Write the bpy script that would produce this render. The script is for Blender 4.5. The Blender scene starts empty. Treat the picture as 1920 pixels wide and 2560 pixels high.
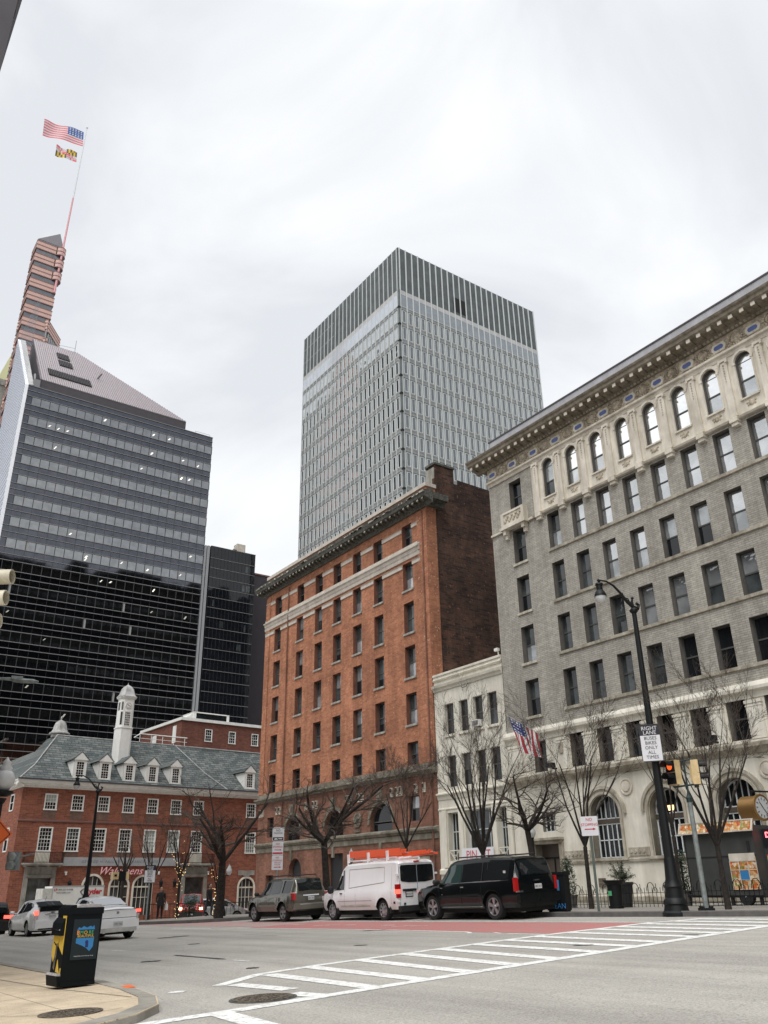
import bpy, bmesh, math, random
from mathutils import Vector, Matrix, noise as mnoise
from math import sin, cos, pi, radians, sqrt
random.seed(7)
scene = bpy.context.scene
COL = scene.collection
PI = math.pi

# ---------------------------------------------------------------- materials
MATS = {}
def newmat(name):
    m = bpy.data.materials.new(name); m.use_nodes = True
    nt = m.node_tree; b = nt.nodes['Principled BSDF']
    MATS[name] = m
    return m, nt, b
def N(nt, t, **kw):
    n = nt.nodes.new(t)
    for k, v in kw.items():
        if k.startswith('i_'):
            n.inputs[k[2:].replace('_', ' ')].default_value = v
        else: setattr(n, k, v)
    return n
def ramp(nt, pts, interp='LINEAR'):
    r = nt.nodes.new('ShaderNodeValToRGB'); cr = r.color_ramp; cr.interpolation = interp
    while len(cr.elements) < len(pts): cr.elements.new(0.5)
    for e, (p, c) in zip(cr.elements, pts):
        e.position = p; e.color = (c[0], c[1], c[2], 1) if hasattr(c, '__len__') else (c, c, c, 1)
    return r
def vary(name, col, amt=.15, scale=2.0, rough=.7, metal=0, bump=0, bscale=30, stain=0, spec=.5, zstretch=.25, coat=0):
    """surface with large soft variation, fine grain, optional vertical staining"""
    m, nt, b = newmat(name); L = nt.links
    tc = N(nt, 'ShaderNodeTexCoord')
    n1 = N(nt, 'ShaderNodeTexNoise', i_Scale=scale, i_Detail=6, i_Roughness=.6); L.new(tc.outputs['Object'], n1.inputs['Vector'])
    lo = [max(0, c*(1-amt)) for c in col]; hi = [min(1, c*(1+amt)) for c in col]
    r = ramp(nt, [(.3, lo), (.7, hi)]); L.new(n1.outputs['Fac'], r.inputs['Fac'])
    out = r.outputs['Color']
    if stain:
        mp = N(nt, 'ShaderNodeMapping'); mp.inputs['Scale'].default_value = (1.3, 1.3, zstretch)
        L.new(tc.outputs['Object'], mp.inputs['Vector'])
        n2 = N(nt, 'ShaderNodeTexNoise', i_Scale=1.1, i_Detail=8, i_Roughness=.7); L.new(mp.outputs['Vector'], n2.inputs['Vector'])
        r2 = ramp(nt, [(.38, (1-stain, 1-stain*1.05, 1-stain*1.15)), (.62, (1, 1, 1))]); L.new(n2.outputs['Fac'], r2.inputs['Fac'])
        mx = N(nt, 'ShaderNodeMix', data_type='RGBA', blend_type='MULTIPLY'); mx.inputs[0].default_value = 1
        L.new(out, mx.inputs[6]); L.new(r2.outputs['Color'], mx.inputs[7]); out = mx.outputs[2]
    L.new(out, b.inputs['Base Color'])
    b.inputs['Roughness'].default_value = rough; b.inputs['Metallic'].default_value = metal
    b.inputs['Specular IOR Level'].default_value = spec
    if coat: b.inputs['Coat Weight'].default_value = coat; b.inputs['Coat Roughness'].default_value = .05
    if bump:
        n3 = N(nt, 'ShaderNodeTexNoise', i_Scale=bscale, i_Detail=4); L.new(tc.outputs['Object'], n3.inputs['Vector'])
        bp = N(nt, 'ShaderNodeBump', i_Strength=bump, i_Distance=.02); L.new(n3.outputs['Fac'], bp.inputs['Height']); L.new(bp.outputs['Normal'], b.inputs['Normal'])
    return m
def brick(name, c1, c2, mortar, bw=.42, bh=.14, ms=.012, stain=.2, rough=.85, slope=False, big=.2, speck=None):
    m, nt, b = newmat(name); L = nt.links
    tc = N(nt, 'ShaderNodeTexCoord'); sx = N(nt, 'ShaderNodeSeparateXYZ'); L.new(tc.outputs['Object'], sx.inputs[0])
    ad = N(nt, 'ShaderNodeMath', operation='ADD'); L.new(sx.outputs['X'], ad.inputs[0])
    if not slope: L.new(sx.outputs['Y'], ad.inputs[1])
    else: ad.inputs[1].default_value = 0
    cb = N(nt, 'ShaderNodeCombineXYZ'); L.new(ad.outputs[0], cb.inputs['X']); L.new(sx.outputs['Z'], cb.inputs['Y'])
    bt = N(nt, 'ShaderNodeTexBrick'); L.new(cb.outputs[0], bt.inputs['Vector'])
    bt.inputs['Scale'].default_value = 1; bt.inputs['Brick Width'].default_value = bw; bt.inputs['Row Height'].default_value = bh
    bt.inputs['Mortar Size'].default_value = ms; bt.inputs['Mortar Smooth'].default_value = .3; bt.inputs['Bias'].default_value = -.1
    bt.inputs['Color1'].default_value = (*c1, 1); bt.inputs['Color2'].default_value = (*c2, 1); bt.inputs['Mortar'].default_value = (*mortar, 1)
    out = bt.outputs['Color']
    for sc, amt, lo, hi in ((.35, big, .35, .65), (3.5, .18, .35, .65)):
        n = N(nt, 'ShaderNodeTexNoise', i_Scale=sc, i_Detail=6, i_Roughness=.65); L.new(tc.outputs['Object'], n.inputs['Vector'])
        r = ramp(nt, [(lo, (1-amt,)*3), (hi, (1+amt*.5,)*3)]); L.new(n.outputs['Fac'], r.inputs['Fac'])
        mx = N(nt, 'ShaderNodeMix', data_type='RGBA', blend_type='MULTIPLY'); mx.inputs[0].default_value = 1
        L.new(out, mx.inputs[6]); L.new(r.outputs['Color'], mx.inputs[7]); out = mx.outputs[2]
    if stain:
        mp = N(nt, 'ShaderNodeMapping'); mp.inputs['Scale'].default_value = (1, 1, .15); L.new(tc.outputs['Object'], mp.inputs['Vector'])
        n = N(nt, 'ShaderNodeTexNoise', i_Scale=.9, i_Detail=7, i_Roughness=.7); L.new(mp.outputs['Vector'], n.inputs['Vector'])
        r = ramp(nt, [(.35, (1-stain,)*3), (.6, (1, 1, 1))]); L.new(n.outputs['Fac'], r.inputs['Fac'])
        mx = N(nt, 'ShaderNodeMix', data_type='RGBA', blend_type='MULTIPLY'); mx.inputs[0].default_value = 1
        L.new(out, mx.inputs[6]); L.new(r.outputs['Color'], mx.inputs[7]); out = mx.outputs[2]
    if speck:
        n = N(nt, 'ShaderNodeTexNoise', i_Scale=5.5, i_Detail=2); L.new(tc.outputs['Object'], n.inputs['Vector'])
        r = ramp(nt, [(.66, (0, 0, 0)), (.72, (1, 1, 1))]); L.new(n.outputs['Fac'], r.inputs['Fac'])
        mx = N(nt, 'ShaderNodeMix', data_type='RGBA'); L.new(r.outputs['Color'], mx.inputs[0]); L.new(out, mx.inputs[6]); mx.inputs[7].default_value = (*speck, 1); out = mx.outputs[2]
    L.new(out, b.inputs['Base Color']); b.inputs['Roughness'].default_value = rough; b.inputs['Specular IOR Level'].default_value = .3
    bp = N(nt, 'ShaderNodeBump', i_Strength=.4, i_Distance=.02); L.new(bt.outputs['Fac'], bp.inputs['Height']); bp.invert = True
    L.new(bp.outputs['Normal'], b.inputs['Normal'])
    return m
def plain(name, col, rough=.5, metal=0, spec=.5, coat=0, emit=None, es=1, ior=None):
    m, nt, b = newmat(name)
    b.inputs['Base Color'].default_value = (*col, 1); b.inputs['Roughness'].default_value = rough; b.inputs['Metallic'].default_value = metal
    b.inputs['Specular IOR Level'].default_value = spec
    if ior: b.inputs['IOR'].default_value = ior
    if coat: b.inputs['Coat Weight'].default_value = coat; b.inputs['Coat Roughness'].default_value = .04
    if emit: b.inputs['Emission Color'].default_value = (*emit, 1); b.inputs['Emission Strength'].default_value = es
    return m
def glassy(name, col, ior=1.6, metal=0, wob=.02, scale=1.5, rough=.03, vary_col=.25):
    m, nt, b = newmat(name); L = nt.links
    tc = N(nt, 'ShaderNodeTexCoord')
    n = N(nt, 'ShaderNodeTexNoise', i_Scale=.9, i_Detail=3); 
    oi = N(nt, 'ShaderNodeObjectInfo'); va = N(nt, 'ShaderNodeVectorMath', operation='ADD'); L.new(tc.outputs['Object'], va.inputs[0])
    cb = N(nt, 'ShaderNodeCombineXYZ'); ml = N(nt, 'ShaderNodeMath', operation='MULTIPLY'); ml.inputs[1].default_value = 37; L.new(oi.outputs['Random'], ml.inputs[0]); L.new(ml.outputs[0], cb.inputs['X'])
    L.new(cb.outputs[0], va.inputs[1]); L.new(va.outputs[0], n.inputs['Vector'])
    r = ramp(nt, [(.35, [c*(1-vary_col) for c in col]), (.65, [min(1, c*(1+vary_col)) for c in col])]); L.new(n.outputs['Fac'], r.inputs['Fac'])
    L.new(r.outputs['Color'], b.inputs['Base Color'])
    b.inputs['IOR'].default_value = ior; b.inputs['Metallic'].default_value = metal; b.inputs['Roughness'].default_value = rough
    if wob:
        n2 = N(nt, 'ShaderNodeTexNoise', i_Scale=scale, i_Detail=2); L.new(va.outputs[0], n2.inputs['Vector'])
        bp = N(nt, 'ShaderNodeBump', i_Strength=wob, i_Distance=.5); L.new(n2.outputs['Fac'], bp.inputs['Height']); L.new(bp.outputs['Normal'], b.inputs['Normal'])
    return m

# ---------------------------------------------------------------- mesh builder
class MB:
    def __init__(s): s.v = []; s.f = []; s.m = []; s.T = None
    def pt(s, p):
        p = Vector(p)
        if s.T is not None: p = s.T @ p
        s.v.append(tuple(p)); return len(s.v)-1
    def face(s, pts, mi=0):
        s.f.append([s.pt(p) for p in pts]); s.m.append(mi)
    def fi(s, idx, mi=0): s.f.append(list(idx)); s.m.append(mi)
    def box(s, x0, x1, y0, y1, z0, z1, mi=0, skip=''):
        i = [s.pt(p) for p in ((x0,y0,z0),(x1,y0,z0),(x1,y1,z0),(x0,y1,z0),(x0,y0,z1),(x1,y0,z1),(x1,y1,z1),(x0,y1,z1))]
        F = {'b': (3,2,1,0), 't': (4,5,6,7), 'f': (0,1,5,4), 'r': (1,2,6,5), 'k': (2,3,7,6), 'l': (3,0,4,7)}
        for k, q in F.items():
            if k not in skip: s.fi([i[j] for j in q], mi)
    def obox(s, c, ax, ay, az, mi=0):
        c = Vector(c); ax = Vector(ax); ay = Vector(ay); az = Vector(az)
        i = [s.pt(c+a*ax+b*ay+d*az) for a, b, d in ((-1,-1,-1),(1,-1,-1),(1,1,-1),(-1,1,-1),(-1,-1,1),(1,-1,1),(1,1,1),(-1,1,1))]
        for q in ((3,2,1,0),(4,5,6,7),(0,1,5,4),(1,2,6,5),(2,3,7,6),(3,0,4,7)): s.fi([i[j] for j in q], mi)
    def tube(s, p0, p1, r0, r1=None, n=8, mi=0, cap=True):
        p0 = Vector(p0); p1 = Vector(p1); r1 = r0 if r1 is None else r1
        d = (p1-p0)
        if d.length < 1e-6: return
        d.normalize(); a = d.orthogonal().normalized(); b = d.cross(a)
        A = [s.pt(p0+(a*cos(2*PI*k/n)+b*sin(2*PI*k/n))*r0) for k in range(n)]
        B = [s.pt(p1+(a*cos(2*PI*k/n)+b*sin(2*PI*k/n))*r1) for k in range(n)]
        for k in range(n): s.fi([A[k], A[(k+1)%n], B[(k+1)%n], B[k]], mi)
        if cap: s.fi(A[::-1], mi); s.fi(B, mi)
    def path(s, pts, rs, n=6, mi=0):
        pts = [Vector(p) for p in pts]
        if not hasattr(rs, '__len__'): rs = [rs]*len(pts)
        prev = None; a = None
        for i, p in enumerate(pts):
            d = (pts[min(i+1, len(pts)-1)]-pts[max(i-1, 0)]).normalized()
            if a is None: a = d.orthogonal().normalized()
            a = (a-d*a.dot(d)).normalized(); b = d.cross(a)
            R = [s.pt(p+(a*cos(2*PI*k/n)+b*sin(2*PI*k/n))*rs[i]) for k in range(n)]
            if prev:
                for k in range(n): s.fi([prev[k], prev[(k+1)%n], R[(k+1)%n], R[k]], mi)
            else: s.fi(R[::-1], mi)
            prev = R
        s.fi(prev, mi)
    def lathe(s, prof, c=(0,0,0), n=16, mi=0, axis='z', a0=0):
        c = Vector(c); rings = []
        for r, h in prof:
            R = []
            for k in range(n):
                t = 2*PI*k/n+a0
                q = Vector((r*cos(t), r*sin(t), h)) if axis == 'z' else (Vector((r*cos(t), h, r*sin(t))) if axis == 'y' else Vector((h, r*cos(t), r*sin(t))))
                R.append(s.pt(c+q))
            rings.append(R)
        for A, B in zip(rings, rings[1:]):
            for k in range(n): s.fi([A[k], A[(k+1)%n], B[(k+1)%n], B[k]], mi)
        s.fi(rings[0][::-1], mi); s.fi(rings[-1], mi)
    def extr(s, poly, f, mi=0, cap=True):
        """poly: list of 3D pts; f: extrusion vector"""
        f = Vector(f); A = [s.pt(p) for p in poly]; B = [s.pt(Vector(p)+f) for p in poly]; n = len(poly)
        for k in range(n): s.fi([A[k], A[(k+1)%n], B[(k+1)%n], B[k]], mi)
        if cap: s.fi(A[::-1], mi); s.fi(B, mi)
    def mesh(s, name, mats, smooth=None, fix=True):
        me = bpy.data.meshes.new(name); me.from_pydata(s.v, [], s.f)
        if not isinstance(mats, (list, tuple)): mats = [mats]
        for m in mats: me.materials.append(MATS[m] if isinstance(m, str) else m)
        me.polygons.foreach_set('material_index', s.m)
        if fix:
            bm = bmesh.new(); bm.from_mesh(me)
            if smooth is not None: bmesh.ops.remove_doubles(bm, verts=bm.verts, dist=.0004)
            bmesh.ops.recalc_face_normals(bm, faces=bm.faces); bm.to_mesh(me); bm.free()
        if smooth is not None:
            me.polygons.foreach_set('use_smooth', [True]*len(me.polygons))
            if smooth < 179: me.set_sharp_from_angle(angle=radians(smooth))
        me.update(); return me
    def build(s, name, mats, parent=None, smooth=None, loc=None, fix=True):
        return link(name, s.mesh(name, mats, smooth, fix), parent, loc)
def link(name, me, parent=None, loc=None, rot=None):
    o = bpy.data.objects.new(name, me); COL.objects.link(o)
    if parent is not None: o.parent = parent
    if loc is not None: o.location = loc
    if rot is not None: o.rotation_euler = rot
    return o
def tag(o, label=None, cat=None, group=None, kind=None):
    if label: o['label'] = label
    if cat: o['category'] = cat
    if group: o['group'] = group
    if kind: o['kind'] = kind
    return o
def thing(name, label, cat, loc=(0,0,0), rot=(0,0,0), group=None, scale=None):
    o = bpy.data.objects.new(name, None); COL.objects.link(o); o.location = loc
    o.rotation_euler = rot if hasattr(rot, '__len__') else (0, 0, rot)
    if scale: o.scale = scale
    o.empty_display_size = .3
    return tag(o, label, cat, group)
def copy_tree(o, parent=None, loc=None, rot=None):
    c = o.copy(); COL.objects.link(c)
    if parent is not None: c.parent = parent
    if loc is not None: c.location = loc
    if rot is not None: c.rotation_euler = rot
    for ch in list(o.children): copy_tree(ch, c)
    return c
def text(s, size, mat, depth=.004, shear=0, align='CENTER', space=1, bold=0):
    cu = bpy.data.curves.new('txt', 'FONT'); cu.body = s; cu.size = size; cu.extrude = depth; cu.align_x = align; cu.align_y = 'CENTER'
    cu.shear = shear; cu.space_character = space; cu.offset = bold; cu.resolution_u = 2
    o = bpy.data.objects.new('txt', cu); COL.objects.link(o)
    me = bpy.data.meshes.new_from_object(o.evaluated_get(bpy.context.evaluated_depsgraph_get()))
    bpy.data.objects.remove(o); bpy.data.curves.remove(cu)
    me.materials.clear(); me.materials.append(MATS[mat]); return me
def put_text(name, s, size, mat, parent, loc, rot=(PI/2, 0, 0), **kw):
    return link(name, text(s, size, mat, **kw), parent, loc, rot)
def arc_pts(cx, cz, r, n=10, a0=0, a1=PI, rz=None):
    rz = rz or r
    return [(cx+r*cos(a0+(a1-a0)*k/n), cz+rz*sin(a0+(a1-a0)*k/n)) for k in range(n+1)]

def wall(mb, x0, x1, z0, z1, ops, depth=.35, y=0, mi=0, mir=None):
    """front face at y with rectangular or arched openings (x0,x1,z0,z1[,arch]) and their reveals"""
    mir = mi if mir is None else mir
    xs = sorted({x0, x1, *[v for o in ops for v in o[:2] if x0 < v < x1]}); zs = sorted({z0, z1, *[v for o in ops for v in o[2:4] if z0 < v < z1]})
    idx = {}
    def P(i, j):
        if (i, j) not in idx: idx[(i, j)] = mb.pt((xs[i], y, zs[j]))
        return idx[(i, j)]
    for i in range(len(xs)-1):
        for j in range(len(zs)-1):
            cx = (xs[i]+xs[i+1])/2; cz = (zs[j]+zs[j+1])/2
            if any(o[0] < cx < o[1] and o[2] < cz < o[3] for o in ops): continue
            mb.fi([P(i, j), P(i+1, j), P(i+1, j+1), P(i, j+1)], mi)
    for o in ops:
        a, b, c, d = o[:4]
        if len(o) > 4 and o[4]:
            r = (b-a)/2; cx = (a+b)/2; n = 14; pts = arc_pts(cx, d-r, r, n)
            for k in range(n):
                p, q = pts[k], pts[k+1]
                mb.face([(p[0], y, p[1]), (p[0], y, d), (q[0], y, d), (q[0], y, q[1])] if k not in (0, n-1) else [(p[0], y, p[1]), (p[0], y, d), (q[0], y, d), (q[0], y, q[1])], mi)
                mb.face([(p[0], y, p[1]), (q[0], y, q[1]), (q[0], y+depth, q[1]), (p[0], y+depth, p[1])], mir)
            top = d-r
        else:
            mb.face([(a, y, d), (b, y, d), (b, y+depth, d), (a, y+depth, d)], mir); top = d
        mb.face([(a, y, c), (a, y, top), (a, y+depth, top), (a, y+depth, c)], mir)
        mb.face([(b, y, c), (b, y, top), (b, y+depth, top), (b, y+depth, c)], mir)
        mb.face([(a, y, c), (b, y, c), (b, y+depth, c), (a, y+depth, c)], mir)
def molding(mb, x0, x1, prof, mi=0, ends=True):
    """prof: list of (outward, z); runs along local x, outward is -y"""
    A = [mb.pt((x0, -o, z)) for o, z in prof]; B = [mb.pt((x1, -o, z)) for o, z in prof]
    for k in range(len(prof)-1): mb.fi([A[k], B[k], B[k+1], A[k+1]], mi)
    if ends: mb.fi(A[::-1], mi); mb.fi(B, mi)
    mb.fi([A[-1], B[-1], B[0], A[0]], mi)

def gz(X, Y):
    Xc = max(-150, min(60, X)); z = .1525+.01734*Xc+.03757*max(-4, min(22, Y))
    if X < -50: z -= .04*min(25, -50-X)
    return z
# ---------------------------------------------------------------- palette
brick('orange_brick', (.52,.215,.115), (.36,.135,.075), (.42,.25,.17), bw=.4, bh=.13, stain=.3, big=.28, speck=(.6,.38,.26))
brick('dark_brick', (.11,.055,.038), (.035,.022,.018), (.1,.07,.055), bw=.6, bh=.2, stain=.4, big=.5, speck=(.2,.09,.06))
brick('base_brick', (.3,.14,.095), (.21,.095,.065), (.23,.15,.11), stain=.35, big=.3)
brick('colonial_brick', (.31,.105,.06), (.19,.062,.042), (.26,.16,.12), bw=.5, bh=.16, stain=.12, big=.12, speck=(.34,.2,.15))
brick('brown_brick', (.22,.085,.06), (.14,.055,.04), (.16,.09,.07), bw=.5, bh=.16, stain=.1)
brick('grey_brick', (.48,.455,.4), (.385,.36,.315), (.27,.25,.215), bw=.42, bh=.115, ms=.014, stain=.25, big=.16)
brick('slate', (.17,.185,.175), (.055,.075,.078), (.02,.027,.028), bw=.75, bh=.26, ms=.03, stain=.3, slope=True, rough=.6, speck=(.2,.24,.23))
vary('cream_stone', (.72,.67,.58), amt=.12, scale=1.2, stain=.3, rough=.8, bump=.2, bscale=8)
vary('weathered_stone', (.5,.465,.39), amt=.22, scale=2.5, stain=.5, rough=.85, bump=.4, bscale=12)
vary('grey_stone', (.33,.32,.29), amt=.25, scale=1.5, stain=.4, rough=.85)
vary('dirty_stone', (.24,.22,.18), amt=.3, scale=2, stain=.5, rough=.9)
vary('white_stone', (.74,.71,.62), amt=.1, scale=.9, stain=.22, rough=.8, bump=.15, bscale=8)
vary('carved_stone', (.52,.455,.36), amt=.5, scale=5, stain=.4, rough=.9, bump=1, bscale=9)
vary('pale_stone', (.56,.51,.45), amt=.12, scale=2, stain=.2, rough=.8)
vary('cornice_dark', (.1,.1,.085), amt=.8, scale=6, stain=.4, rough=.7)
vary('peeling_paint', (.5,.48,.42), amt=.5, scale=7, stain=.5, rough=.8)
vary('white_paint', (.78,.78,.75), amt=.05, scale=2, rough=.5, stain=.1)
vary('lead', (.42,.42,.42), amt=.25, scale=2.5, stain=.4, rough=.5, zstretch=.5)
plain('blue_tile', (.07,.11,.3), .35)
plain('sash', (.07,.07,.068), .5); plain('sash_brown', (.09,.07,.055), .6)
plain('black_iron', (.008,.009,.01), .5, spec=.3)
plain('mirrored_black', (.006,.006,.007), .8)
plain('green_iron', (.012,.03,.028), .45)
glassy('glass_dark', (.01,.012,.014), ior=1.5)
glassy('glass_mid', (.05,.058,.06), ior=1.6, vary_col=.5)
glassy('glass_blind', (.38,.4,.41), ior=1.6, metal=.45, wob=.03, vary_col=.25)
glassy('glass_pale', (.56,.58,.59), ior=1.7, metal=.75, wob=.03, vary_col=.12)
glassy('glass_sky', (.93,.94,.94), ior=1.6, metal=.95, wob=.03, vary_col=.04)
glassy('curtain', (.33,.37,.35), ior=1.5, vary_col=.3)
glassy('tower_ribbon', (.27,.275,.28), metal=1, wob=.006, scale=.4, rough=.02, vary_col=.12)
glassy('tower_spandrel', (.1,.105,.12), metal=1, wob=.008, scale=.35, rough=.04, vary_col=.12)
glassy('tower_black', (.008,.009,.012), ior=1.5, wob=.02, scale=.3)
plain('tower_line', (.22,.215,.22), .5, metal=.2); plain('tower_mullion', (.03,.032,.035), .4)
vary('metal_roof', (.34,.3,.31), amt=.06, scale=1, rough=.5, metal=.2)
vary('shaded_reveal', (.13,.12,.105), amt=.2, scale=3, rough=.8)  # shade of the window recesses, with some dirt, put into the colour
vary('shaded_brown_reveal', (.17,.07,.045), amt=.25, scale=3, rough=.85)  # brick recesses: their shade and dirt mixed into a darker brown
vary('metal_strip', (.4,.4,.43), amt=.1, scale=1.5, rough=.5, stain=.15)
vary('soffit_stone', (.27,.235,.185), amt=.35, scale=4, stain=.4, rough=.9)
vary('metal_fascia', (.06,.052,.06), amt=.15, scale=1, rough=.5)
vary('purple_cladding', (.05,.042,.05), amt=.1, scale=1, rough=.6)
plain('fin_line', (.3,.33,.4), .5)
vary('fin_white', (.88,.9,.95), amt=.05, scale=1, rough=.4)
vary('concrete_panel', (.3,.315,.315), amt=.15, scale=.8, rough=.7, stain=.2)
vary('louver_grey', (.085,.1,.105), amt=.35, scale=.5, rough=.6, stain=.2)
vary('light_concrete', (.5,.5,.5), amt=.1, scale=1, rough=.7, stain=.15)
vary('corner_dark', (.12,.14,.14), amt=.3, scale=1, rough=.7)
plain('pilaster_white', (.56,.59,.59), .5); plain('frame_white', (.74,.78,.78), .5)
glassy('cool_glass', (.1,.12,.135), ior=1.8, wob=.02, scale=.5, vary_col=.18)
glassy('mirror_glass', (.6,.62,.64), metal=1, wob=.09, scale=.3, vary_col=.08)
glassy('band_glass', (.2,.23,.255), ior=2.0, wob=.01, vary_col=.12)
vary('pink_granite', (.56,.36,.31), amt=.06, scale=.6, rough=.6)
plain('pink_dark', (.2,.11,.1), .6); glassy('pink_glass', (.09,.1,.11), ior=2.0, wob=.02)
plain('copper_yellow', (.55,.55,.3), .6)
# street
def road_mat():
    m, nt, b = newmat('asphalt'); L = nt.links
    tc = N(nt, 'ShaderNodeTexCoord')
    out = None
    n1 = N(nt, 'ShaderNodeTexNoise', i_Scale=.35, i_Detail=8, i_Roughness=.65); L.new(tc.outputs['Object'], n1.inputs['Vector'])
    r1 = ramp(nt, [(.3, (.37,.352,.318)), (.7, (.46,.44,.4))]); L.new(n1.outputs['Fac'], r1.inputs['Fac'])
    n2 = N(nt, 'ShaderNodeTexNoise', i_Scale=32, i_Detail=5, i_Roughness=.85); L.new(tc.outputs['Object'], n2.inputs['Vector'])
    r2 = ramp(nt, [(.34, (.45,.45,.45)), (.48, (.95,.95,.95)), (.66, (1.35,1.35,1.35))]); L.new(n2.outputs['Fac'], r2.inputs['Fac'])
    mx = N(nt, 'ShaderNodeMix', data_type='RGBA', blend_type='MULTIPLY'); mx.inputs[0].default_value = 1; L.new(r1.outputs['Color'], mx.inputs[6]); L.new(r2.outputs['Color'], mx.inputs[7])
    mp = N(nt, 'ShaderNodeMapping'); mp.inputs['Scale'].default_value = (.06, 1.1, 1); L.new(tc.outputs['Object'], mp.inputs['Vector'])
    n3 = N(nt, 'ShaderNodeTexNoise', i_Scale=1, i_Detail=5, i_Roughness=.6); L.new(mp.outputs['Vector'], n3.inputs['Vector'])
    r3 = ramp(nt, [(.33, (.8,.8,.8)), (.62, (1.06,1.06,1.06))]); L.new(n3.outputs['Fac'], r3.inputs['Fac'])
    mx2 = N(nt, 'ShaderNodeMix', data_type='RGBA', blend_type='MULTIPLY'); mx2.inputs[0].default_value = 1; L.new(mx.outputs[2], mx2.inputs[6]); L.new(r3.outputs['Color'], mx2.inputs[7])
    # fine wandering cracks
    v = N(nt, 'ShaderNodeTexVoronoi', feature='DISTANCE_TO_EDGE', i_Scale=.22); 
    nd = N(nt, 'ShaderNodeTexNoise', i_Scale=1.5, i_Detail=5); L.new(tc.outputs['Object'], nd.inputs['Vector'])
    mxv = N(nt, 'ShaderNodeMix', data_type='RGBA', blend_type='LINEAR_LIGHT'); mxv.inputs[0].default_value = .35; L.new(tc.outputs['Object'], mxv.inputs[6]); L.new(nd.outputs['Color'], mxv.inputs[7]); L.new(mxv.outputs[2], v.inputs['Vector'])
    r4 = ramp(nt, [(.0, (.88,.88,.88)), (.003, (1,1,1))]); L.new(v.outputs['Distance'], r4.inputs['Fac'])
    mx3 = N(nt, 'ShaderNodeMix', data_type='RGBA', blend_type='MULTIPLY'); mx3.inputs[0].default_value = 1; L.new(mx2.outputs[2], mx3.inputs[6]); L.new(r4.outputs['Color'], mx3.inputs[7])
    L.new(mx3.outputs[2], b.inputs['Base Color']); b.inputs['Roughness'].default_value = .85; b.inputs['Specular IOR Level'].default_value = .3
    bp = N(nt, 'ShaderNodeBump', i_Strength=.5, i_Distance=.01); L.new(n2.outputs['Fac'], bp.inputs['Height']); L.new(bp.outputs['Normal'], b.inputs['Normal'])
road_mat()
def worn(name, col, under=(.33,.32,.3), lo=.40, hi=.46, sc=6, fine=40):
    m, nt, b = newmat(name); L = nt.links
    tc = N(nt, 'ShaderNodeTexCoord')
    n = N(nt, 'ShaderNodeTexNoise', i_Scale=sc, i_Detail=8, i_Roughness=.75); L.new(tc.outputs['Object'], n.inputs['Vector'])
    r = ramp(nt, [(lo, (0,0,0)), (hi, (1,1,1))]); L.new(n.outputs['Fac'], r.inputs['Fac'])
    n2 = N(nt, 'ShaderNodeTexNoise', i_Scale=fine, i_Detail=3, i_Roughness=.8); L.new(tc.outputs['Object'], n2.inputs['Vector'])
    r2 = ramp(nt, [(.3, (.72,.72,.72)), (.55, (1,1,1))]); L.new(n2.outputs['Fac'], r2.inputs['Fac'])
    mx = N(nt, 'ShaderNodeMix', data_type='RGBA'); L.new(r.outputs['Color'], mx.inputs[0]); mx.inputs[6].default_value = (*under, 1); mx.inputs[7].default_value = (*col, 1)
    m2 = N(nt, 'ShaderNodeMix', data_type='RGBA', blend_type='MULTIPLY'); m2.inputs[0].default_value = 1; L.new(mx.outputs[2], m2.inputs[6]); L.new(r2.outputs['Color'], m2.inputs[7])
    L.new(m2.outputs[2], b.inputs['Base Color']); b.inputs['Roughness'].default_value = .8
worn('road_paint', (.88,.88,.85), under=(.48,.47,.44), lo=.37, hi=.52, sc=8)
worn('red_lane', (.52,.17,.16), under=(.42,.22,.2), lo=.42, hi=.6, sc=2.5)
worn('red_faded', (.48,.27,.25), under=(.43,.37,.34), lo=.42, hi=.55, sc=2)
worn('tar', (.07,.07,.068), under=(.2,.2,.19), lo=.3, hi=.5, sc=9)
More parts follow.
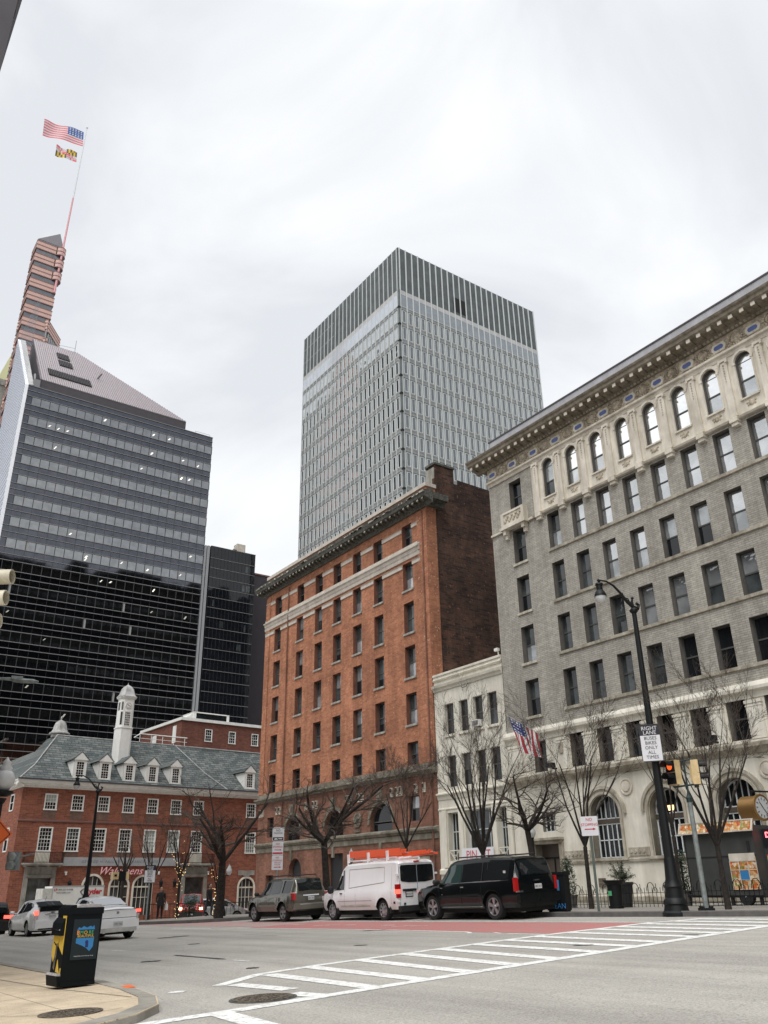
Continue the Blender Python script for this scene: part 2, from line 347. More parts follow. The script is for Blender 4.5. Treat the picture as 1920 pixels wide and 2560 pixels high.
def sidewalk_mat(name, base, joint, tile, amt=.12):
    m, nt, b = newmat(name); L = nt.links
    tc = N(nt, 'ShaderNodeTexCoord')
    bt = N(nt, 'ShaderNodeTexBrick'); L.new(tc.outputs['Object'], bt.inputs['Vector']); bt.offset = 0
    bt.inputs['Scale'].default_value = 1; bt.inputs['Brick Width'].default_value = tile; bt.inputs['Row Height'].default_value = tile; bt.inputs['Mortar Size'].default_value = .012
    bt.inputs['Color1'].default_value = (*base, 1); bt.inputs['Color2'].default_value = (*[c*.94 for c in base], 1); bt.inputs['Mortar'].default_value = (*joint, 1)
    n = N(nt, 'ShaderNodeTexNoise', i_Scale=1.2, i_Detail=8, i_Roughness=.7); L.new(tc.outputs['Object'], n.inputs['Vector'])
    r = ramp(nt, [(.3, (1-amt*1.5,)*3), (.65, (1+amt*.4,)*3)]); L.new(n.outputs['Fac'], r.inputs['Fac'])
    n2 = N(nt, 'ShaderNodeTexNoise', i_Scale=45, i_Detail=3, i_Roughness=.8); L.new(tc.outputs['Object'], n2.inputs['Vector'])
    r2 = ramp(nt, [(.33, (.68,.66,.62)), (.45, (1,1,1)), (.7, (1.12,1.12,1.12))]); L.new(n2.outputs['Fac'], r2.inputs['Fac'])
    mx = N(nt, 'ShaderNodeMix', data_type='RGBA', blend_type='MULTIPLY'); mx.inputs[0].default_value = 1; L.new(bt.outputs['Color'], mx.inputs[6]); L.new(r.outputs['Color'], mx.inputs[7])
    m2 = N(nt, 'ShaderNodeMix', data_type='RGBA', blend_type='MULTIPLY'); m2.inputs[0].default_value = 1; L.new(mx.outputs[2], m2.inputs[6]); L.new(r2.outputs['Color'], m2.inputs[7])
    L.new(m2.outputs[2], b.inputs['Base Color']); b.inputs['Roughness'].default_value = .9; b.inputs['Specular IOR Level'].default_value = .25
    bp = N(nt, 'ShaderNodeBump', i_Strength=.4, i_Distance=.01); L.new(n2.outputs['Fac'], bp.inputs['Height']); L.new(bp.outputs['Normal'], b.inputs['Normal'])
sidewalk_mat('tan_walk', (.62,.51,.37), (.3,.25,.19), 1.9, amt=.2)
sidewalk_mat('grey_walk', (.3,.28,.25), (.2,.19,.17), 1.5)
vary('kerb', (.33,.31,.27), amt=.2, scale=3, rough=.9, stain=.2, bump=.4)
vary('kerb_dark', (.11,.105,.1), amt=.25, scale=3, rough=.9)
vary('manhole_iron', (.15,.125,.095), amt=.75, scale=11, rough=.6, metal=.3, bump=1.5, bscale=45)
# cars and street things
vary('white_car', (.94,.945,.95), amt=.02, scale=1, rough=.25, coat=.6, stain=.05)
vary('dirty_white', (.55,.54,.5), amt=.2, scale=3, rough=.5)
plain('black_car', (.003,.0045,.005), .16, coat=.35, spec=.35)
vary('olive_car', (.13,.125,.1), amt=.1, scale=2, rough=.25, metal=.55, coat=.7)
plain('olive_light', (.22,.21,.175), .3, metal=.4)
plain('red_car', (.5,.02,.022), .2, coat=1); plain('silver_car', (.4,.41,.42), .25, metal=.6, coat=.5)
plain('black_plastic', (.018,.018,.019), .6); plain('under', (.01,.01,.01), .9)
plain('tyre', (.016,.016,.017), .85)
plain('rim_alloy', (.5,.51,.53), .28, metal=.85); plain('rim_steel', (.33,.33,.34), .35, metal=.7); plain('rim_dark', (.02,.02,.022), .6)
plain('chrome', (.65,.66,.68), .12, metal=1)
plain('car_glass', (.012,.015,.016), .03, ior=1.55); plain('car_glass_green', (.03,.06,.055), .03, ior=1.6); plain('car_glass_pale', (.42,.44,.46), .05, ior=1.6)
plain('tail_red', (.45,.012,.012), .15, coat=.5); plain('tail_lit', (.9,.1,.08), .2, emit=(1,.12,.08), es=1.3); plain('tail_clear', (.7,.6,.6), .15, coat=.5)
plain('lamp_warm', (1,.8,.5), .3, emit=(1,.66,.28), es=1.4); plain('headlamp', (1,.85,.6), .2, emit=(1,.75,.4), es=3.5)
plain('plate', (.62,.63,.62), .5); plain('plate_text', (.05,.05,.08), .5)
plain('orange_ladder', (.85,.12,.035), .4); plain('aluminium', (.6,.6,.6), .35, metal=.7)
plain('sign_white', (.72,.72,.75), .45); plain('sign_black', (.015,.015,.02), .45); plain('sign_red', (.5,.03,.05), .45); plain('sign_orange', (1,.17,.02), .4)
vary('galvanised', (.3,.34,.34), amt=.3, scale=6, rough=.5, metal=.3, stain=.3)
plain('pole_green', (.09,.115,.1), .5)
vary('signal_yellow', (.74,.56,.3), amt=.15, scale=5, rough=.55, stain=.3); vary('signal_pale', (.72,.66,.52), amt=.15, scale=4, rough=.5, stain=.4)
plain('signal_lit', (1,.15,.03), .3, emit=(1,.13,.02), es=.7)
plain('globe', (.6,.62,.62), .15, coat=.5); vary('globe_white', (.72,.72,.72), amt=.08, scale=3, rough=.3)
vary('bark', (.034,.027,.023), amt=.6, scale=9, rough=.95, bump=1.2, bscale=22, stain=.4)
vary('twig', (.075,.058,.048), amt=.3, scale=8, rough=.9)
vary('leaf_dark', (.022,.05,.025), amt=.5, scale=9, rough=.7); vary('leaf_olive', (.07,.085,.05), amt=.45, scale=9, rough=.7)
vary('cart_grey', (.055,.06,.058), amt=.2, scale=1.5, rough=.6, stain=.2)
plain('led_red', (1,.08,.08), .4, emit=(1,.1,.12), es=4)
plain('gold', (.33,.19,.07), .35, metal=.7); plain('clock_face', (.55,.57,.58), .4)
plain('flag_red', (.33,.02,.03), .8); plain('flag_white', (.6,.6,.6), .8); plain('flag_blue', (.02,.035,.16), .8)
plain('flag_yellow', (.75,.5,.05), .8); plain('flag_black', (.12,.11,.09), .8)
plain('sky_red', (.72,.16,.2), .8); plain('sky_blue', (.06,.12,.35), .8); plain('pole_pink', (.62,.3,.33), .5); plain('pole_grey', (.6,.62,.64), .5); plain('corner_grey', (.3,.31,.32), .5)
plain('box_black', (.006,.008,.01), .6, spec=.15); vary('box_top', (.4,.38,.38), amt=.3, scale=20, rough=.6)
plain('poster_dark', (.02,.03,.034), .6, spec=.2); plain('poster_blue', (.04,.22,.5), .4); plain('decal_yellow', (.62,.42,.06), .5)
plain('txt_orange', (.8,.33,.1), .5); plain('txt_green', (.1,.42,.2), .5); plain('txt_gold', (.75,.5,.1), .5); plain('txt_white', (.75,.75,.75), .5)
plain('neon_red', (.55,.02,.05), .3); plain('neon_pale', (.8,.55,.55), .4)
vary('board_grey', (.33,.34,.35), amt=.12, scale=2, rough=.6); plain('board_text', (.13,.15,.18), .6)
plain('skin', (.42,.26,.19), .6); plain('cloth_black', (.015,.015,.018), .9); plain('cloth_grey', (.05,.055,.06), .9); plain('hair', (.015,.012,.01), .8); plain('bag_white', (.75,.75,.75), .6)
def food_mat():
    m, nt, b = newmat('food_print'); L = nt.links
    tc = N(nt, 'ShaderNodeTexCoord')
    v = N(nt, 'ShaderNodeTexVoronoi', i_Scale=9); L.new(tc.outputs['Object'], v.inputs['Vector'])
    sp = N(nt, 'ShaderNodeSeparateColor'); L.new(v.outputs['Color'], sp.inputs[0])
    r = ramp(nt, [(0, (.55,.1,.03)), (.25, (.75,.33,.08)), (.45, (.72,.6,.42)), (.62, (.6,.14,.05)), (.8, (.3,.33,.08)), (.95, (.8,.72,.6))]); L.new(sp.outputs[0], r.inputs['Fac'])
    n = N(nt, 'ShaderNodeTexNoise', i_Scale=14, i_Detail=5); L.new(tc.outputs['Object'], n.inputs['Vector'])
    r2 = ramp(nt, [(.3, (.55,.5,.45)), (.7, (1.25,1.2,1.15))]); L.new(n.outputs['Fac'], r2.inputs['Fac'])
    mx = N(nt, 'ShaderNodeMix', data_type='RGBA', blend_type='MULTIPLY'); mx.inputs[0].default_value = 1; L.new(r.outputs['Color'], mx.inputs[6]); L.new(r2.outputs['Color'], mx.inputs[7])
    L.new(mx.outputs[2], b.inputs['Base Color']); b.inputs['Roughness'].default_value = .3
food_mat()
WC = {}
def window(parent, x, z, w, h, style='sash', top='glass_mid', bot='glass_dark', frac=.5, d=.24, sill=None, y=0):
    """one window of its own: frame, pane and sill; repeats share mesh data"""
    w = round(w, 2); h = round(h, 2); key = (style, w, h, top, bot, frac, d, sill)
    if key in WC:
        return copy_tree(WC[key], parent, (x, y, z), (0, 0, 0))
    f = MB(); p = MB(); fm = 'sash'
    if style == 'sash':
        t = .06
        f.box(0, t, d-.05, d+.03, 0, h); f.box(w-t, w, d-.05, d+.03, 0, h); f.box(t, w-t, d-.05, d+.03, h-t, h); f.box(t, w-t, d-.05, d+.03, 0, t)
        f.box(t, w-t, d-.04, d+.02, h*.5-.04, h*.5+.04)
    elif style == 'arch':
        t = .06; r = w/2
        f.box(0, t, d-.05, d+.03, 0, h-r); f.box(w-t, w, d-.05, d+.03, 0, h-r); f.box(t, w-t, d-.05, d+.03, 0, t)
        f.box(t, w-t, d-.04, d+.02, h*.42-.045, h*.42+.045); f.box(t, w-t, d-.02, d+.01, h-r-.015, h-r+.015)
        a = arc_pts(r, h-r, r, 14); b_ = arc_pts(r, h-r, r-t, 14)
        for k in range(14): f.extr([(a[k][0], d-.05, a[k][1]), (a[k+1][0], d-.05, a[k+1][1]), (b_[k+1][0], d-.05, b_[k+1][1]), (b_[k][0], d-.05, b_[k][1])], (0, .08, 0))
    elif style.startswith('col'):
        nx, ny = int(style[3]), int(style[4]); fm = 'white_paint'; t = .11
        o = -.03
        f.box(0, t, o, d+.03, 0, h); f.box(w-t, w, o, d+.03, 0, h); f.box(t, w-t, o, d+.03, h-t, h); f.box(-.04, w+.04, o-.05, d+.03, -.02, .1)
        gw = w-2*t; gh = h-t-.1
        for k in range(1, nx): f.box(t+gw*k/nx-.016, t+gw*k/nx+.016, d-.05, d-.01, .1, h-t)
        for k in range(1, ny):
            q = .035 if k == ny//2 else .016
            f.box(t, w-t, d-.06, d-.008, .1+gh*k/ny-q, .1+gh*k/ny+q)
    elif style == 'store':
        t = .05; fm = 'pilaster_white'
        f.box(0, t, d-.05, d+.03, 0, h); f.box(w-t, w, d-.05, d+.03, 0, h); f.box(t, w-t, d-.05, d+.03, h-t, h); f.box(t, w-t, d-.05, d+.03, 0, t)
        f.box(t, w-t, d-.05, d, h*.6-.03, h*.6+.03)
        if w > 2:
            for q in (.25, .5, .75): f.box(w*q-.03, w*q+.03, d-.06, d, t, h-t)
        else: f.box(w*.3-.02, w*.3+.02, d-.06, d, t, h-t)
    ins = .02
    if style == 'arch':
        r = w/2; zc = h*.42
        p.face([(ins, d, 0), (w-ins, d, 0), (w-ins, d, zc), (ins, d, zc)], 1)
        p.face([(ins, d, zc)]+[(w-ins, d, zc)]+[(px, d, pz) for px, pz in arc_pts(r, h-r, r-ins, 14)], 0)
    else:
        zc = h*(1-frac)
        if frac < 1: p.face([(ins, d, 0), (w-ins, d, 0), (w-ins, d, zc), (ins, d, zc)], 1)
        if frac > 0: p.face([(ins, d, zc), (w-ins, d, zc), (w-ins, d, h), (ins, d, h)], 0)
    wo = f.build('window', fm, parent, loc=(x, y, z))
    p.build('pane', [top, bot], wo)
    if sill:
        s = MB(); s.box(-.1, w+.1, -.1, d+.04, -.16, -.004); s.build('sill', sill, wo)
    WC[key] = wo
    return wo
# =============================================================== red brick hotel-like block
def rnd(seed): return random.Random(seed)
def red_building():
    T = thing('brick_building', 'tall orange red brick building with dark projecting cornice and black brick side wall', 'building', (-75.4, 38, 0))
    W = 27.35; rg = rnd(3)
    cols = [1.9, 6.45, 9.93, 13.2, 16.5, 19.76, 23.95]; w = 1.33
    rows = [(26.93, 28.82), (23.2, 25.5), (19.68, 22.15), (16.18, 18.62), (12.65, 14.97), (9.72, 11.36)]
    ops = [(c, c+w, a, b) for c in cols for a, b in rows]
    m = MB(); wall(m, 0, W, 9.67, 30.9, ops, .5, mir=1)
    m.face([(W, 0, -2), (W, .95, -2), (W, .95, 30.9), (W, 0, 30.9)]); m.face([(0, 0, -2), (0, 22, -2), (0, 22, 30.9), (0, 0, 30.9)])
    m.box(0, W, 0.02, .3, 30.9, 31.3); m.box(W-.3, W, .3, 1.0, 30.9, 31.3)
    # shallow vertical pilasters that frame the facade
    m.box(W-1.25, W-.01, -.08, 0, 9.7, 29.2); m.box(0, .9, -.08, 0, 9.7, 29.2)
    m.build('front_wall', ['orange_brick', 'shaded_brown_reveal'], T)
    m = MB(); m.face([(W-.02, .95, -2), (W-.02, 22, -2), (W-.02, 22, 32.5), (W-.02, 3.4, 32.75), (W-.02, 3.4, 31.2), (W-.02, .95, 31.2)])
    m.box(W-.3, W-.025, .95, 22, 30, 32.3); m.build('side_wall', 'dark_brick', T)
    m = MB(); m.box(.1, W-.3, .4, 22, 30.2, 30.6); m.build('roof', 'kerb_dark', T)
    c = MB(); c.box(W-1.15, W+.01, 1.05, 3.0, 30.6, 33.6); ch = c.build('chimney', ['dark_brick'], T)
    c = MB(); c.box(W-1.17, W-.1, .99, 1.05, 31.3, 33.35); c.build('render_panel', 'grey_stone', ch)
    c = MB(); c.box(W-1.25, W+.08, .95, 3.1, 33.6, 33.8); c.build('cap', 'cornice_dark', ch)
    # parapet cap
    m = MB(); m.box(-.1, W+.1, -.12, .42, 31.3, 31.62); m.box(W-.42, W+.1, .42, 1.02, 31.3, 31.62); m.build('parapet_cap', 'pale_stone', T)
    # cornice with brackets
    m = MB(); molding(m, -.95, W+.95, [(.05, 29.45), (.15, 29.45), (.2, 29.62), (.42, 29.72), (.95, 29.86), (1.0, 30.05), (1.05, 30.12), (1.1, 30.35), (.3, 30.62), (0, 30.75)])
    m.box(W, W+.95, 0, 1.55, 29.88, 30.4); m.box(W, W+.4, 0, 1.5, 29.5, 29.87)
    m.build('cornice', 'cornice_dark', T)
    m = MB(); rr = rnd(5)
    n = 46
    for k in range(n):
        x = -.6+(W+1.2)*k/(n-1); m.box(x-.09, x+.09, -.86, -.43, 29.62, 29.79)
        if rr.random() < .75: m.box(x-.11, x+.11, -.9, -.87, 29.7, 29.84, 1)
    for k in range(60):
        x = rr.uniform(-.8, W+.5); m.box(x, x+rr.uniform(.1, .7), -1.115, -1.1, 30.14, 30.14+rr.uniform(.04, .18), 1)
    m.build('cornice_brackets', ['cornice_dark', 'peeling_paint'], T)
    # stone bands
    m = MB()
    molding(m, -.1, W-.95, [(.0, 26.1), (.14, 26.1), (.2, 26.35), (.3, 26.42), (.3, 26.52), (.1, 26.6), (.06, 26.9), (0, 26.9)])
    molding(m, -.1, W-.95, [(0, 25.72), (.1, 25.72), (.14, 25.98), (0, 25.98)])
    for lo, hi, o in ((25.12, 25.46, .09), (28.3, 28.6, .07)):
        xs = [.0]+[v for c in cols for v in (c-.02, c+w+.02)]+[W-.95]
        for a, b in zip(xs[::2], xs[1::2]): molding(m, a, b, [(0, lo), (o, lo), (o, hi-.08), (o+.06, hi), (0, hi)])
    for k in range(150):
        x = .05+k*(W-1.1)/150; m.box(x, x+.09, -.13, 0, 26.0, 26.1)
    m.build('stone_bands', 'pale_stone', T)
    m = MB()
    molding(m, -.1, W+.08, [(0, 8.9), (.2, 8.9), (.32, 9.05), (.5, 9.12), (.5, 9.25), (.16, 9.3), (.1, 9.3), (.1, 9.66), (0, 9.66)]); m.box(W, W+.1, 0, 1, 8.9, 9.66)
    m.build('ledge', 'dirty_stone', T)
    # downpipes
    for x, z0 in ((W-.5, 1.5), (4.85, 6)): m = MB(); m.tube((x, -.13, z0), (x, -.13, 29.2), .065, n=6); m.build('downpipe', 'base_brick', T)
    # lower storeys
    ar = [(18.9, 21.85, 5.15, 7.42, 1), (12.2, 15.05, 5.15, 7.42, 1), (5.4, 8.05, 5.15, 7.42, 1)]
    lw = [(23.97, 25.2, 5.85, 7.58), (1.9, 3.15, 5.85, 7.58)]
    lo = [(6.2, 8.4, -1, 3.95, 1), (12.6, 15.0, .2, 4.1), (19.2, 21.6, .2, 3.6), (2.0, 3.4, -.5, 2.7)]
    m = MB(); wall(m, 0, W, -2, 8.9, ar+lw+lo, .45, mi=0)
    m.build('lower_wall', 'base_brick', T)
    m = MB(); molding(m, -.05, W+.05, [(0, 5.0), (.12, 5.0), (.2, 5.12), (.3, 5.18), (.3, 5.3), (0, 5.42)]); molding(m, -.02, W+.02, [(0, 4.55), (.08, 4.6), (.08, 4.95), (0, 4.98)])
    for a, b, c, d, *_ in ar:
        cx = (a+b)/2; r = (b-a)/2
        for k in range(12):
            A = arc_pts(cx, d-r, r+.02, 12); B = arc_pts(cx, d-r, r+.3, 12)
            m.extr([(A[k][0], -.07, A[k][1]), (A[k+1][0], -.07, A[k+1][1]), (B[k+1][0], -.07, B[k+1][1]), (B[k][0], -.07, B[k][1])], (0, .08, 0))
        m.box(cx-.28, cx+.28, -.22, 0, d+.1, d+.95); m.box(cx-.2, cx+.2, -.3, -.2, d+.35, d+.75); m.box(cx-.14, cx+.14, -.15, 0, 3.8, 4.6)
    m.build('stone_trim', 'dirty_stone', T)
    for cx in (25.9, 24.95, 22.6, 23.1, 21.9, 17.4, 17.9, 16.2, 15.7, 10.9, 10.4, 9.1, 4.4, 3.8, 1.0, .5):
        m = MB(); m.box(cx-.13, cx+.13, -.16, -.001, 7.95, 8.35); m.box(cx-.09, cx+.09, -.22, -.16, 8.02, 8.28, 1); m.box(cx-.13, cx+.13, -.12, -.001, 7.7, 7.93); m.build('corbel', ['cream_stone', 'dark_brick'], T)
    m = MB()
    for cx in (17.2, 10.3): m = MB(); m.lathe([(.55, -.02), (.55, -.1), (.42, -.1), (.4, -.05), (.2, -.05), (.1, -.12)], (cx, 0, 6.4), 16, axis='y'); m.box(cx-.35, cx+.35, -.1, 0, 5.5, 5.7); m.build('medallion', 'dirty_stone', T)
    m = MB(); m.box(25.0, 26.0, -.03, 0, 3.0, 3.5); m.box(23.4, 26.6, -.12, 0, 3.55, 3.8); m.box(23.5, 23.9, -.1, 0, 2.4, 3.5)
    m.box(23.9, 26.2, -.02, 0, 2.5, 3.5); m.build('door_surround', 'weathered_stone', T)
    for (a, b, c, d, *rest) in ar: window(T, a, c, b-a, d-c, 'arch', 'glass_dark', 'glass_dark', d=.36)
    window(T, 23.97, 5.85, 1.23, 1.73, 'sash', 'glass_blind', 'glass_dark', .5, .3); window(T, 1.9, 5.85, 1.25, 1.73, 'sash', 'glass_dark', 'glass_dark', .5, .3)
    for a, b, c, d in ((6.25, 8.35, -1, 3.95), (12.6, 15, .2, 4.1), (19.2, 21.6, .2, 3.6), (2, 3.4, -.5, 2.7)): m = MB(); m.box(a, b, .4, .46, c, d); m.build('door', 'rim_dark', T)
    for j, (a, b) in enumerate(rows):
        for i, c in enumerate(cols):
            q = rg.random()
            if j == 0: top, bot, fr = ('glass_mid', 'glass_dark', .5)
            elif j == 5: top, bot, fr = ('glass_mid' if q < .5 else 'glass_dark', 'glass_dark', .5)
            else: top, bot, fr = [('glass_blind', 'glass_dark', .5), ('glass_blind', 'glass_mid', .5), ('glass_mid', 'glass_blind', .5), ('glass_mid', 'glass_mid', .5), ('glass_mid', 'glass_dark', .7)][int(q*5)]
            window(T, c, a, w, round(b-a, 2), 'sash', top, bot, fr, .4, sill='grey_stone' if j not in (0, 5) else None)
red_building()

# =============================================================== small white stone building
def white_building():
    T = thing('stone_building', 'narrow three storey cream stone building between the orange brick and the grey brick buildings', 'building', (-48.0, 38, 0))
    W = 7.36
    cs = [1.14, 2.7, 4.23, 5.68]; w = .97
    ops = [(c, c+w, a, b) for c in cs for a, b in ((11.28, 13.42), (7.76, 9.83))]
    g = [(.95, 2.05, 3.1, 6.12), (2.75, 5.45, 3.1, 6.16), (5.9, 6.85, 3.1, 6.14)]
    m = MB(); wall(m, 0, W, -1, 15.2, ops+g, .55); m.box(0, W, .6, 15, 14.2, 14.6); m.build('front_wall', 'white_stone', T)
    m = MB()
    molding(m, 0, W, [(0, 14.45), (.08, 14.45), (.12, 14.6), (.25, 14.68), (.3, 14.85), (0, 14.95)])
    m.box(0, W, -.05, .5, 15.2, 15.55); molding(m, 0, W, [(0, 15.2), (.12, 15.22), (.16, 15.3), (0, 15.4)]); m.box(0, W, -.12, .55, 15.55, 15.7)
    molding(m, 0, W, [(0, 7.0), (.05, 7.0), (.1, 7.25), (.22, 7.32), (.22, 7.4), (0, 7.48)]); molding(m, 0, W, [(0, 6.3), (.06, 6.35), (.06, 6.42), (0, 6.46)])
    molding(m, 0, W, [(0, 2.3), (.12, 2.3), (.12, 2.55), (0, 2.65)])
    for a in (.45, 2.2, 5.5, 6.92): m.box(a, a+.42, -.1, 0, 2.7, 6.3)
    m.build('stone_trim', 'white_stone', T)
    for i, c in enumerate(cs):
        window(T, c, 11.28, w, 2.14, 'sash', 'glass_dark', 'glass_dark' if i != 3 else 'glass_mid', .5, .28, sill='white_stone')
        window(T, c, 7.76, w, 2.07, 'sash', 'glass_mid' if i == 1 else 'glass_dark', 'glass_dark', .5, .28)
    window(T, .95, 3.1, 1.1, 3.02, 'store', 'glass_dark', 'glass_dark', .5, .45); window(T, 2.75, 3.1, 2.7, 3.06, 'store', 'glass_mid', 'glass_dark', .5, .45); window(T, 5.9, 3.1, .95, 3.04, 'store', 'glass_dark', 'glass_dark', .5, .45)
    for a, b in ((1.0, 2.0), (5.92, 6.83)):
        m = MB()
        for x in (a, b): m.box(x-.03, x+.03, -.02, .04, 2.7, 3.75)
        m.box(a, b, -.02, .04, 3.7, 3.76); m.box(a, b, -.02, .04, 2.72, 2.78)
        m.tube((a, 0, 2.75), (b, 0, 3.72), .025, n=4); m.tube((b, 0, 2.75), (a, 0, 3.72), .025, n=4); m.box((a+b)/2-.2, (a+b)/2+.2, -.01, .03, 3.02, 3.06); m.box((a+b)/2-.2, (a+b)/2+.2, -.01, .03, 3.42, 3.46)
        m.build('balustrade', 'white_stone', T)
    m = MB(); m.path([(3.2, -.1, 14.35), (3.4, -.16, 14.2), (3.8, -.16, 14.22), (3.95, -.1, 14.45)], .03); m.build('cable', 'kerb_dark', T)
    m = MB(); m.tube((6.9, .2, 15.7), (6.9, .2, 16.15), .03); m.box(6.6, 6.95, .1, .3, 16.1, 16.28); m.build('floodlight', 'white_paint', T)
    a = thing('air_conditioner', 'white window air conditioner in third top floor window of the cream stone building', 'air conditioner', (-48.0+4.38, 37.75, 11.35))
    m = MB(); m.box(0, .68, -.1, .45, 0, .42); m.build('housing', 'white_paint', a)
    m = MB()
    for k in range(6): m.box(.05, .42, -.115, -.1, .06+k*.055, .085+k*.055)
    m.box(.46, .64, -.112, -.1, .06, .36); m.build('grille', 'kerb_dark', a)
    b = thing('banner', 'white banner with red capital letters under the wide window of the cream stone building', 'banner', (-48.0+2.55, 37.75, 2.5))
    m = MB(); m.box(0, 3.1, 0, .03, 0, 1.3); m.build('panel', 'sign_white', b)
    put_text('lettering', 'PIN', .72, 'sign_red', b, (1.0, -.005, .88)); put_text('lettering', 'IET', .72, 'sign_red', b, (2.35, -.005, .88))
    put_text('small_lettering', 'let', .3, 'pole_green', b, (.95, -.005, .25)); m = MB(); m.extr([(.2, -.01, .35), (.5, -.01, .35), (.35, -.01, .12)], (0, .008, 0)); m.build('heart_mark', 'txt_green', b)
white_building()

# =============================================================== grey brick building on the right
def grey_building():
    T = thing('grey_brick_building', 'long grey brick building with arched top floor windows and pale stone base', 'building', (-40.6, 38, 0))
    W = 31; rg = rnd(11)
    cx = [5.37+2.113*k for k in range(12)]; w = 1.04
    arch = [(c+.06, c+.06+.96, 25.12, 27.88, 1) for c in cx[:9]]
    rows = [(21.5, 23.95), (18.07, 20.5), (14.7, 17.0), (11.32, 13.56)]
    ops = list(arch)+[(c, c+w, a, b) for c in cx for a, b in rows]
    c1 = [(25.4, 27.6), (21.46, 23.9), (18.0, 20.46), (14.62, 17.03), (11.22, 13.5)]
    ops += [(2.05, 3.22, a, b) for a, b in c1]
    ops += [(c+.06, c+.06+.96, 25.3, 27.5) for c in cx[9:]]
    m = MB(); wall(m, 0, W, 10.46, 28.4, ops, .6, mir=1); m.face([(0, 0, -1), (0, 16, -1), (0, 16, 30), (0, 0, 30)]); m.build('front_wall', ['grey_brick', 'shaded_reveal'], T)
    # pale stone arcade on top floor
    m = MB(); x0 = 4.35; x1 = cx[8]+1.6
    ar2 = [(a-.0, b+.0, c, d, 1) for a, b, c, d, _ in arch]
    wall(m, x0, x1, 24.25, 28.0, ar2, .075, y=-.06)
    m.face([(x0, -.06, 24.25), (x0, 0, 24.25), (x0, 0, 28), (x0, -.06, 28)]); m.face([(x1, -.06, 24.25), (x1, 0, 24.25), (x1, 0, 28), (x1, -.06, 28)])
    for a, b, c, d, _ in arch:
        r = (b-a)/2; xc = (a+b)/2
        A = arc_pts(xc, d-r, r+.02, 14); B = arc_pts(xc, d-r, r+.17, 14)
        for k in range(14): m.extr([(A[k][0], -.12, A[k][1]), (A[k+1][0], -.12, A[k+1][1]), (B[k+1][0], -.12, B[k+1][1]), (B[k][0], -.12, B[k][1])], (0, .07, 0))
        for s in (a-.1, b+.0): m.box(s-.04, s+.14, -.13, -.05, d-r-.12, d-r)
        m.box(a-.12, a-.02, -.1, -.05, c, d-r-.12); m.box(b+.02, b+.12, -.1, -.05, c, d-r-.12)
        m.box(a-.08, b+.08, -.16, .1, c-.09, c); m.box(xc-.07, xc+.07, -.17, -.06, d, d+.12)
    m.build('arcade_stone', 'cream_stone', T)
    for k in range(10):
        x = cx[0]-.53+2.113*k if k < 9 else cx[8]+1.6
        m = MB(); m.box(x-.2, x+.2, -.19, -.055, 24.5, 27.75); m.box(x-.25, x+.25, -.23, -.055, 24.3, 24.5); m.box(x-.27, x+.27, -.25, -.055, 27.78, 27.93)
        m.lathe([(.07, -.05), (.07, -.27)], (x-.22, 0, 27.72), 10, axis='y'); m.lathe([(.07, -.05), (.07, -.27)], (x+.22, 0, 27.72), 10, axis='y')
        m.box(x-.24, x+.24, -.34, 0, 23.95, 24.22); m.box(x-.2, x+.2, -.26, 0, 23.75, 23.95)
        p = m.build('pilaster', 'cream_stone', T)
        o = MB()
        for q in range(7): o.lathe([(.02, -.19), (.055-.004*q, -.215), (.02, -.235)], (x, 0, 27.55-.17*q), 7, axis='y')
        o.build('ornament', 'carved_stone', p)
    for a, b, c, d, _ in arch:
        m = MB(); xc = (a+b)/2
        m.lathe([(.17, -.06), (.16, -.1), (.1, -.12)], (xc, 0, 24.72), 10, axis='y')
        for s in (-1, 1): m.lathe([(.07, -.06), (.06, -.1)], (xc+s*.24, 0, 24.8), 7, axis='y'); m.lathe([(.05, -.06), (.04, -.1)], (xc+s*.2, 0, 24.62), 7, axis='y')
        m.build('panel_ornament', 'carved_stone', T)
    m = MB(); molding(m, 0, W, [(0, 27.98), (.1, 27.98), (.14, 28.1), (.14, 28.16), (.28, 28.22), (.3, 28.34), (.05, 28.4), (0, 28.4)]); molding(m, x0-.1, W, [(0, 24.1), (.2, 24.1), (.26, 24.2), (.1, 24.26), (0, 24.26)])
    m.box(0, x0-.1, -.14, 0, 24.1, 24.25); m.build('string_course', 'cream_stone', T)
    # frieze
    m = MB(); m.box(0, W, -.05, .3, 28.4, 29.45); m.build('frieze', 'carved_stone', T)
    for k in range(15):
        x = .55+2.113*k
        if k < 15:
            o = MB(); o.box(x-.02-.36, x-.02+.36, -.1, -.05, 28.58, 28.64); o.box(x-.38, x+.34, -.1, -.05, 29.06, 29.12)
            for s in (-1, 1): o.lathe([(.26, -.05), (.26, -.11), (.2, -.11)], (x-.02+s*.2, 0, 28.85), 14, axis='y')
            fr = o.build('tile_frame', 'cream_stone', T)
            o = MB(); P = [(x-.02+.16*(1 if cos(t) > 0 else -1)+.13*cos(t), -.125, 28.85+.14*sin(t)) for t in [2*PI*q/20 for q in range(20)]]; o.extr(P, (0, .03, 0)); o.build('blue_tile', 'blue_tile', fr)
        x += 1.06
        o = MB(); o.lathe([(.32, -.05), (.31, -.1), (.26, -.16), (.21, -.12), (.2, -.1), (.05, -.16)], (x, 0, 28.88), 14, axis='y')
        rr = rnd(k)
        for q in range(16):
            t = 2*PI*q/16; o.lathe([(.07, -.04), (.05, -.14)], (x+.4*cos(t), 0, 28.88+.36*sin(t)), 6, axis='y')
        for q in range(8): o.lathe([(.06, -.04), (.05, -.12)], (x+rr.choice((-1, 1))*rr.uniform(.44, .56), 0, rr.uniform(28.5, 29.3)), 6, axis='y')
        o.build('medallion', 'carved_stone', T)
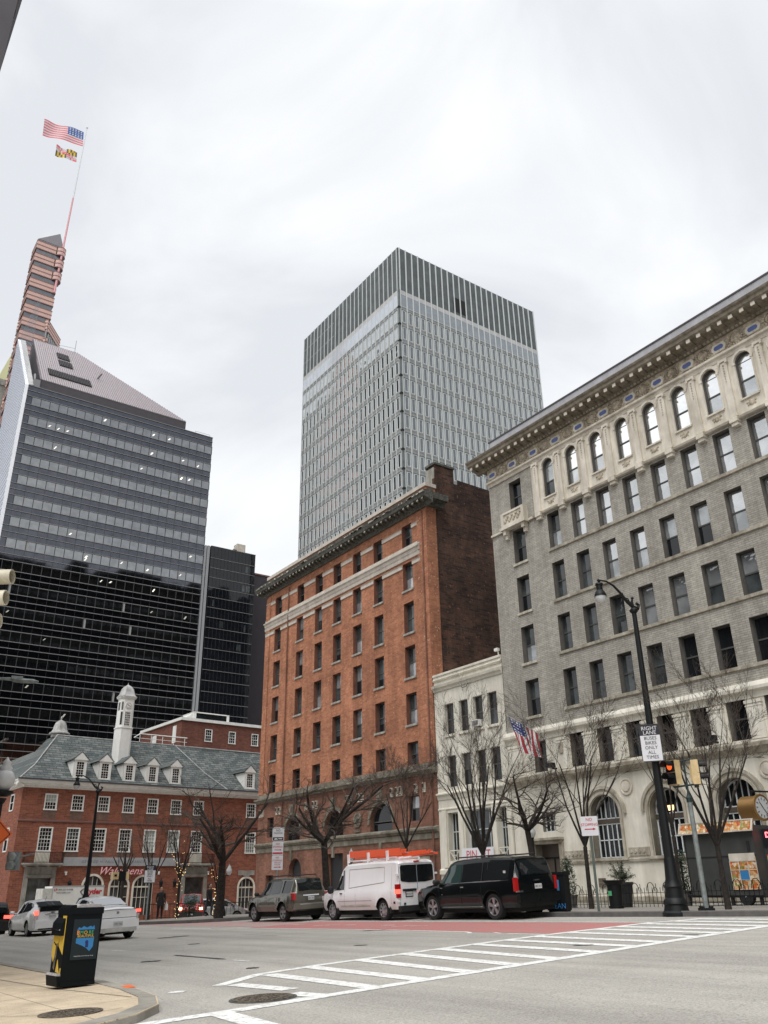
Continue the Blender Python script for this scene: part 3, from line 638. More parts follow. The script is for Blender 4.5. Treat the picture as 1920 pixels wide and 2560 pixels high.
    # cornice
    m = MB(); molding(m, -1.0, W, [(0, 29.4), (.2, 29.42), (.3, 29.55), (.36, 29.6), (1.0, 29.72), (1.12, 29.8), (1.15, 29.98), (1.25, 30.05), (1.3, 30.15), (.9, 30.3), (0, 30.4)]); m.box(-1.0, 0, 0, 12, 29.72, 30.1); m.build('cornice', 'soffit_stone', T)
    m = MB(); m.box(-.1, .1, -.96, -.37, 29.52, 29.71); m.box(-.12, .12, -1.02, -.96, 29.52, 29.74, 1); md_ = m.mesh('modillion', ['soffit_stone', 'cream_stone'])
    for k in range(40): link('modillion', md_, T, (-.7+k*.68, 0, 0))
    m = MB()
    for k in range(120):
        x = .05+k*.26; m.box(x, x+.13, -.3, -.2, 29.4, 29.5)
    m.build('dentils', 'weathered_stone', T)
    m = MB(); m.box(1.2, W, -.75, .8, 30.3, 31.0); m.build('metal_gutter', 'metal_strip', T)
    m = MB(); m.box(1.1, W, -.8, .9, 31.0, 31.1); m.box(1.2, W, .8, 12, 30.3, 31.0); m.build('roof', 'metal_fascia', T)
    # sill courses, white belt
    m = MB()
    for z in (21.42, 17.98, 14.62, 11.24): molding(m, cx[0]-.12, W, [(0, z-.12), (.1, z-.1), (.12, z+.06), (0, z+.08)])
    m.build('sill_course', 'weathered_stone', T)
    for (a, b) in c1[1:]: pass
    m = MB(); molding(m, -.15, W, [(0, 9.7), (.06, 9.7), (.1, 9.95), (.28, 10.05), (.3, 10.2), (.2, 10.42), (0, 10.48)]); m.build('belt_course', 'white_stone', T)
    # stone base: mezzanine and arches
    mz = [(c-.02, c+1.06, 7.82, 9.9) for c in cx]+[(2.28, 3.34, 7.82, 9.64)]
    ga = [(6.28, 8.42, 2.85, 6.1, 1), (10.4, 12.54, 2.85, 6.1, 1), (14.55, 16.75, 2.85, 6.15, 1), (18.9, 21.1, 2.85, 6.15, 1)]
    dr = [(1.75, 3.75, .2, 3.75), (2.5, 3.55, 4.42, 5.5)]
    m = MB(); wall(m, 0, W, -1, 9.72, mz+ga+dr, .6, mir=1); m.build('stone_base', ['white_stone', 'dirty_stone'], T)
    m = MB(); molding(m, -.1, W, [(0, 7.12), (.12, 7.15), (.16, 7.3), (.3, 7.38), (.42, 7.42), (.45, 7.6), (.3, 7.7), (0, 7.78)]); m.build('ledge', 'weathered_stone', T)
    for c in [.1]+[c-1.0 for c in cx]:
        m = MB(); wd = .82 if c > 1 else 1.2
        m.box(c, c+wd, -.12, 0, 7.78, 9.55); m.box(c-.05, c+wd+.05, -.16, 0, 9.45, 9.6); m.box(c-.03, c+wd+.03, -.14, 0, 9.3, 9.36); m.build('mezzanine_pier', 'white_stone', T)
    for a, b, c, d, _ in ga:
        m = MB(); xc = (a+b)/2; r = (b-a)/2
        for ri, ro, yy in ((.02, .16, -.12), (.3, .46, -.14)):
            A = arc_pts(xc, d-r, r+ri, 18); B = arc_pts(xc, d-r, r+ro, 18)
            for k in range(18): m.extr([(A[k][0], yy, A[k][1]), (A[k+1][0], yy, A[k+1][1]), (B[k+1][0], yy, B[k+1][1]), (B[k][0], yy, B[k][1])], (0, -yy, 0))
        for s in (a-.16, b+.02): m.box(s, s+.14, -.12, 0, c, d-r)
        m.box(a-.3, b+.3, -.16, .3, c-.14, c); m.build('arch_moulding', 'weathered_stone', T)
    m = MB()
    for a, b in ((4.0, 6.0), (8.75, 10.1), (12.9, 14.2), (17.1, 18.5)):
        m.box(a, b, -.06, 0, 2.9, 3.3); n = int((b-a)/.28)
        for k in range(n): m.lathe([(.1, -.06), (.08, -.1)], (a+.16+k*.28, 0, 3.1), 8, axis='y')
    molding(m, 3.9, W, [(0, 2.62), (.08, 2.62), (.1, 2.75), (0, 2.8)]); molding(m, 3.9, W, [(0, .75), (.1, .75), (.12, .95), (0, 1.0)])
    m.build('ornamental_band', 'weathered_stone', T)
    for xx in (9.08, 17.5):
        m = MB(); m.lathe([(.44, 0), (.44, -.07), (.36, -.08), (.34, -.04), (.26, -.04), (.25, -.1), (.05, -.12)], (xx, 0, 6.38), 22, axis='y'); m.build('roundel', 'cream_stone', T)
    m = MB(); m.box(1.4, 4.1, -.35, 0, 3.95, 4.08); m.box(1.5, 4.0, -.22, 0, 3.78, 3.95); m.box(1.45, 1.75, -.14, 0, .2, 3.78); m.box(3.75, 4.05, -.14, 0, .2, 3.78); m.build('door_surround', 'weathered_stone', T)
    m = MB(); m.box(1.75, 3.75, .5, .58, .2, 3.75); dd = m.build('door', 'sash_brown', T)
    m = MB(); m.box(2.72, 2.78, .44, .5, .3, 3.0); m.box(1.85, 3.65, .46, .5, 2.95, 3.05); m.build('door_rail', 'black_iron', dd)
    m = MB(); m.box(2.5, 3.55, .35, .37, 4.42, 5.5)
    bw = m.build('barred_window', 'glass_dark', T); m = MB()
    for k in range(4): m.box(2.5+k*.34, 2.54+k*.34, .25, .33, 4.42, 5.5)
    for z in (4.42, 5.0, 5.46): m.box(2.5, 3.56, .26, .32, z, z+.045)
    m.build('bars', 'frame_white', bw)
    for i, (a, b, c, d, _) in enumerate(ga):
        xc = (a+b)/2; r = (b-a)/2; D = .52
        p = MB(); p.face([(a, D, c), (b, D, c)]+[(px, D, pz) for px, pz in arc_pts(xc, d-r, r, 18)])
        wo = p.build('arched_window', 'glass_dark', T)
        g = MB(); zt = d-r-.15
        for k in range(7):
            x = a+.06+(b-a-.12)*k/6; q = .03 if k in (0, 2, 4, 6) else .014
            hx = abs(x-xc); top = d-r+sqrt(max(0, r*r-hx*hx))-.03 if hx < r else d-r
            g.box(x-q, x+q, D-.06, D-.01, c, max(top, zt))
        for z in (c+.03, zt-.3, zt, (c+zt)/2-.1): g.box(a, b, D-.06, D-.012, z-.025, z+.025)
        A = arc_pts(xc, d-r, r-.0, 18); B = arc_pts(xc, d-r, r-.06, 18)
        for k in range(18): g.extr([(A[k][0], D-.06, A[k][1]), (A[k+1][0], D-.06, A[k+1][1]), (B[k+1][0], D-.06, B[k+1][1]), (B[k][0], D-.06, B[k][1])], (0, .05, 0))
        g.build('glazing_bars', 'frame_white', wo)
        s = MB(); s.box(a, b, D-.09, D-.06, zt-.26, zt-.03); s.build('transom', 'sash_brown', wo)
        if i == 1:
            s = MB(); s.box(xc-.5, xc+.1, D-.02, D-.004, zt+.12, zt+.38); s.lathe([(.05, D-.02), (.05, D-.004)], (xc-.8, 0, zt+.25), 10, axis='y'); s.build('warm_lamp', 'lamp_warm', wo)
    # balcony of the end bay
    m = MB(); m.box(1.3, 3.75, -.5, 0, 24.05, 24.25); m.box(1.4, 3.65, -.42, 0, 24.25, 24.4); m.box(1.4, 3.65, -.42, 0, 25.15, 25.3); m.box(1.4, 1.65, -.42, 0, 24.4, 25.15); m.box(3.4, 3.65, -.42, 0, 24.4, 25.15); m.box(1.65, 3.4, -.34, 0, 24.4, 25.15)
    for x in (1.5, 3.3): m.box(x, x+.25, -.38, 0, 23.7, 24.05); m.box(x+.02, x+.23, -.22, 0, 23.4, 23.7)
    bal = m.build('balcony', 'cream_stone', T); m = MB()
    for k in range(12): m.lathe([(.11, -.34), (.09, -.4), (.03, -.42)], (1.78+k*.135, 0, 24.6+.34*((k*7) % 3)/2), 8, axis='y')
    m.build('carving', 'carved_stone', bal)
    for a, b, c, d, _ in arch:
        i = round((a-cx[0])/2.113)
        window(T, a, c, b-a, d-c, 'arch', 'glass_blind' if i == 0 else 'glass_sky', 'glass_mid' if i == 0 else 'glass_sky' if i in (3, 4, 5) else 'glass_pale', d=.22)
    for c in cx[9:]: window(T, c+.06, 25.3, .96, 2.2, 'sash', 'glass_pale', 'glass_pale', .5, .3)
    for j, (a, b) in enumerate(rows):
        for i, c in enumerate(cx):
            q = rg.random()
            if j == 0: tb = ('glass_mid', 'glass_blind') if i == 0 else ('glass_pale', 'glass_pale')
            elif j == 1: tb = ('glass_mid', 'glass_mid') if i < 2 else (('glass_pale', 'glass_blind') if q < .7 else ('glass_blind', 'glass_dark'))
            elif j == 2: tb = ('glass_mid', 'glass_mid') if i < 3 else ('glass_blind', 'glass_blind' if q < .5 else 'glass_mid')
            else: tb = ('glass_dark', 'glass_dark') if q < .6 else ('glass_mid', 'glass_mid')
            window(T, c, a, w, round(b-a, 2), 'sash', tb[0], tb[1], .5, .38)
    for k, (a, b) in enumerate(c1): window(T, 2.05, a, 1.17, round(b-a, 2), 'sash', 'glass_mid' if k else 'glass_dark', 'glass_blind' if k == 3 else 'glass_dark', .5, .4, sill='weathered_stone')
    for i, c in enumerate(cx): window(T, c-.02, 7.82, 1.08, 2.08, 'sash', 'glass_mid' if i in (7,) else 'glass_dark', 'glass_dark', .5, .4)
    window(T, 2.28, 7.82, 1.06, 1.82, 'sash', 'glass_dark', 'glass_dark', .5, .4)
grey_building()
# =============================================================== colonial brick building with slate roof
brick('apron_brick', (.2,.12,.09), (.15,.09,.07), (.17,.12,.1), bw=.5, bh=.16, stain=.15)
dC = Vector((-.0605, .9982, 0)); nIn = Vector((-.9982, -.0605, 0)); rotC = math.atan2(dC.y, dC.x)
OC = Vector((-88, 0, 0))+dC*19.7
def colonial():
    T = thing('colonial_building', 'red brick building with grey slate hipped roof, white dormers and white small paned windows', 'building', tuple(OC), rotC)
    W = 34
    r1w = [2.2+2.64*k for k in range(7)]+[24.55]; r2w = [2.08+2.655*k for k in range(7)]+[24.6]
    ops = [(x, x+1.24, 8.94, 10.46) for x in r1w]+[(x, x+1.32, 5.2, 7.4) for x in r2w]
    arch = [(7.0, 8.85, -.6, 3.02, 1), (9.72, 11.5, -.6, 2.95, 1), (12.15, 13.95, -.6, 2.9, 1), (24.1, 25.9, -.6, 2.7, 1)]
    port = [(1.66, 3.8, -1, 2.85), (17.7, 19.75, -1, 2.8)]
    m = MB(); wall(m, 0, W, -2.5, 11.1, ops+arch+port, .3)
    m.face([(0, 0, -2.5), (0, 0, 11.1), (0, 36, 11.1), (0, 36, -2.5)]); m.face([(W, 0, -2.5), (W, 0, 11.1), (W, 36, 11.1), (W, 36, -2.5)])
    m.build('brick_wall', 'colonial_brick', T)
    for i, x in enumerate(r1w): window(T, x, 8.94, 1.24, 1.52, 'col44', 'curtain' if i in (0,) else 'glass_dark', 'glass_mid' if i in (2, 3) else 'glass_dark', .5, .16)
    for i, x in enumerate(r2w): window(T, x, 5.2, 1.32, 2.2, 'col46', 'curtain' if i in (4, 5) else ('glass_mid' if i == 1 else 'glass_dark'), 'curtain' if i in (4, 5, 7) else 'glass_dark', .5, .16)
    m = MB(); molding(m, -.1, W, [(0, 7.86), (.1, 7.88), (.12, 8.0), (0, 8.04)]); 
    m.build('string_course', 'pink_dark', T)
    for x in r1w: m = MB(); m.box(x-.02, x+1.26, -.012, 0, 8.1, 8.9); m.build('apron_brick', 'apron_brick', T)
    for x in r2w[1:6]: m = MB(); m.box(x-.02, x+1.34, -.012, 0, 4.72, 5.15); m.build('apron_brick', 'apron_brick', T)
    # cornice with dentils
    m = MB(); pr = [(0, 10.95), (.1, 10.98), (.14, 11.1), (.3, 11.14), (.38, 11.22), (.62, 11.26), (.64, 11.42), (.74, 11.5), (.76, 11.62), (0, 11.66)]
    molding(m, -.7, W, pr)
    A = [m.pt((-o, -.7, z)) for o, z in pr]; B = [m.pt((-o, 36, z)) for o, z in pr]
    for k in range(len(pr)-1): m.fi([A[k], A[k+1], B[k+1], B[k]])
    m.build('cornice', 'white_paint', T)
    m = MB()
    for k in range(120): m.box(.05+k*.28, .18+k*.28, -.27, -.1, 11.02, 11.13)
    for k in range(20): m.box(-.27, -.1, .3+k*.28, .43+k*.28, 11.02, 11.13)
    m.build('dentils', 'white_paint', T)
    m = MB(); m.box(-.8, W, -.86, -.76, 11.6, 11.74); m.build('gutter', 'metal_fascia', T)
    # roofs
    ez = 11.6; rz = 17.0; D = 5.6
    m = MB()
    e = [(-.75, -.75), (21.9, -.75), (21.9, 12), (-.75, 12)]
    rl = (4.3, D, rz); rr_ = (17.9, D, rz)
    k0 = .35; 
    def slope(a, b, c, d, n=6):
        # slight bell cast at the eaves, built in strips
        for q in range(n):
            t0 = q/n; t1 = (q+1)/n; g = lambda t: t+.0
            f0 = t0-.12*sin(PI*t0)*.6; f1 = t1-.12*sin(PI*t1)*.6
            P = lambda u, v, t, f: (u[0]+(v[0]-u[0])*t, u[1]+(v[1]-u[1])*t, u[2]+(v[2]-u[2])*f)
            m.face([P(a, d, t0, f0), P(b, c, t0, f0), P(b, c, t1, f1), P(a, d, t1, f1)])
    slope((-.75, -.75, ez), (21.9, -.75, ez), rr_, rl)
    slope((-.75, 9, ez), (-.75, -.75, ez), rl, (4.3, 9, rz)); 
    slope((21.9, -.75, ez), (21.9, 9, ez), (17.9, 9, rz), rr_)
    m.face([rl, rr_, (17.9, 12, rz), (4.3, 12, rz)])
    # right wing roof, set a little back
    slope((17, -.72, ez-.03), (W, -.72, ez-.03), (W, 5.9, rz-.02), (17, 5.9, rz-.02)); m.face([(17, 5.9, rz-.02), (W, 5.9, rz-.02), (W, 14, rz-.02), (17, 14, rz-.02)])
    # rear left wing
    slope((-.75, 36, ez), (-.75, 8.9, ez), (3.2, 8.9, 15.6), (3.2, 36, 15.6)); m.face([(3.2, 8.9, 15.6), (3.2, 36, 15.6), (8, 36, 11), (8, 8.9, 11)])
    roof = m.build('slate_roof', 'slate', T, smooth=25)
    m = MB(); m.path([(-.75, -.75, ez+.02), (1.3, 1.75, 13.35), rl], .07, n=5); m.path([rl, rr_], .07, n=5); m.path([(21.9, -.75, ez), (20.2, 1.9, 13.6), rr_], .045, n=5); m.box(-.8, W, -.8, -.7, 11.62, 11.68); m.path([rr_, (W, 5.9, rz)], .06, n=5)
    m.build('lead_ridge', 'lead', roof)
    # dormers
    def dormer(x, y=.0, group=None):
        zb = 12.08; d = MB(); w = 1.28; D2 = 2.6
        d.box(x-w/2, x-.36, 0+y, .12+y, zb, zb+1.75); d.box(x+.36, x+w/2, y, y+.12, zb, zb+1.75); d.box(x-.36, x+.36, y, y+.12, zb+1.55, zb+1.75); d.box(x-.36, x+.36, y, y+.12, zb, zb+.12)
        for s in (-1, 1): d.face([(x+s*w/2, y, zb), (x+s*w/2, y, zb+1.75), (x+s*w/2, y+D2, zb+1.75), (x+s*w/2, y+.4, zb)])
        d.box(x-w/2-.08, x+w/2+.08, y-.08, y+.05, zb-.1, zb+.0)
        d.extr([(x-w/2-.14, y-.1, zb+1.75), (x+w/2+.14, y-.1, zb+1.75), (x, y-.1, zb+2.5)], (0, .12, 0))
        o = d.build('dormer', 'white_paint', T)
        r = MB(); 
        for s in (-1, 1):
            r.extr([(x+s*(w/2+.18), y-.12, zb+1.73), (x, y-.12, zb+2.52), (x, y-.12, zb+2.6), (x+s*(w/2+.24), y-.12, zb+1.78)], (0, 3.4, 0))
        r.build('dormer_roof', 'slate', o)
        g = MB(); g.face([(x-.36, y+.1, zb+.1), (x+.36, y+.1, zb+.1), (x+.36, y+.1, zb+1.56), (x-.36, y+.1, zb+1.56)]); g.build('pane', 'glass_dark', o)
        b = MB()
        for k in (1, 2): b.box(x-.36+.24*k-.013, x-.36+.24*k+.013, y+.06, y+.09, zb+.1, zb+1.56)
        for k in range(1, 6): q = .03 if k == 3 else .013; b.box(x-.36, x+.36, y+.055, y+.088, zb+.1+1.46*k/6-q, zb+.1+1.46*k/6+q)
        b.build('glazing_bars', 'white_paint', o)
    for x in (5.26, 7.85, 10.45, 13.03, 15.68, 24.84): dormer(x)
    # side windows on the narrow left face
    m = MB()
    for y, z, h in ((2.2, 8.9, 1.6), (2.2, 5.2, 2.2)):
        m.box(-.06, .02, y, y+.14, z, z+h); m.box(-.06, .02, y+1.1, y+1.24, z, z+h); m.box(-.06, .02, y, y+1.24, z+h-.12, z+h); m.box(-.06, .02, y, y+1.24, z, z+.12); m.box(-.02, -.004, y+.1, y+1.15, z+.1, z+h-.1, 1); m.box(-.05, 0, y+.14, y+1.1, z+h/2-.03, z+h/2+.03)
    m.build('side_window', ['white_paint', 'glass_dark'], T)
    # stone signboard, painted lettering and red script lettering
    b = MB(); b.box(4.75, 16.9, -.14, 0, 3.92, 4.7); bo = b.build('signboard', 'board_grey', T)
    put_text('board_lettering', 'GEORGE H. FALLON INSURANCE CENTER', .36, 'board_text', bo, (10.6, -.145, 4.3), space=1.25, shear=.2)
    put_text('script_lettering', 'Walgreens', 1.0, 'neon_red', T, (10.5, -.22, 3.42), shear=.5, depth=.06, bold=.018, space=1.05)
    put_text('script_highlight', 'Walgreens', 1.0, 'neon_pale', T, (10.47, -.3, 3.44), shear=.5, depth=.004, space=1.05)
    # portals with balconies
    for a in (1.25, 17.25):
        m = MB(); L = 2.95
        m.box(a, a+.42, -.1, 0, -1, 3.85); m.box(a+L-.42, a+L, -.1, 0, -1, 3.85); m.box(a+.42, a+L-.42, -.06, 0, 3.05, 3.85); m.box(a+.2, a+L-.2, -.26, 0, 2.98, 3.1); m.box(a+.3, a+L-.3, -.18, 0, 2.86, 2.98)
        p = m.build('portal', 'grey_stone', T)
        m = MB(); m.box(a+.45, a+L-.45, .2, .22, -1, 2.86); m.build('portal_glass', 'glass_mid' , p)
        m = MB(); m.box(a-.4, a+L+.4, -.85, 0, 4.02, 4.16); m.box(a-.3, a+L+.3, -.78, 0, 3.92, 4.02)
        for q in range(4): m.box(a-.2+q*(L+.2)/3, a-.02+q*(L+.2)/3, -.7, 0, 3.8, 3.92)
        bl = m.build('balcony', 'grey_stone', T)
        m = MB(); m.box(a-.35, a+L+.35, -.8, -.77, 5.08, 5.12); m.box(a-.35, a+L+.35, -.8, -.77, 4.2, 4.24)
        for q in range(30):
            x = a-.35+(L+.7)*q/29; m.box(x-.012, x+.012, -.795, -.775, 4.16, 5.1)
        for s in (a-.33, a+L+.33): m.box(s-.02, s+.02, -.78, 0, 5.08, 5.12); [m.box(s-.01, s+.01, -.7+.14*q, -.68+.14*q, 4.16, 5.1) for q in range(5)]
        m.build('railing', 'black_iron', bl)
        m = MB(); m.box(a+.75, a+2.15, -.1, 0, 4.16, 5.14); m.box(a+1.0, a+1.9, -.13, -.1, 4.3, 5.0); m.build('pedestal_panel', 'white_stone', bl)
    for a, b_, c, d, _ in arch:
        xc = (a+b_)/2; r = (b_-a)/2; m = MB(); A = arc_pts(xc, d-r, r, 14); B = arc_pts(xc, d-r, r+.2, 14)
        for k in range(14): m.extr([(A[k][0], -.05, A[k][1]), (A[k+1][0], -.05, A[k+1][1]), (B[k+1][0], -.05, B[k+1][1]), (B[k][0], -.05, B[k][1])], (0, .06, 0))
        m.box(a-.2, a, -.05, 0, c, d-r); m.box(b_, b_+.2, -.05, 0, c, d-r)
        for k in (1, 2, 3): m.box(a+(b_-a)*k/4-.02, a+(b_-a)*k/4+.02, .12, .18, c, d-.05 if k == 2 else d-.25)
        m.box(a, b_, .1, .18, d-r-.08, d-r+.06); m.box(a, b_, .12, .18, d-r-1, d-r-.95)
        w_ = m.build('arched_window', 'white_stone', T); p = MB(); p.face([(a, .2, c), (b_, .2, c)]+[(px, .2, pz) for px, pz in arc_pts(xc, d-r, r, 14)]); p.build('pane', 'glass_mid', w_)
    for x in (5.1, 14.6, 20.2):
        m = MB(); m.box(x-.1, x+.1, -.3, 0, 3.3, 3.42); m.box(x-.07, x+.05, -.36, -.2, 3.1, 3.32); m.build('security_camera', 'white_paint', T)
    for x in (5.55, 14.9, 16.4):
        m = MB(); m.lathe([(.03, 1.9), (.16, 2.0), (.2, 2.35), (.24, 2.4), (.05, 2.65), (.02, 2.8)], (x, -.35, 0), 6); m.tube((x, -.35, 1.95), (x, 0, 1.8), .03, n=5); m.build('wall_lantern', 'black_iron', T)
    m = MB()
    for x in (24.3, 25.6): m.box(x-.35, x+.35, -.06, 0, 3.0, 3.5)
    m.box(24.6, 25.3, -.1, 0, 2.9, 3.45); m.build('keystone', 'grey_stone', T)
    # clock tower
    cxt, cyt = 10.55, 3.2
    def octa(r, c=.32):
        a = r*(1-c); return [(-a, -r), (a, -r), (r, -a), (r, a), (a, r), (-a, r), (-r, a), (-r, -a)]
    def ring(mb, r0, z0, r1, z1, c=.32, mi=0):
        A = octa(r0, c); B = octa(r1, c)
        for k in range(8):
            mb.face([(cxt+A[k][0], cyt+A[k][1], z0), (cxt+A[(k+1) % 8][0], cyt+A[(k+1) % 8][1], z0), (cxt+B[(k+1) % 8][0], cyt+B[(k+1) % 8][1], z1), (cxt+B[k][0], cyt+B[k][1], z1)], mi)
    m = MB(); 
    for r0, z0, r1, z1 in ((.8, 14, .8, 17.8), (.8, 17.8, .86, 17.85), (.86, 17.85, .86, 17.98), (.86, 17.98, .75, 18.02), (.75, 18.02, .73, 21.0), (.73, 21.0, .88, 21.15), (.88, 21.15, .93, 21.3), (.93, 21.3, 0, 21.32)): ring(m, r0, z0, r1, z1)
    ct = m.build('clock_tower', 'white_paint', T)
    m = MB(); 
    for r0, z0, r1, z1 in ((.97, 21.3, .86, 21.42), (.86, 21.42, .72, 21.62), (.72, 21.62, .64, 21.95), (.64, 21.95, .54, 22.25), (.54, 22.25, .34, 22.52), (.34, 22.52, .1, 22.68), (.1, 22.68, .03, 22.8), (.03, 22.8, 0, 23.05)): ring(m, r0, z0, r1, z1)
    m.build('dome', 'lead', ct, smooth=30)
    y0 = cyt-.745
    m = MB(); m.lathe([(.37, 0), (.37, -.06), (.32, -.07)], (cxt, y0, 20.32), 24, axis='y'); cl = m.build('clock', 'white_paint', ct)
    m = MB()
    for k in range(12):
        t = k*PI/6; m.obox((cxt+.27*sin(t), y0-.08, 20.32+.27*cos(t)), (.018*cos(t), 0, -.018*sin(t)), (0, .005, 0), (.05*sin(t), 0, .05*cos(t)))
    m.obox((cxt-.09, y0-.085, 20.37), (.1, 0, -.06), (0, .005, 0), (.012, 0, .02)); m.obox((cxt+.09, y0-.085, 20.27), (.13, 0, -.08), (0, .005, 0), (.01, 0, .016)); m.build('hands_and_numerals', 'black_iron', cl)
    m = MB(); m.box(cxt-.28, cxt+.28, y0-.03, y0, 18.15, 19.6); m.build('tower_glass', 'glass_dark', ct)
    m = MB()
    for k in range(5): m.box(cxt-.3+.15*k-.015, cxt-.3+.15*k+.015, y0-.06, y0-.03, 18.12, 19.62)
    for k in range(7): m.box(cxt-.3, cxt+.3, y0-.062, y0-.032, 18.12+.245*k-.018, 18.12+.245*k+.018)
    m.box(cxt-.36, cxt-.3, y0-.07, y0, 18.05, 19.7); m.box(cxt+.3, cxt+.36, y0-.07, y0, 18.05, 19.7); m.box(cxt-.36, cxt+.36, y0-.07, y0, 19.62, 19.72)
    m.build('tower_glazing_bars', 'white_paint', ct)
    m = MB()
    for k in range(9): m.obox((cxt-.64, cyt-.64, 19.85+k*.1), (.08, -.08, 0), (.01, .01, 0), (0, 0, .025))
    for k in range(9): m.obox((cxt-.75, cyt, 19.85+k*.1), (0, .25, 0), (.01, 0, 0), (0, 0, .025))
    m.obox((cxt-.64, cyt-.64, 18.9), (.08, -.08, 0), (.01, .01, 0), (0, 0, .7)); m.build('louvres', 'glass_dark', ct)
    # small lead cupola at the end of the ridge
    m = MB(); x, y = 4.8, 6.6
    m.lathe([(.85, 16.9), (.83, 17.2), (1.08, 17.25), (1.08, 17.35), (.84, 17.52), (.72, 17.8), (.66, 18.15), (.54, 18.45), (.3, 18.68), (.1, 18.76), (.06, 18.88), (.11, 18.95), (.02, 19.2)], (x, y, 0), 8, a0=PI/8); m.build('cupola', 'lead', T, smooth=35)
    # white handrail and railings on the flat roof
    m = MB(); m.tube((13.4, 7, 17.7), (14.1, 7, 18.2), .06); m.tube((14.1, 7, 18.2), (20, 7, 18.2), .06); m.tube((13.4, 7, 17.7), (20, 7, 17.7), .03)
    for k in range(5): m.tube((14.1+1.4*k, 7, 17), (14.1+1.4*k, 7, 18.2), .04, n=5)
    m.build('roof_railing', 'white_paint', T)
colonial()
def rear_brick():
    T = thing('annex_building', 'plain brown brick annex with white roof edge rising behind the slate roof', 'building', tuple(Vector((-112, 0, 0))+dC*45.3), rotC)
    W = 26; ws = [3.7+3.8*k for k in range(4)]
    m = MB(); wall(m, 0, W, 0, 23.6, [(x, x+1.15, 20.95, 22.7) for x in ws], .25); m.face([(0, 0, 0), (0, 0, 23.6), (0, 14, 23.6), (0, 14, 0)]); m.build('brick_wall', 'brown_brick', T)
    m = MB(); m.box(-.25, W, -.25, .1, 23.6, 24.0); m.box(-.25, .1, .1, 14, 23.6, 24.0); m.box(.1, W, .1, 14, 23.5, 23.65); m.build('roof_edge', 'white_paint', T)
    for x in ws: window(T, x, 20.95, 1.15, 1.75, 'col34', 'glass_dark', 'glass_dark', .5, .12)
    m = MB(); m.box(-.05, 0, 1.6, 2.7, 20.7, 23.1); m.box(-.05, 0, 8.2, 9.6, 20.3, 22.6); m.build('side_panel', 'white_paint', T)
    u = MB(); u.box(3.0, 8.6, 2.5, 6, 24, 25.35); un = u.build('air_handler', 'glass_dark', T)
    m = MB(); m.box(2.9, 3.3, 2.4, 6.1, 24, 25.45); m.box(8.3, 8.7, 2.4, 6.1, 24, 25.45); m.box(2.9, 8.7, 2.4, 6.1, 25.35, 25.5); m.extr([(1.0, 2.6, 24), (2.9, 2.6, 24), (2.9, 2.6, 25.3)], (0, 3, 0)); m.build('white_casing', 'white_paint', un)
rear_brick()

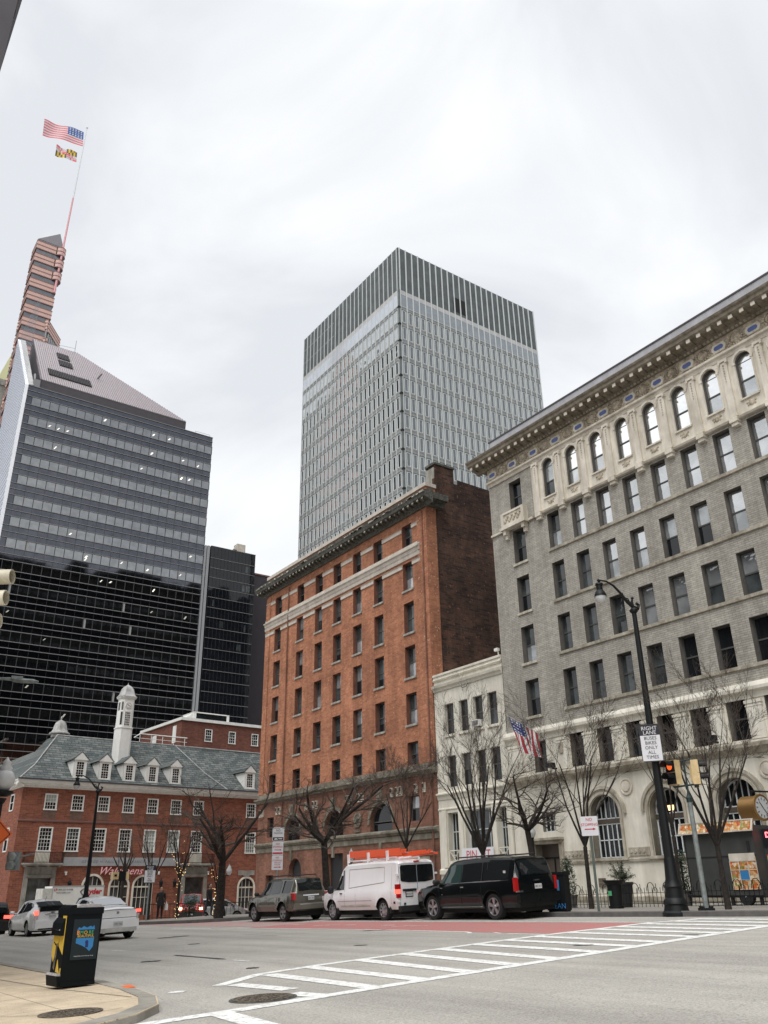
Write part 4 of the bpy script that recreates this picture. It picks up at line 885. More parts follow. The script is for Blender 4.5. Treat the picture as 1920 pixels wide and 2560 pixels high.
# =============================================================== dark glass office tower (left)
def dark_tower():
    T = thing('glass_tower', 'dark glass office tower with horizontal ribbon windows and sloping metal roof', 'tower', (-135, 20.5, 0), PI/2)
    W = 34.2; H = 81.6; rg = rnd(21)
    fl = [79.53-3.742*k for k in range(20)]
    m = MB(); m.face([(0, 0, 0), (W, 0, 0), (W, 0, H), (0, 0, H)]); m.face([(W, 0, 0), (W, 30, 0), (W, 30, H), (W, 0, H)]); m.face([(0, 30, 0), (0, 30, 80), (W, 30, 80), (W, 30, 0)])
    m.face([(0, 0, H), (W, 0, H), (W, 30, H), (0, 30, H)])
    m.build('spandrel_wall', 'tower_spandrel', T)
    nx = 22; x0 = .95; dx = (W-x0)/nx
    for k, z in enumerate(fl):
        b = MB(); b.face([(x0, -.03, z-1.64), (W, -.03, z-1.64), (W, -.03, z), (x0, -.03, z)])
        if rg.random() < .99:
            n = [4, 6, 5, 0, 0, 0, 2, 5, 4, 2, 1, 1, 0, 1, 1, 1, 0, 1, 0, 0][k]
            for q in range(n):
                i = rg.randrange(1, nx-1); x = x0+dx*i+.25; w = rg.uniform(.16, .32); zz = z-rg.uniform(.35, .9); h = rg.uniform(.3, .55)
                b.face([(x, -.036, zz-h), (x+w, -.036, zz-h), (x+w+.3, -.036, zz), (x+.3, -.036, zz)], 1 if k < 9 else 2)
            for q in range(rg.randrange(0, 3)):
                i = rg.randrange(1, nx-1); x = x0+dx*i+.05; b.face([(x, -.036, z-1.6), (x+.35, -.036, z-1.6), (x+.35, -.036, z-.05), (x, -.036, z-.05)], 3)
        b.build('window_band', ['tower_ribbon', 'ceiling_light', 'ceiling_dim', 'blind_strip'], T)
    m = MB()
    for z in fl:
        for zz in (z, z-1.64, z-2.68): m.box(-.02, W+.03, -.13, -.01, zz-.05, zz+.05)
    m.box(-.02, W+.03, -.13, .2, H-.08, H+.04); m.box(-.02, W+.03, -.13, -.01, H-1.05, H-.95)
    m.build('horizontal_strips', 'tower_line', T)
    m = MB()
    for k in range(nx+1):
        x = x0+dx*k
        for z in fl: m.box(x-.05, x+.05, -.08, -.02, z-1.64, z); m.box(x-.015, x+.015, -.03, -.01, z-3.7, z-1.64)
    m.build('mullions', 'tower_mullion', T)
    m = MB()
    for k in range(25): m.box(W+.0, W+.04, .3+k*1.2, .34+k*1.2, 0, H)
    m.build('side_mullions', 'tower_mullion', T)
    # white ribbed side fin
    m = MB(); P = [(0, -.05, -1), (0, -.05, H), (0, 19.2, 102.5), (0, 19.2, -1)]; m.extr(P, (-.55, 0, 0), 0)
    m.extr([(.02, -.02, H), (.02, 19.2, 102.5), (.9, 19.2, 102.5), (.9, .5, H+.5)], (0, 0, .12), 1)
    sf = m.build('side_fin', ['fin_white', 'light_concrete'], T)
    m = MB()
    for k in range(24):
        y = .3+k*.8; m.box(-.6, -.54, y-.06, y+.06, 0, H+1.08*y)
    for k in range(90): m.box(-.58, -.55, -.04, 19.2, 12+k*1.0, 12.1+k*1.0)
    m.build('rib', 'fin_line', sf)
    # roof
    s = lambda y: 81.6+1.09*y
    pts = [(2.4, 3.8), (30, 3.8), (11.6, 21.7), (2.5, 21.7)]
    m = MB(); m.extr([(x, y, s(y)) for x, y in pts], (0, .2, -.25)); rf = m.build('sloping_roof', 'metal_roof', T)
    m = MB()
    for k in range(68):
        x = 2.6+k*.405; y1 = 21.7 if x < 11.6 else 3.8+(30-x)/(30-11.6)*17.9
        if y1 > 4: m.extr([(x-.025, 3.8, s(3.8)), (x+.025, 3.8, s(3.8)), (x+.025, y1, s(y1)), (x-.025, y1, s(y1))], (0, -.06, .07))
    m.build('standing_seams', 'purple_grey', rf)
    for xa, xb, ya, yb in ((6.8, 9.15, 15.5, 18.1), (6.75, 9.25, 12.2, 14.7), (4.1, 12.0, 6.5, 9.1)):
        m = MB(); m.extr([(xa, ya, s(ya)), (xb, ya, s(ya)), (xb, yb, s(yb)), (xa, yb, s(yb))], (0, -.1, .12), 0)
        n = int((xb-xa)/.32)
        for k in range(n): x = xa+.16+k*.32; m.extr([(x-.03, ya, s(ya)), (x+.03, ya, s(ya)), (x+.03, yb, s(yb)), (x-.03, yb, s(yb))], (0, -.2, .22), 1)
        m.build('roof_louvre', ['under', 'metal_fascia'], rf)
    m = MB(); m.box(2.4, 30, 3.9, 4.1, 81.6, s(3.8)); m.box(2.4, 2.6, 3.9, 22, 81.6, 84); m.extr([(2.45, 3.8, s(3.8)), (2.45, 21.7, s(21.7)), (2.45, 21.7, 82), (2.45, 3.8, 82)], (.1, 0, 0)); m.extr([(30, 3.9, 81.6), (30, 3.9, s(3.8)), (11.6, 21.8, s(21.7)), (11.6, 21.8, 81.6)], (-.1, .1, 0)); m.build('roof_fascia', 'metal_fascia', T)
    m = MB(); m.tube((13.9, 11.4, s(11.4)), (14.4, 10.5, s(11.4)+.9), .16); m.tube((10.9, 21.5, 105), (10.9, 21.5, 108), .05); m.tube((3.4, 21.5, 105.1), (10.9, 21.5, 106), .03); m.tube((31, 1, 82.6), (34, 1, 82.6), .03); m.tube((31, 1, 81.6), (31, 1, 82.6), .03); m.tube((34, 1, 81.6), (34, 1, 82.6), .03)
    m.box(.8, 1.9, .6, 1.6, 81.6, 83.5); m.tube((1.2, 2, 83), (1.5, 5, 87), .2); m.build('rooftop_pipes', 'tower_line', T)
    # pale corner strip
    m = MB(); m.box(W+.05, W+.35, -.4, .4, 0, 59.1); m.box(W+.5, W+.95, -.5, .4, 0, 59.1); m.build('corner_strip', 'corner_grey', T)
plain('ceiling_light', (.8,.8,.7), .5, emit=(1,.95,.8), es=.5); plain('ceiling_dim', (.5,.5,.42), .5, emit=(1,.9,.7), es=.08); plain('blind_strip', (.3,.3,.29), .5); plain('purple_grey', (.19,.16,.18), .6)
dark_tower()
def low_block():
    T = thing('glass_block', 'lower black glass office block attached to the right of the dark glass tower', 'building', (-134.6, 55.9, 0), PI/2)
    W = 9; H = 59.2
    m = MB(); m.box(0, W, 0, 20, 0, H); m.build('glass_wall', 'tower_black', T)
    m = MB()
    for k in range(15):
        for zz in (H-2.3-3.742*k, H-4.2-3.742*k): m.box(0, W+.02, -.1, 0, zz-.04, zz+.04)
    m.box(0, W+.02, -.08, 0, H-.05, H+.05); m.build('horizontal_strips', 'tower_line', T)
    m = MB()
    for k in range(13):
        m.box(.7*k, .7*k+.03, -.05, -.003, 0, H)
    m.build('mullions', 'tower_mullion', T)
    m = MB(); rg = rnd(4)
    for k in range(12):
        z = H-4.2-3.742*rg.randrange(0, 13); x = rg.uniform(.3, W-1.2); m.box(x, x+rg.uniform(.3, .9), -.012, 0, z+.3, z+1.5, rg.choice((0, 1)))
    m.build('blinds', ['blind_strip', 'glass_mid'], T)
    u = MB(); u.box(5.6, 7.3, 1, 2.5, 59.6, 61.2); u.box(5.7, 5.8, 1, 1.1, 59, 59.7); u.extr([(4.9, 1, 59.9), (5.6, 1, 59.9), (5.6, 1, 60.9)], (0, 1, 0)); u.build('roof_fan', 'cream_stone', T)
low_block()
T = thing('clad_building', 'plain dark purple brown slab behind the black glass block', 'building', (-140, 64.5, 0), PI/2)
m = MB(); m.box(0, 22, 0, 14, 0, 57.5); m.build('cladding', 'purple_cladding', T)
m = MB(); m.box(-.1, 22.1, -.12, 14, 57.5, 57.8); m.build('coping', 'pink_dark', T)

# =============================================================== glass and concrete tower in the middle
def mid_tower():
    T = thing('office_tower', 'tall grey office tower with white vertical fins and small outlined windows', 'tower', (-105, 78.3, 0), PI/2)
    S = 37.3; H = 118.3; n = 24; p = S/n
    rows = [103.1-3.88*k for k in range(16)]; wh = 2.75; ww = .84; base = 40
    m = MB(); m.box(0, S, 0, S, base-40, H-.4); m.build('concrete_wall', 'concrete_panel', T)
    m = MB(); m.box(-.03, S+.03, -.03, S+.03, 107.9, H); lv = m.build('louvre_screen', 'louver_grey', T)
    m = MB(); 
    for q in (3.4, 6.9):
        m.box(-.07, -.03, 24, S, H-q-.05, H-q+.05)
    m.box(8.9*p, 11.0*p, -.06, -.03, 108.6, 112.2, 1); m.build('screen_rail', ['light_concrete', 'under'], lv)
    m = MB(); m.box(-.06, S+.06, -.06, S+.06, 106.9, 107.9); m.box(-.08, S+.08, -.08, S+.08, 103.95, 104.12); m.build('pale_band', 'light_concrete', T)
    m = MB(); m.face([(0, -.05, 104.1), (S, -.05, 104.1), (S, -.05, 106.9), (0, -.05, 106.9)]); m.build('glass_band', 'band_glass', T)
    m = MB(); m.face([(-.05, 0, 104.1), (-.05, S, 104.1), (-.05, S, 106.9), (-.05, 0, 106.9)]); m.build('glass_band', 'band_sky', T)
    m = MB()
    for k in range(n+1):
        x = .32+k*(S-.5)/n
        m.box(x-.1, x+.1, -.17, -.02, base, 107.9); m.box(-.13, -.02, x-.07, x+.07, base, 107.9)
        m.box(x-.12, x+.12, -.17, -.02, 107.9, H+.02); m.box(-.15, -.02, x-.09, x+.09, 107.9, H+.02)
    m.build('vertical_fins', 'pilaster_white', T)
    m = MB(); m.box(-.2, .14, -.2, .14, base, 107.9)
    for z in rows: m.box(-.3, .2, -.3, .2, z+.25, z+.6, 1)
    m.build('corner_column', ['corner_dark', 'under'], T)
    m = MB()
    for z in rows: m.box(0, S, -.1, 0, z+.1, z+.22); m.box(-.1, 0, 0, S, z+.1, z+.22); m.box(0, S, -.06, 0, z-wh-.2, z-wh-.12, 1); m.box(-.06, 0, 0, S, z-wh-.2, z-wh-.12, 1)
    m.build('floor_lines', ['corner_dark', 'light_concrete'], T)
    # windows: frame outline and pane; front = right face, side = left face
    def unit(side, glass):
        f = MB(); t = .075; P = (lambda a, y, z: (a, y, z)) if not side else (lambda a, y, z: (y, a, z))
        def bx(a, b, y0, y1, c, d, mb=f):
            if side: mb.box(y0, y1, a, b, c, d)
            else: mb.box(a, b, y0, y1, c, d)
        bx(0, t, -.1, -.01, 0, wh); bx(ww-t, ww, -.1, -.01, 0, wh); bx(t, ww-t, -.1, -.01, 0, t); bx(t, ww-t, -.1, -.01, wh-t, wh)
        g = MB(); g.face([P(0, -.03, 0), P(ww, -.03, 0), P(ww, -.03, wh), P(0, -.03, wh)])
        d = MB(); bx(ww, ww+.14, -.06, 0, .2, wh, d)
        return f, g, d
    fr, fg, fd = unit(False, 0); sr, sg, sd = unit(True, 0)
    pr = {}
    for side, (f, g, d) in ((0, (fr, fg, fd)), (1, (sr, sg, sd))):
        me = f.mesh('window', 'frame_white'); mg = g.mesh('pane', 'cool_glass' if not side else 'mirror_glass'); pr[side] = (me, mg)
    vis = []
    for j, z in enumerate(rows):
        for k in range(n): vis.append((0, j, k)); vis.append((1, j, k))
    # the ones that show largest: nearest columns on both faces
    ind = set([(0, j, k) for j in range(10) for k in range(5)]+[(1, j, k) for j in range(10) for k in range(5)])
    cnt = 0
    allf = MB(); allg = MB(); alls = MB(); alld = MB()
    for s, j, k in vis:
        a = .32+k*(S-.5)/n+.38; z = rows[j]-wh
        loc = (a, 0, z) if not s else (0, a, z)
        if (s, j, k) in ind:
            o = link('window', pr[s][0], T, loc); link('pane', pr[s][1], o)
        else:
            for src, dst in (((fr, sr)[s], allf), ((fg, sg)[s], (allg, alls)[s])):
                b = len(dst.v); dst.v += [(v[0]+loc[0], v[1]+loc[1], v[2]+loc[2]) for v in src.v]; dst.f += [[q+b for q in fc] for fc in src.f]; dst.m += src.m
        src = (fd, sd)[s]; b = len(alld.v); alld.v += [(v[0]+loc[0], v[1]+loc[1], v[2]+loc[2]) for v in src.v]; alld.f += [[q+b for q in fc] for fc in src.f]; alld.m += src.m
    w = MB(); nf = len(allf.v)
    w.v = allf.v+allg.v+alls.v; w.f = allf.f+[[q+nf for q in f] for f in allg.f]+[[q+nf+len(allg.v) for q in f] for f in alls.f]; w.m = [0]*len(allf.f)+[1]*len(allg.f)+[2]*len(alls.f)
    tag(w.build('windows', ['frame_white', 'cool_glass', 'mirror_glass'], T), kind='stuff')
glassy('band_sky', (.5,.54,.6), ior=2.2, wob=.01, vary_col=.06)
mid_tower()

# =============================================================== pink striped tower with flagpole
def pink_tower():
    T = thing('striped_tower', 'slender pink stone tower with dark window bands and a pointed dark roof', 'tower', (-200, 25.9, 0), PI/2)
    m = MB(); m.box(.15, 6.7, .15, 6, 100, 166); m.build('window_bands', 'pink_glass', T)
    m = MB(); z = 165.4; k = 0
    while z > 106:
        h = 2.6
        m.box(0, 6.9, 0, 6.3, z-h, z)
        if k < 3: m.lathe([(1.25, z-h), (1.25, z)], (6.5, .6, 0), 16); m.box(5.2, 7.6, .0, 2.4, z-h, z)
        z -= 4.25; k += 1
    sb = m.build('stone_bands', 'pink_granite', T, smooth=30)
    m = MB(); z = 165.4; k = 0
    while z > 106:
        for zz in (z, z-1.3, z-2.6): m.box(-.06, 6.96, -.06, 6.3, zz-.12, zz+.12); 
        if k < 3:
            for zz in (z, z-1.3, z-2.6): m.lathe([(1.32, zz-.12), (1.32, zz+.12)], (6.5, .6, 0), 16)
        z -= 4.25; k += 1
    m.build('dark_lines', 'pink_dark', sb)
    m = MB(); a = (.1, .1, 166); b = (6.9, .1, 166); c = (6.9, 6, 166); d = (.1, 6, 166); t = (6.2, 5, 174.5)
    for q in ((a, b, t), (b, c, t), (c, d, t), (d, a, t)): m.face(q)
    m.build('pointed_roof', 'metal_fascia', T)
    # wider lower block, corner towards the street
    Tr = Matrix.Translation((6.3, -.3, 0)) @ Matrix.Rotation(radians(-35), 4, 'Z')
    m = MB(); m.T = Tr; m.box(-7.9, -.1, .1, 8.9, 60, 140.9); m.build('lower_windows', 'pink_glass', T)
    m = MB(); m.T = Tr; z = 141
    while z > 60: m.box(-8, 0, 0, 9, z-3.0, z); z -= 6.0
    lb = m.build('lower_bands', 'pink_granite', T)
    m = MB(); m.T = Tr; z = 141
    while z > 60:
        for q in (0, 1.0, 2.0, 3.0): m.box(-8.06, .06, -.06, 9.06, z-q-.12, z-q+.1)
        z -= 6.0
    m.build('dark_lines', 'pink_dark', lb)
    m = MB(); m.T = Tr; z = 138
    while z > 60:
        for q in range(7): m.box(-1.2*q-.1, -1.2*q, -.03, .1, z-3, z)
        for q in range(8): m.box(-.1, .03, 1.2*q, 1.2*q+.1, z-3, z)
        z -= 6.0
    m.build('mullions', 'light_concrete', T)
    F = thing('flagpole', 'tall thin flagpole, pink below and grey above, on the striped tower', 'flagpole', (-199.6, 33.4, 150))
    m = MB(); m.tube((0, -1.0, 0), (0, -.55, 34), .3, .24, n=8); m.build('lower_pole', 'pole_pink', F)
    m = MB(); m.tube((0, -.55, 34), (0, -.2, 62), .24, .13, n=8); m.lathe([(.05, 61.8), (.32, 62.1), (.32, 62.5), (.05, 62.9)], (0, -.2, 0), 10); m.build('upper_pole', 'pole_grey', F)
pink_tower()
def flag_grid(o_name, label, cat, loc, rot, L, H, fn, mats, parent_wave, group=None, nx=40, ny=26, droop=.0):
    T = thing(o_name, label, cat, loc, rot, group)
    m = MB(); P = {}
    for i in range(nx+1):
        for j in range(ny+1):
            u = i/nx; v = j/ny
            P[i, j] = m.pt((-u*L, parent_wave*sin(u*9+v*2)*(.2+u), v*H-droop*u*u*H+.05*H*sin(u*7+1)*u))
    for i in range(nx):
        for j in range(ny): m.fi([P[i, j], P[i+1, j], P[i+1, j+1], P[i, j+1]], fn((i+.5)/nx, (j+.5)/ny))
    m.build('cloth', mats, T, smooth=180, fix=False)
    return T
def us(u, v):
    if u < .4 and v > 6/13: 
        a = (u/.4*11); b = (v-6/13)/(7/13)*9
        return 1 if (int(a) % 2 == 1 and int(b) % 2 == 1) or (int(a) % 2 == 0 and int(b) % 2 == 0 and 0 < int(a) < 10 and 0 < int(b) < 8 and False) else 2
    return 0 if int(v*13) % 2 == 0 else 1
flag_grid('flag', 'large red, white and blue striped flag flying at the top of the tall flagpole', 'flag', (-199.6, 33.0, 204.4), (0, radians(-5), PI/2), 11.4, 5.7, us, ['sky_red', 'flag_white', 'sky_blue'], .45, None, 55, 39, .28)
def md(u, v):
    q1 = (u < .5) == (v > .5)
    if q1:
        uu = (u % .5)*2; vv = (v % .5)*2; s = int(uu*6) % 2; return 0 if (s ^ (vv > (1-uu))) else 1
    cx = abs((u % .5)-.25); cy = abs((v % .5)-.25)
    a = cx < .06 or cy < .06; left = ((u % .5) < .25) ^ ((v % .5) < .25); return (2 if left else 3) if a else (3 if left else 2)
flag_grid('flag', 'small yellow, black, red and white quartered flag below the large striped flag', 'flag', (-199.6, 32.0, 197.5), (0, radians(-4), PI/2), 6.0, 3.8, md, ['flag_yellow', 'flag_black', 'sky_red', 'flag_white'], .4, None, 48, 32, .15)
T = thing('stone_tower', 'old grey stone tower with a pale yellow pyramid roof at the far left edge', 'tower', (-240, 26.3, 0), PI/2)
m = MB(); m.box(0, 12.5, 0, 12, 60, 142); m.build('stone_shaft', 'grey_stone', T)
m = MB(); b = [(1.3, .5, 143), (12.2, .5, 143), (12.2, 12, 143), (1.3, 12, 143)]
for k in range(4): m.face([b[k], b[(k+1) % 4], (7.5, 6, 168)])
m.build('pyramid_roof', 'copper_yellow', T)
m = MB(); m.box(-.4, 12.9, -.4, 12, 141, 143); m.build('cornice', 'grey_stone', T)

# =============================================================== unseen blocks added for the tower glass to reflect, and the near corner building
def plain_block(name, label, loc, W, D_, H, mat, rz, fh=3.8, step=3.2):
    T = thing(name, label, 'building', loc, rz)
    m = MB(); m.box(0, W, 0, D_, 0, H); m.build('wall', mat, T)
    m = MB()
    for k in range(1, int(H/fh)):
        m.box(.5, W-.5, -.03, -.005, k*fh, k*fh+1.6); 
    m.build('window_bands', 'glass_dark', T)
    m = MB()
    for k in range(int(W/step)): m.box(k*step, k*step+.5, -.2, 0, 0, H)
    m.box(-.3, W+.3, -.3, D_, H, H+1); m.build('piers', mat, T)
    rs = random.Random(8); m = MB(); x = 0  # uneven tops added to break up the reflected edge
    while x < W-3:
        q = rs.uniform(3, 11); m.box(x, min(W, x+q), 1, D_-1, H+1, H+1+rs.choice((0.5, 1.5, 3, 5, 2))); x += q
    m.build('stepped_top', mat, T)
plain_block('reflection_block', 'unseen dark block added behind the viewer for the dark glass tower to mirror', (46, 168, 0), 158, 30, 113, 'mirrored_black', -PI/2)  # never in view; added so the tower's lower glass reflects black
plain_block('reflection_block', 'unseen dark block added off to the left for the grey tower to mirror', (-208, -6, 0), 95, 30, 196, 'mirrored_black', PI)  # never in view; added and sized to darken the lower left-face panes
T = thing('corner_building', 'dark building overhead at the top left corner, only its cornice edge in view', 'building', (-60, .6, 0))
m = MB(); m.box(0, 44, -20, 0, -1.5, 30.3); m.build('wall', 'metal_fascia', T)
m = MB(); m.T = Matrix.Scale(-1, 4, (0, 1, 0)); molding(m, -1, 45, [(0, 29.2), (.12, 29.2), (.16, 29.9), (.3, 30.1), (.32, 30.9), (.42, 31.1), (.4, 31.9), (0, 32)]); 
for k in range(46): m.box(-.7+k, -.35+k, -.3, 0, 30.0, 30.6)
m.build('cornice', 'metal_fascia', T)
# =============================================================== ground
def sheet(name, xs, ys, mat, dz, holes=None):
    m = MB(); I = {}
    for i, x in enumerate(xs):
        for j, y in enumerate(ys): I[i, j] = m.pt((x, y, gz(x, y)+dz))
    for i in range(len(xs)-1):
        for j in range(len(ys)-1): m.fi([I[i, j], I[i+1, j], I[i+1, j+1], I[i, j+1]])
    return tag(m.build(name, mat), kind='structure')
xs = [-900, -400, -200]+[-150+2.5*k for k in range(85)]+[120, 400]; ys = [-400, -150, -60, -30, -15, -8, -4]+[-4+2*k for k in range(1, 13)]+[22, 30, 40, 60, 90, 150, 400, 900]; ys = sorted(set(ys))
tag(sheet('road', xs, ys, 'asphalt', 0), kind='structure')
def dens(P, step=1.0, closed=True):
    out = []; n = len(P)
    for i in range(n if closed else n-1):
        a = Vector((*P[i], 0)); b = Vector((*P[(i+1) % n], 0)); k = max(1, int((b-a).length/step))
        out += [tuple((a+(b-a)*q/k)[:2]) for q in range(k)]
    if not closed: out.append(P[-1])
    return out
def slab(name, P, mat, h, drop=.3, step=2.0):
    """raised pavement with sloping-ground following top"""
    Q = dens(P, step); bm = bmesh.new(); vs = [bm.verts.new((x, y, 0)) for x, y in Q]; f = bm.faces.new(vs)
    bmesh.ops.triangulate(bm, faces=[f])
    # refine so that the top follows the ground
    for _ in range(3):
        es = [e for e in bm.edges if e.calc_length() > 4 and not e.is_boundary]
        if es: bmesh.ops.subdivide_edges(bm, edges=es, cuts=1); bmesh.ops.triangulate(bm, faces=bm.faces[:])
    be = [e for e in bm.edges if e.is_boundary]
    r = bmesh.ops.extrude_edge_only(bm, edges=be); low = {v for v in r['geom'] if isinstance(v, bmesh.types.BMVert)}
    for v in bm.verts: v.co.z = gz(v.co.x, v.co.y)+(h if v not in low else -drop)
    bmesh.ops.recalc_face_normals(bm, faces=bm.faces)
    me = bpy.data.meshes.new(name); bm.to_mesh(me); bm.free(); me.materials.append(MATS[mat]); return tag(link(name, me), kind='structure')
def kerb(name, line, mat, w=.17, h=.15, inner=1, step=.8):
    """stone edging along a polyline; inner=+1 puts its width to the left of travel"""
    L = dens(line, step, False); m = MB(); prev = None
    for i, p in enumerate(L):
        a = Vector((*L[max(0, i-1)], 0)); b = Vector((*L[min(len(L)-1, i+1)], 0)); d = (b-a).normalized(); nn = Vector((-d.y, d.x, 0))*inner*w
        p = Vector((*p, 0)); q = p+nn; z = gz(p.x, p.y)
        R = [m.pt((p.x-nn.x*.12, p.y-nn.y*.12, z-.1)), m.pt((p.x, p.y, z+h-.02)), m.pt((p.x+nn.x*.12, p.y+nn.y*.12, z+h)), m.pt((q.x, q.y, z+h)), m.pt((q.x, q.y, z-.1))]
        if prev:
            for k in range(4): m.fi([prev[k], R[k], R[k+1], prev[k+1]])
        prev = R
    return tag(m.build(name, mat), kind='structure')
edgeA = [(60, 22.3), (-12, 22.3), (-18, 22.3), (-30, 22.6), (-40.2, 22.6), (-41.4, 21.6), (-42.0, 19.9), (-43.5, 18.6), (-46, 17.6), (-47.6, 17.15), (-50, 17.3), (-51.8, 18.6), (-52.3, 21.5), (-52.3, 31), (-54, 33), (-78, 33), (-79.5, 35), (-79.5, 80)]
slab('pavement', [(60, 41), (60, 22.3)]+edgeA[1:-1]+[(-79.5, 41)], 'grey_walk', .142)
kerb('kerb', edgeA, 'kerb_dark', h=.155, inner=-1)
edgeB = [(-70, 5.6), (-25, 5.62), (-17, 5.55), (-14.8, 5.42), (-13.3, 5.2), (-12.3, 4.85), (-11.6, 4.3), (-11.15, 3.6), (-11.0, 2.6), (-11.0, -8), (-11, -60)]
slab('corner_pavement', edgeB+[(-70, -60)], 'tan_walk', .1, step=1.0)
kerb('corner_kerb', edgeB, 'kerb', w=.26, h=.105, inner=-1, step=.4)
slab('far_pavement', [(-81.5, -20), (-81.5, 90), (-140, 90), (-140, -20)], 'grey_walk', .14)
# road markings
def strip(mb, line, w, dz=.006, step=.7, mi=0):
    L = dens(line, step, False); prev = None
    for i, p in enumerate(L):
        a = Vector((*L[max(0, i-1)], 0)); b = Vector((*L[min(len(L)-1, i+1)], 0)); d = (b-a).normalized(); nn = Vector((-d.y, d.x, 0))*w/2
        q0 = Vector((*p, 0))+nn; q1 = Vector((*p, 0))-nn
        R = [mb.pt((q.x, q.y, gz(q.x, q.y)+dz)) for q in (q0, q1)]
        if prev: mb.fi([prev[0], prev[1], R[1], R[0]], mi)
        prev = R
m = MB()
strip(m, [(-14.5, 6.72), (-15.5, 7.95), (-15.85, 9.5), (-15.98, 11.04), (-16.15, 12.7), (-16.32, 14.6), (-16.4, 16.5), (-16.32, 19.9), (-15.6, 21.4)], .26)
strip(m, [(-10.6, 1.6), (-11.1, 3.2), (-11.38, 4.37), (-11.42, 5.64), (-11.65, 8.05), (-11.95, 12.44), (-12.2, 16), (-12.4, 19.18), (-12.5, 22.0)], .3)
for a, b, c, d in [(-14.4, 6.95, -12.75, 7.1), (-12.3, 6.86, -11.5, 6.98), (-15.3, 8.05, -11.7, 7.9), (-15.75, 9.15, -11.75, 8.86), (-16.0, 10.42, -11.85, 9.9), (-16.05, 11.6, -12.0, 10.98), (-16.15, 12.65, -12.05, 12.0), (-16.3, 13.74, -12.1, 13.2), (-16.3, 14.77, -12.2, 14.3), (-16.35, 15.74, -12.2, 15.2), (-16.4, 16.86, -12.3, 16.4), (-16.4, 17.84, -12.35, 17.3), (-16.4, 18.65, -12.4, 18.15), (-16.3, 19.6, -12.4, 19.15), (-16.2, 20.5, -12.45, 20.1), (-16, 21.3, -12.5, 21.0), (-11.3, 5.3, -9.0, 5.1), (-11.2, 3.9, -8.5, 3.6)]:
    strip(m, [(a, b), (c, d)], .33, .007)
tag(m.build('crosswalk_marking', 'road_paint'), kind='structure')
m = MB()
strip(m, [(-34.2, 16.5), (-24.2, 16.75), (-19.9, 16.55)], .13); strip(m, [(-19.9, 16.55), (-19.5, 16.35), (-19.3, 16.15)], .12); strip(m, [(-18.7, 16.5), (-18.2, 16.3)], .1); strip(m, [(-17.9, 16.25), (-16.3, 16.2)], .1)
strip(m, [(-44, 20.0), (-16.4, 20.05)], .1); strip(m, [(-39.4, 15.9), (-35.7, 16.05)], .1); strip(m, [(-27.1, 9.1), (-26.3, 9.25)], .09); strip(m, [(-19.2, 9.2), (-18.4, 9.22)], .09); strip(m, [(-14.45, 5.85), (-14.3, 6.05)], .25)
strip(m, [(-60, 12.9), (-52, 12.9)], .1)
tag(m.build('lane_marking', 'road_paint'), kind='structure')
m = MB()
strip(m, [(-33.5, 18.35), (-16.4, 18.2)], 3.35, .0035, step=1.2); tag(m.build('bus_lane', 'red_lane'), kind='structure')
m = MB(); strip(m, [(-47, 18.3), (-33.5, 18.35)], 2.6, .0032, step=1.2); tag(m.build('bus_lane_faded', 'red_faded'), kind='structure')
m = MB()
for k, (x, s) in enumerate([(-25.4, .5), (-24.6, .3), (-26.6, .5), (-30.5, .8), (-33, .6), (-29, .4)]):
    strip(m, [(x, 17.9+.2*(k % 3)), (x+s, 18.15+.2*(k % 3))], .08, .0075); strip(m, [(x+.2, 18.3), (x+.2+s, 18.45)], .06, .0075)
tag(m.build('faded_lettering', 'road_paint'), kind='structure')
m = MB(); rr = random.Random(9)
for a, b, w in [((-31.6, 12.2), (-31.5, 13.35), .5), ((-22.6, 9.2), (-19.6, 9.22), .17), ((-16.9, 8.4), (-16.75, 8.6), .35), ((-21.5, 7.95), (-21.2, 8.3), .4), ((-24.6, 16.15), (-24.05, 16.85), .25), ((-12.85, 16.7), (-12.5, 16.75), .3), ((-26.5, 11.2), (-26.3, 11.5), .3), ((-19.5, 12.6), (-19.2, 12.8), .25), ((-29, 14.2), (-26.5, 14.25), .08), ((-13.6, 14.1), (-13.2, 14.3), .2)]:
    a = Vector(a); b = Vector(b); n = 10; d = (b-a); nn = Vector((-d.y, d.x)).normalized(); prev = None
    for k in range(n+1):
        p = a+d*k/n; ww = w/2*(.55+.6*rr.random())*(1 if 0 < k < n else .2)
        R = [m.pt((p.x+nn.x*ww, p.y+nn.y*ww, gz(p.x, p.y)+.009)), m.pt((p.x-nn.x*ww*.8, p.y-nn.y*ww*.8, gz(p.x, p.y)+.009))]
        if prev: m.fi([prev[0], prev[1], R[1], R[0]])
        prev = R
tag(m.build('road_patches', 'tar'), kind='structure')
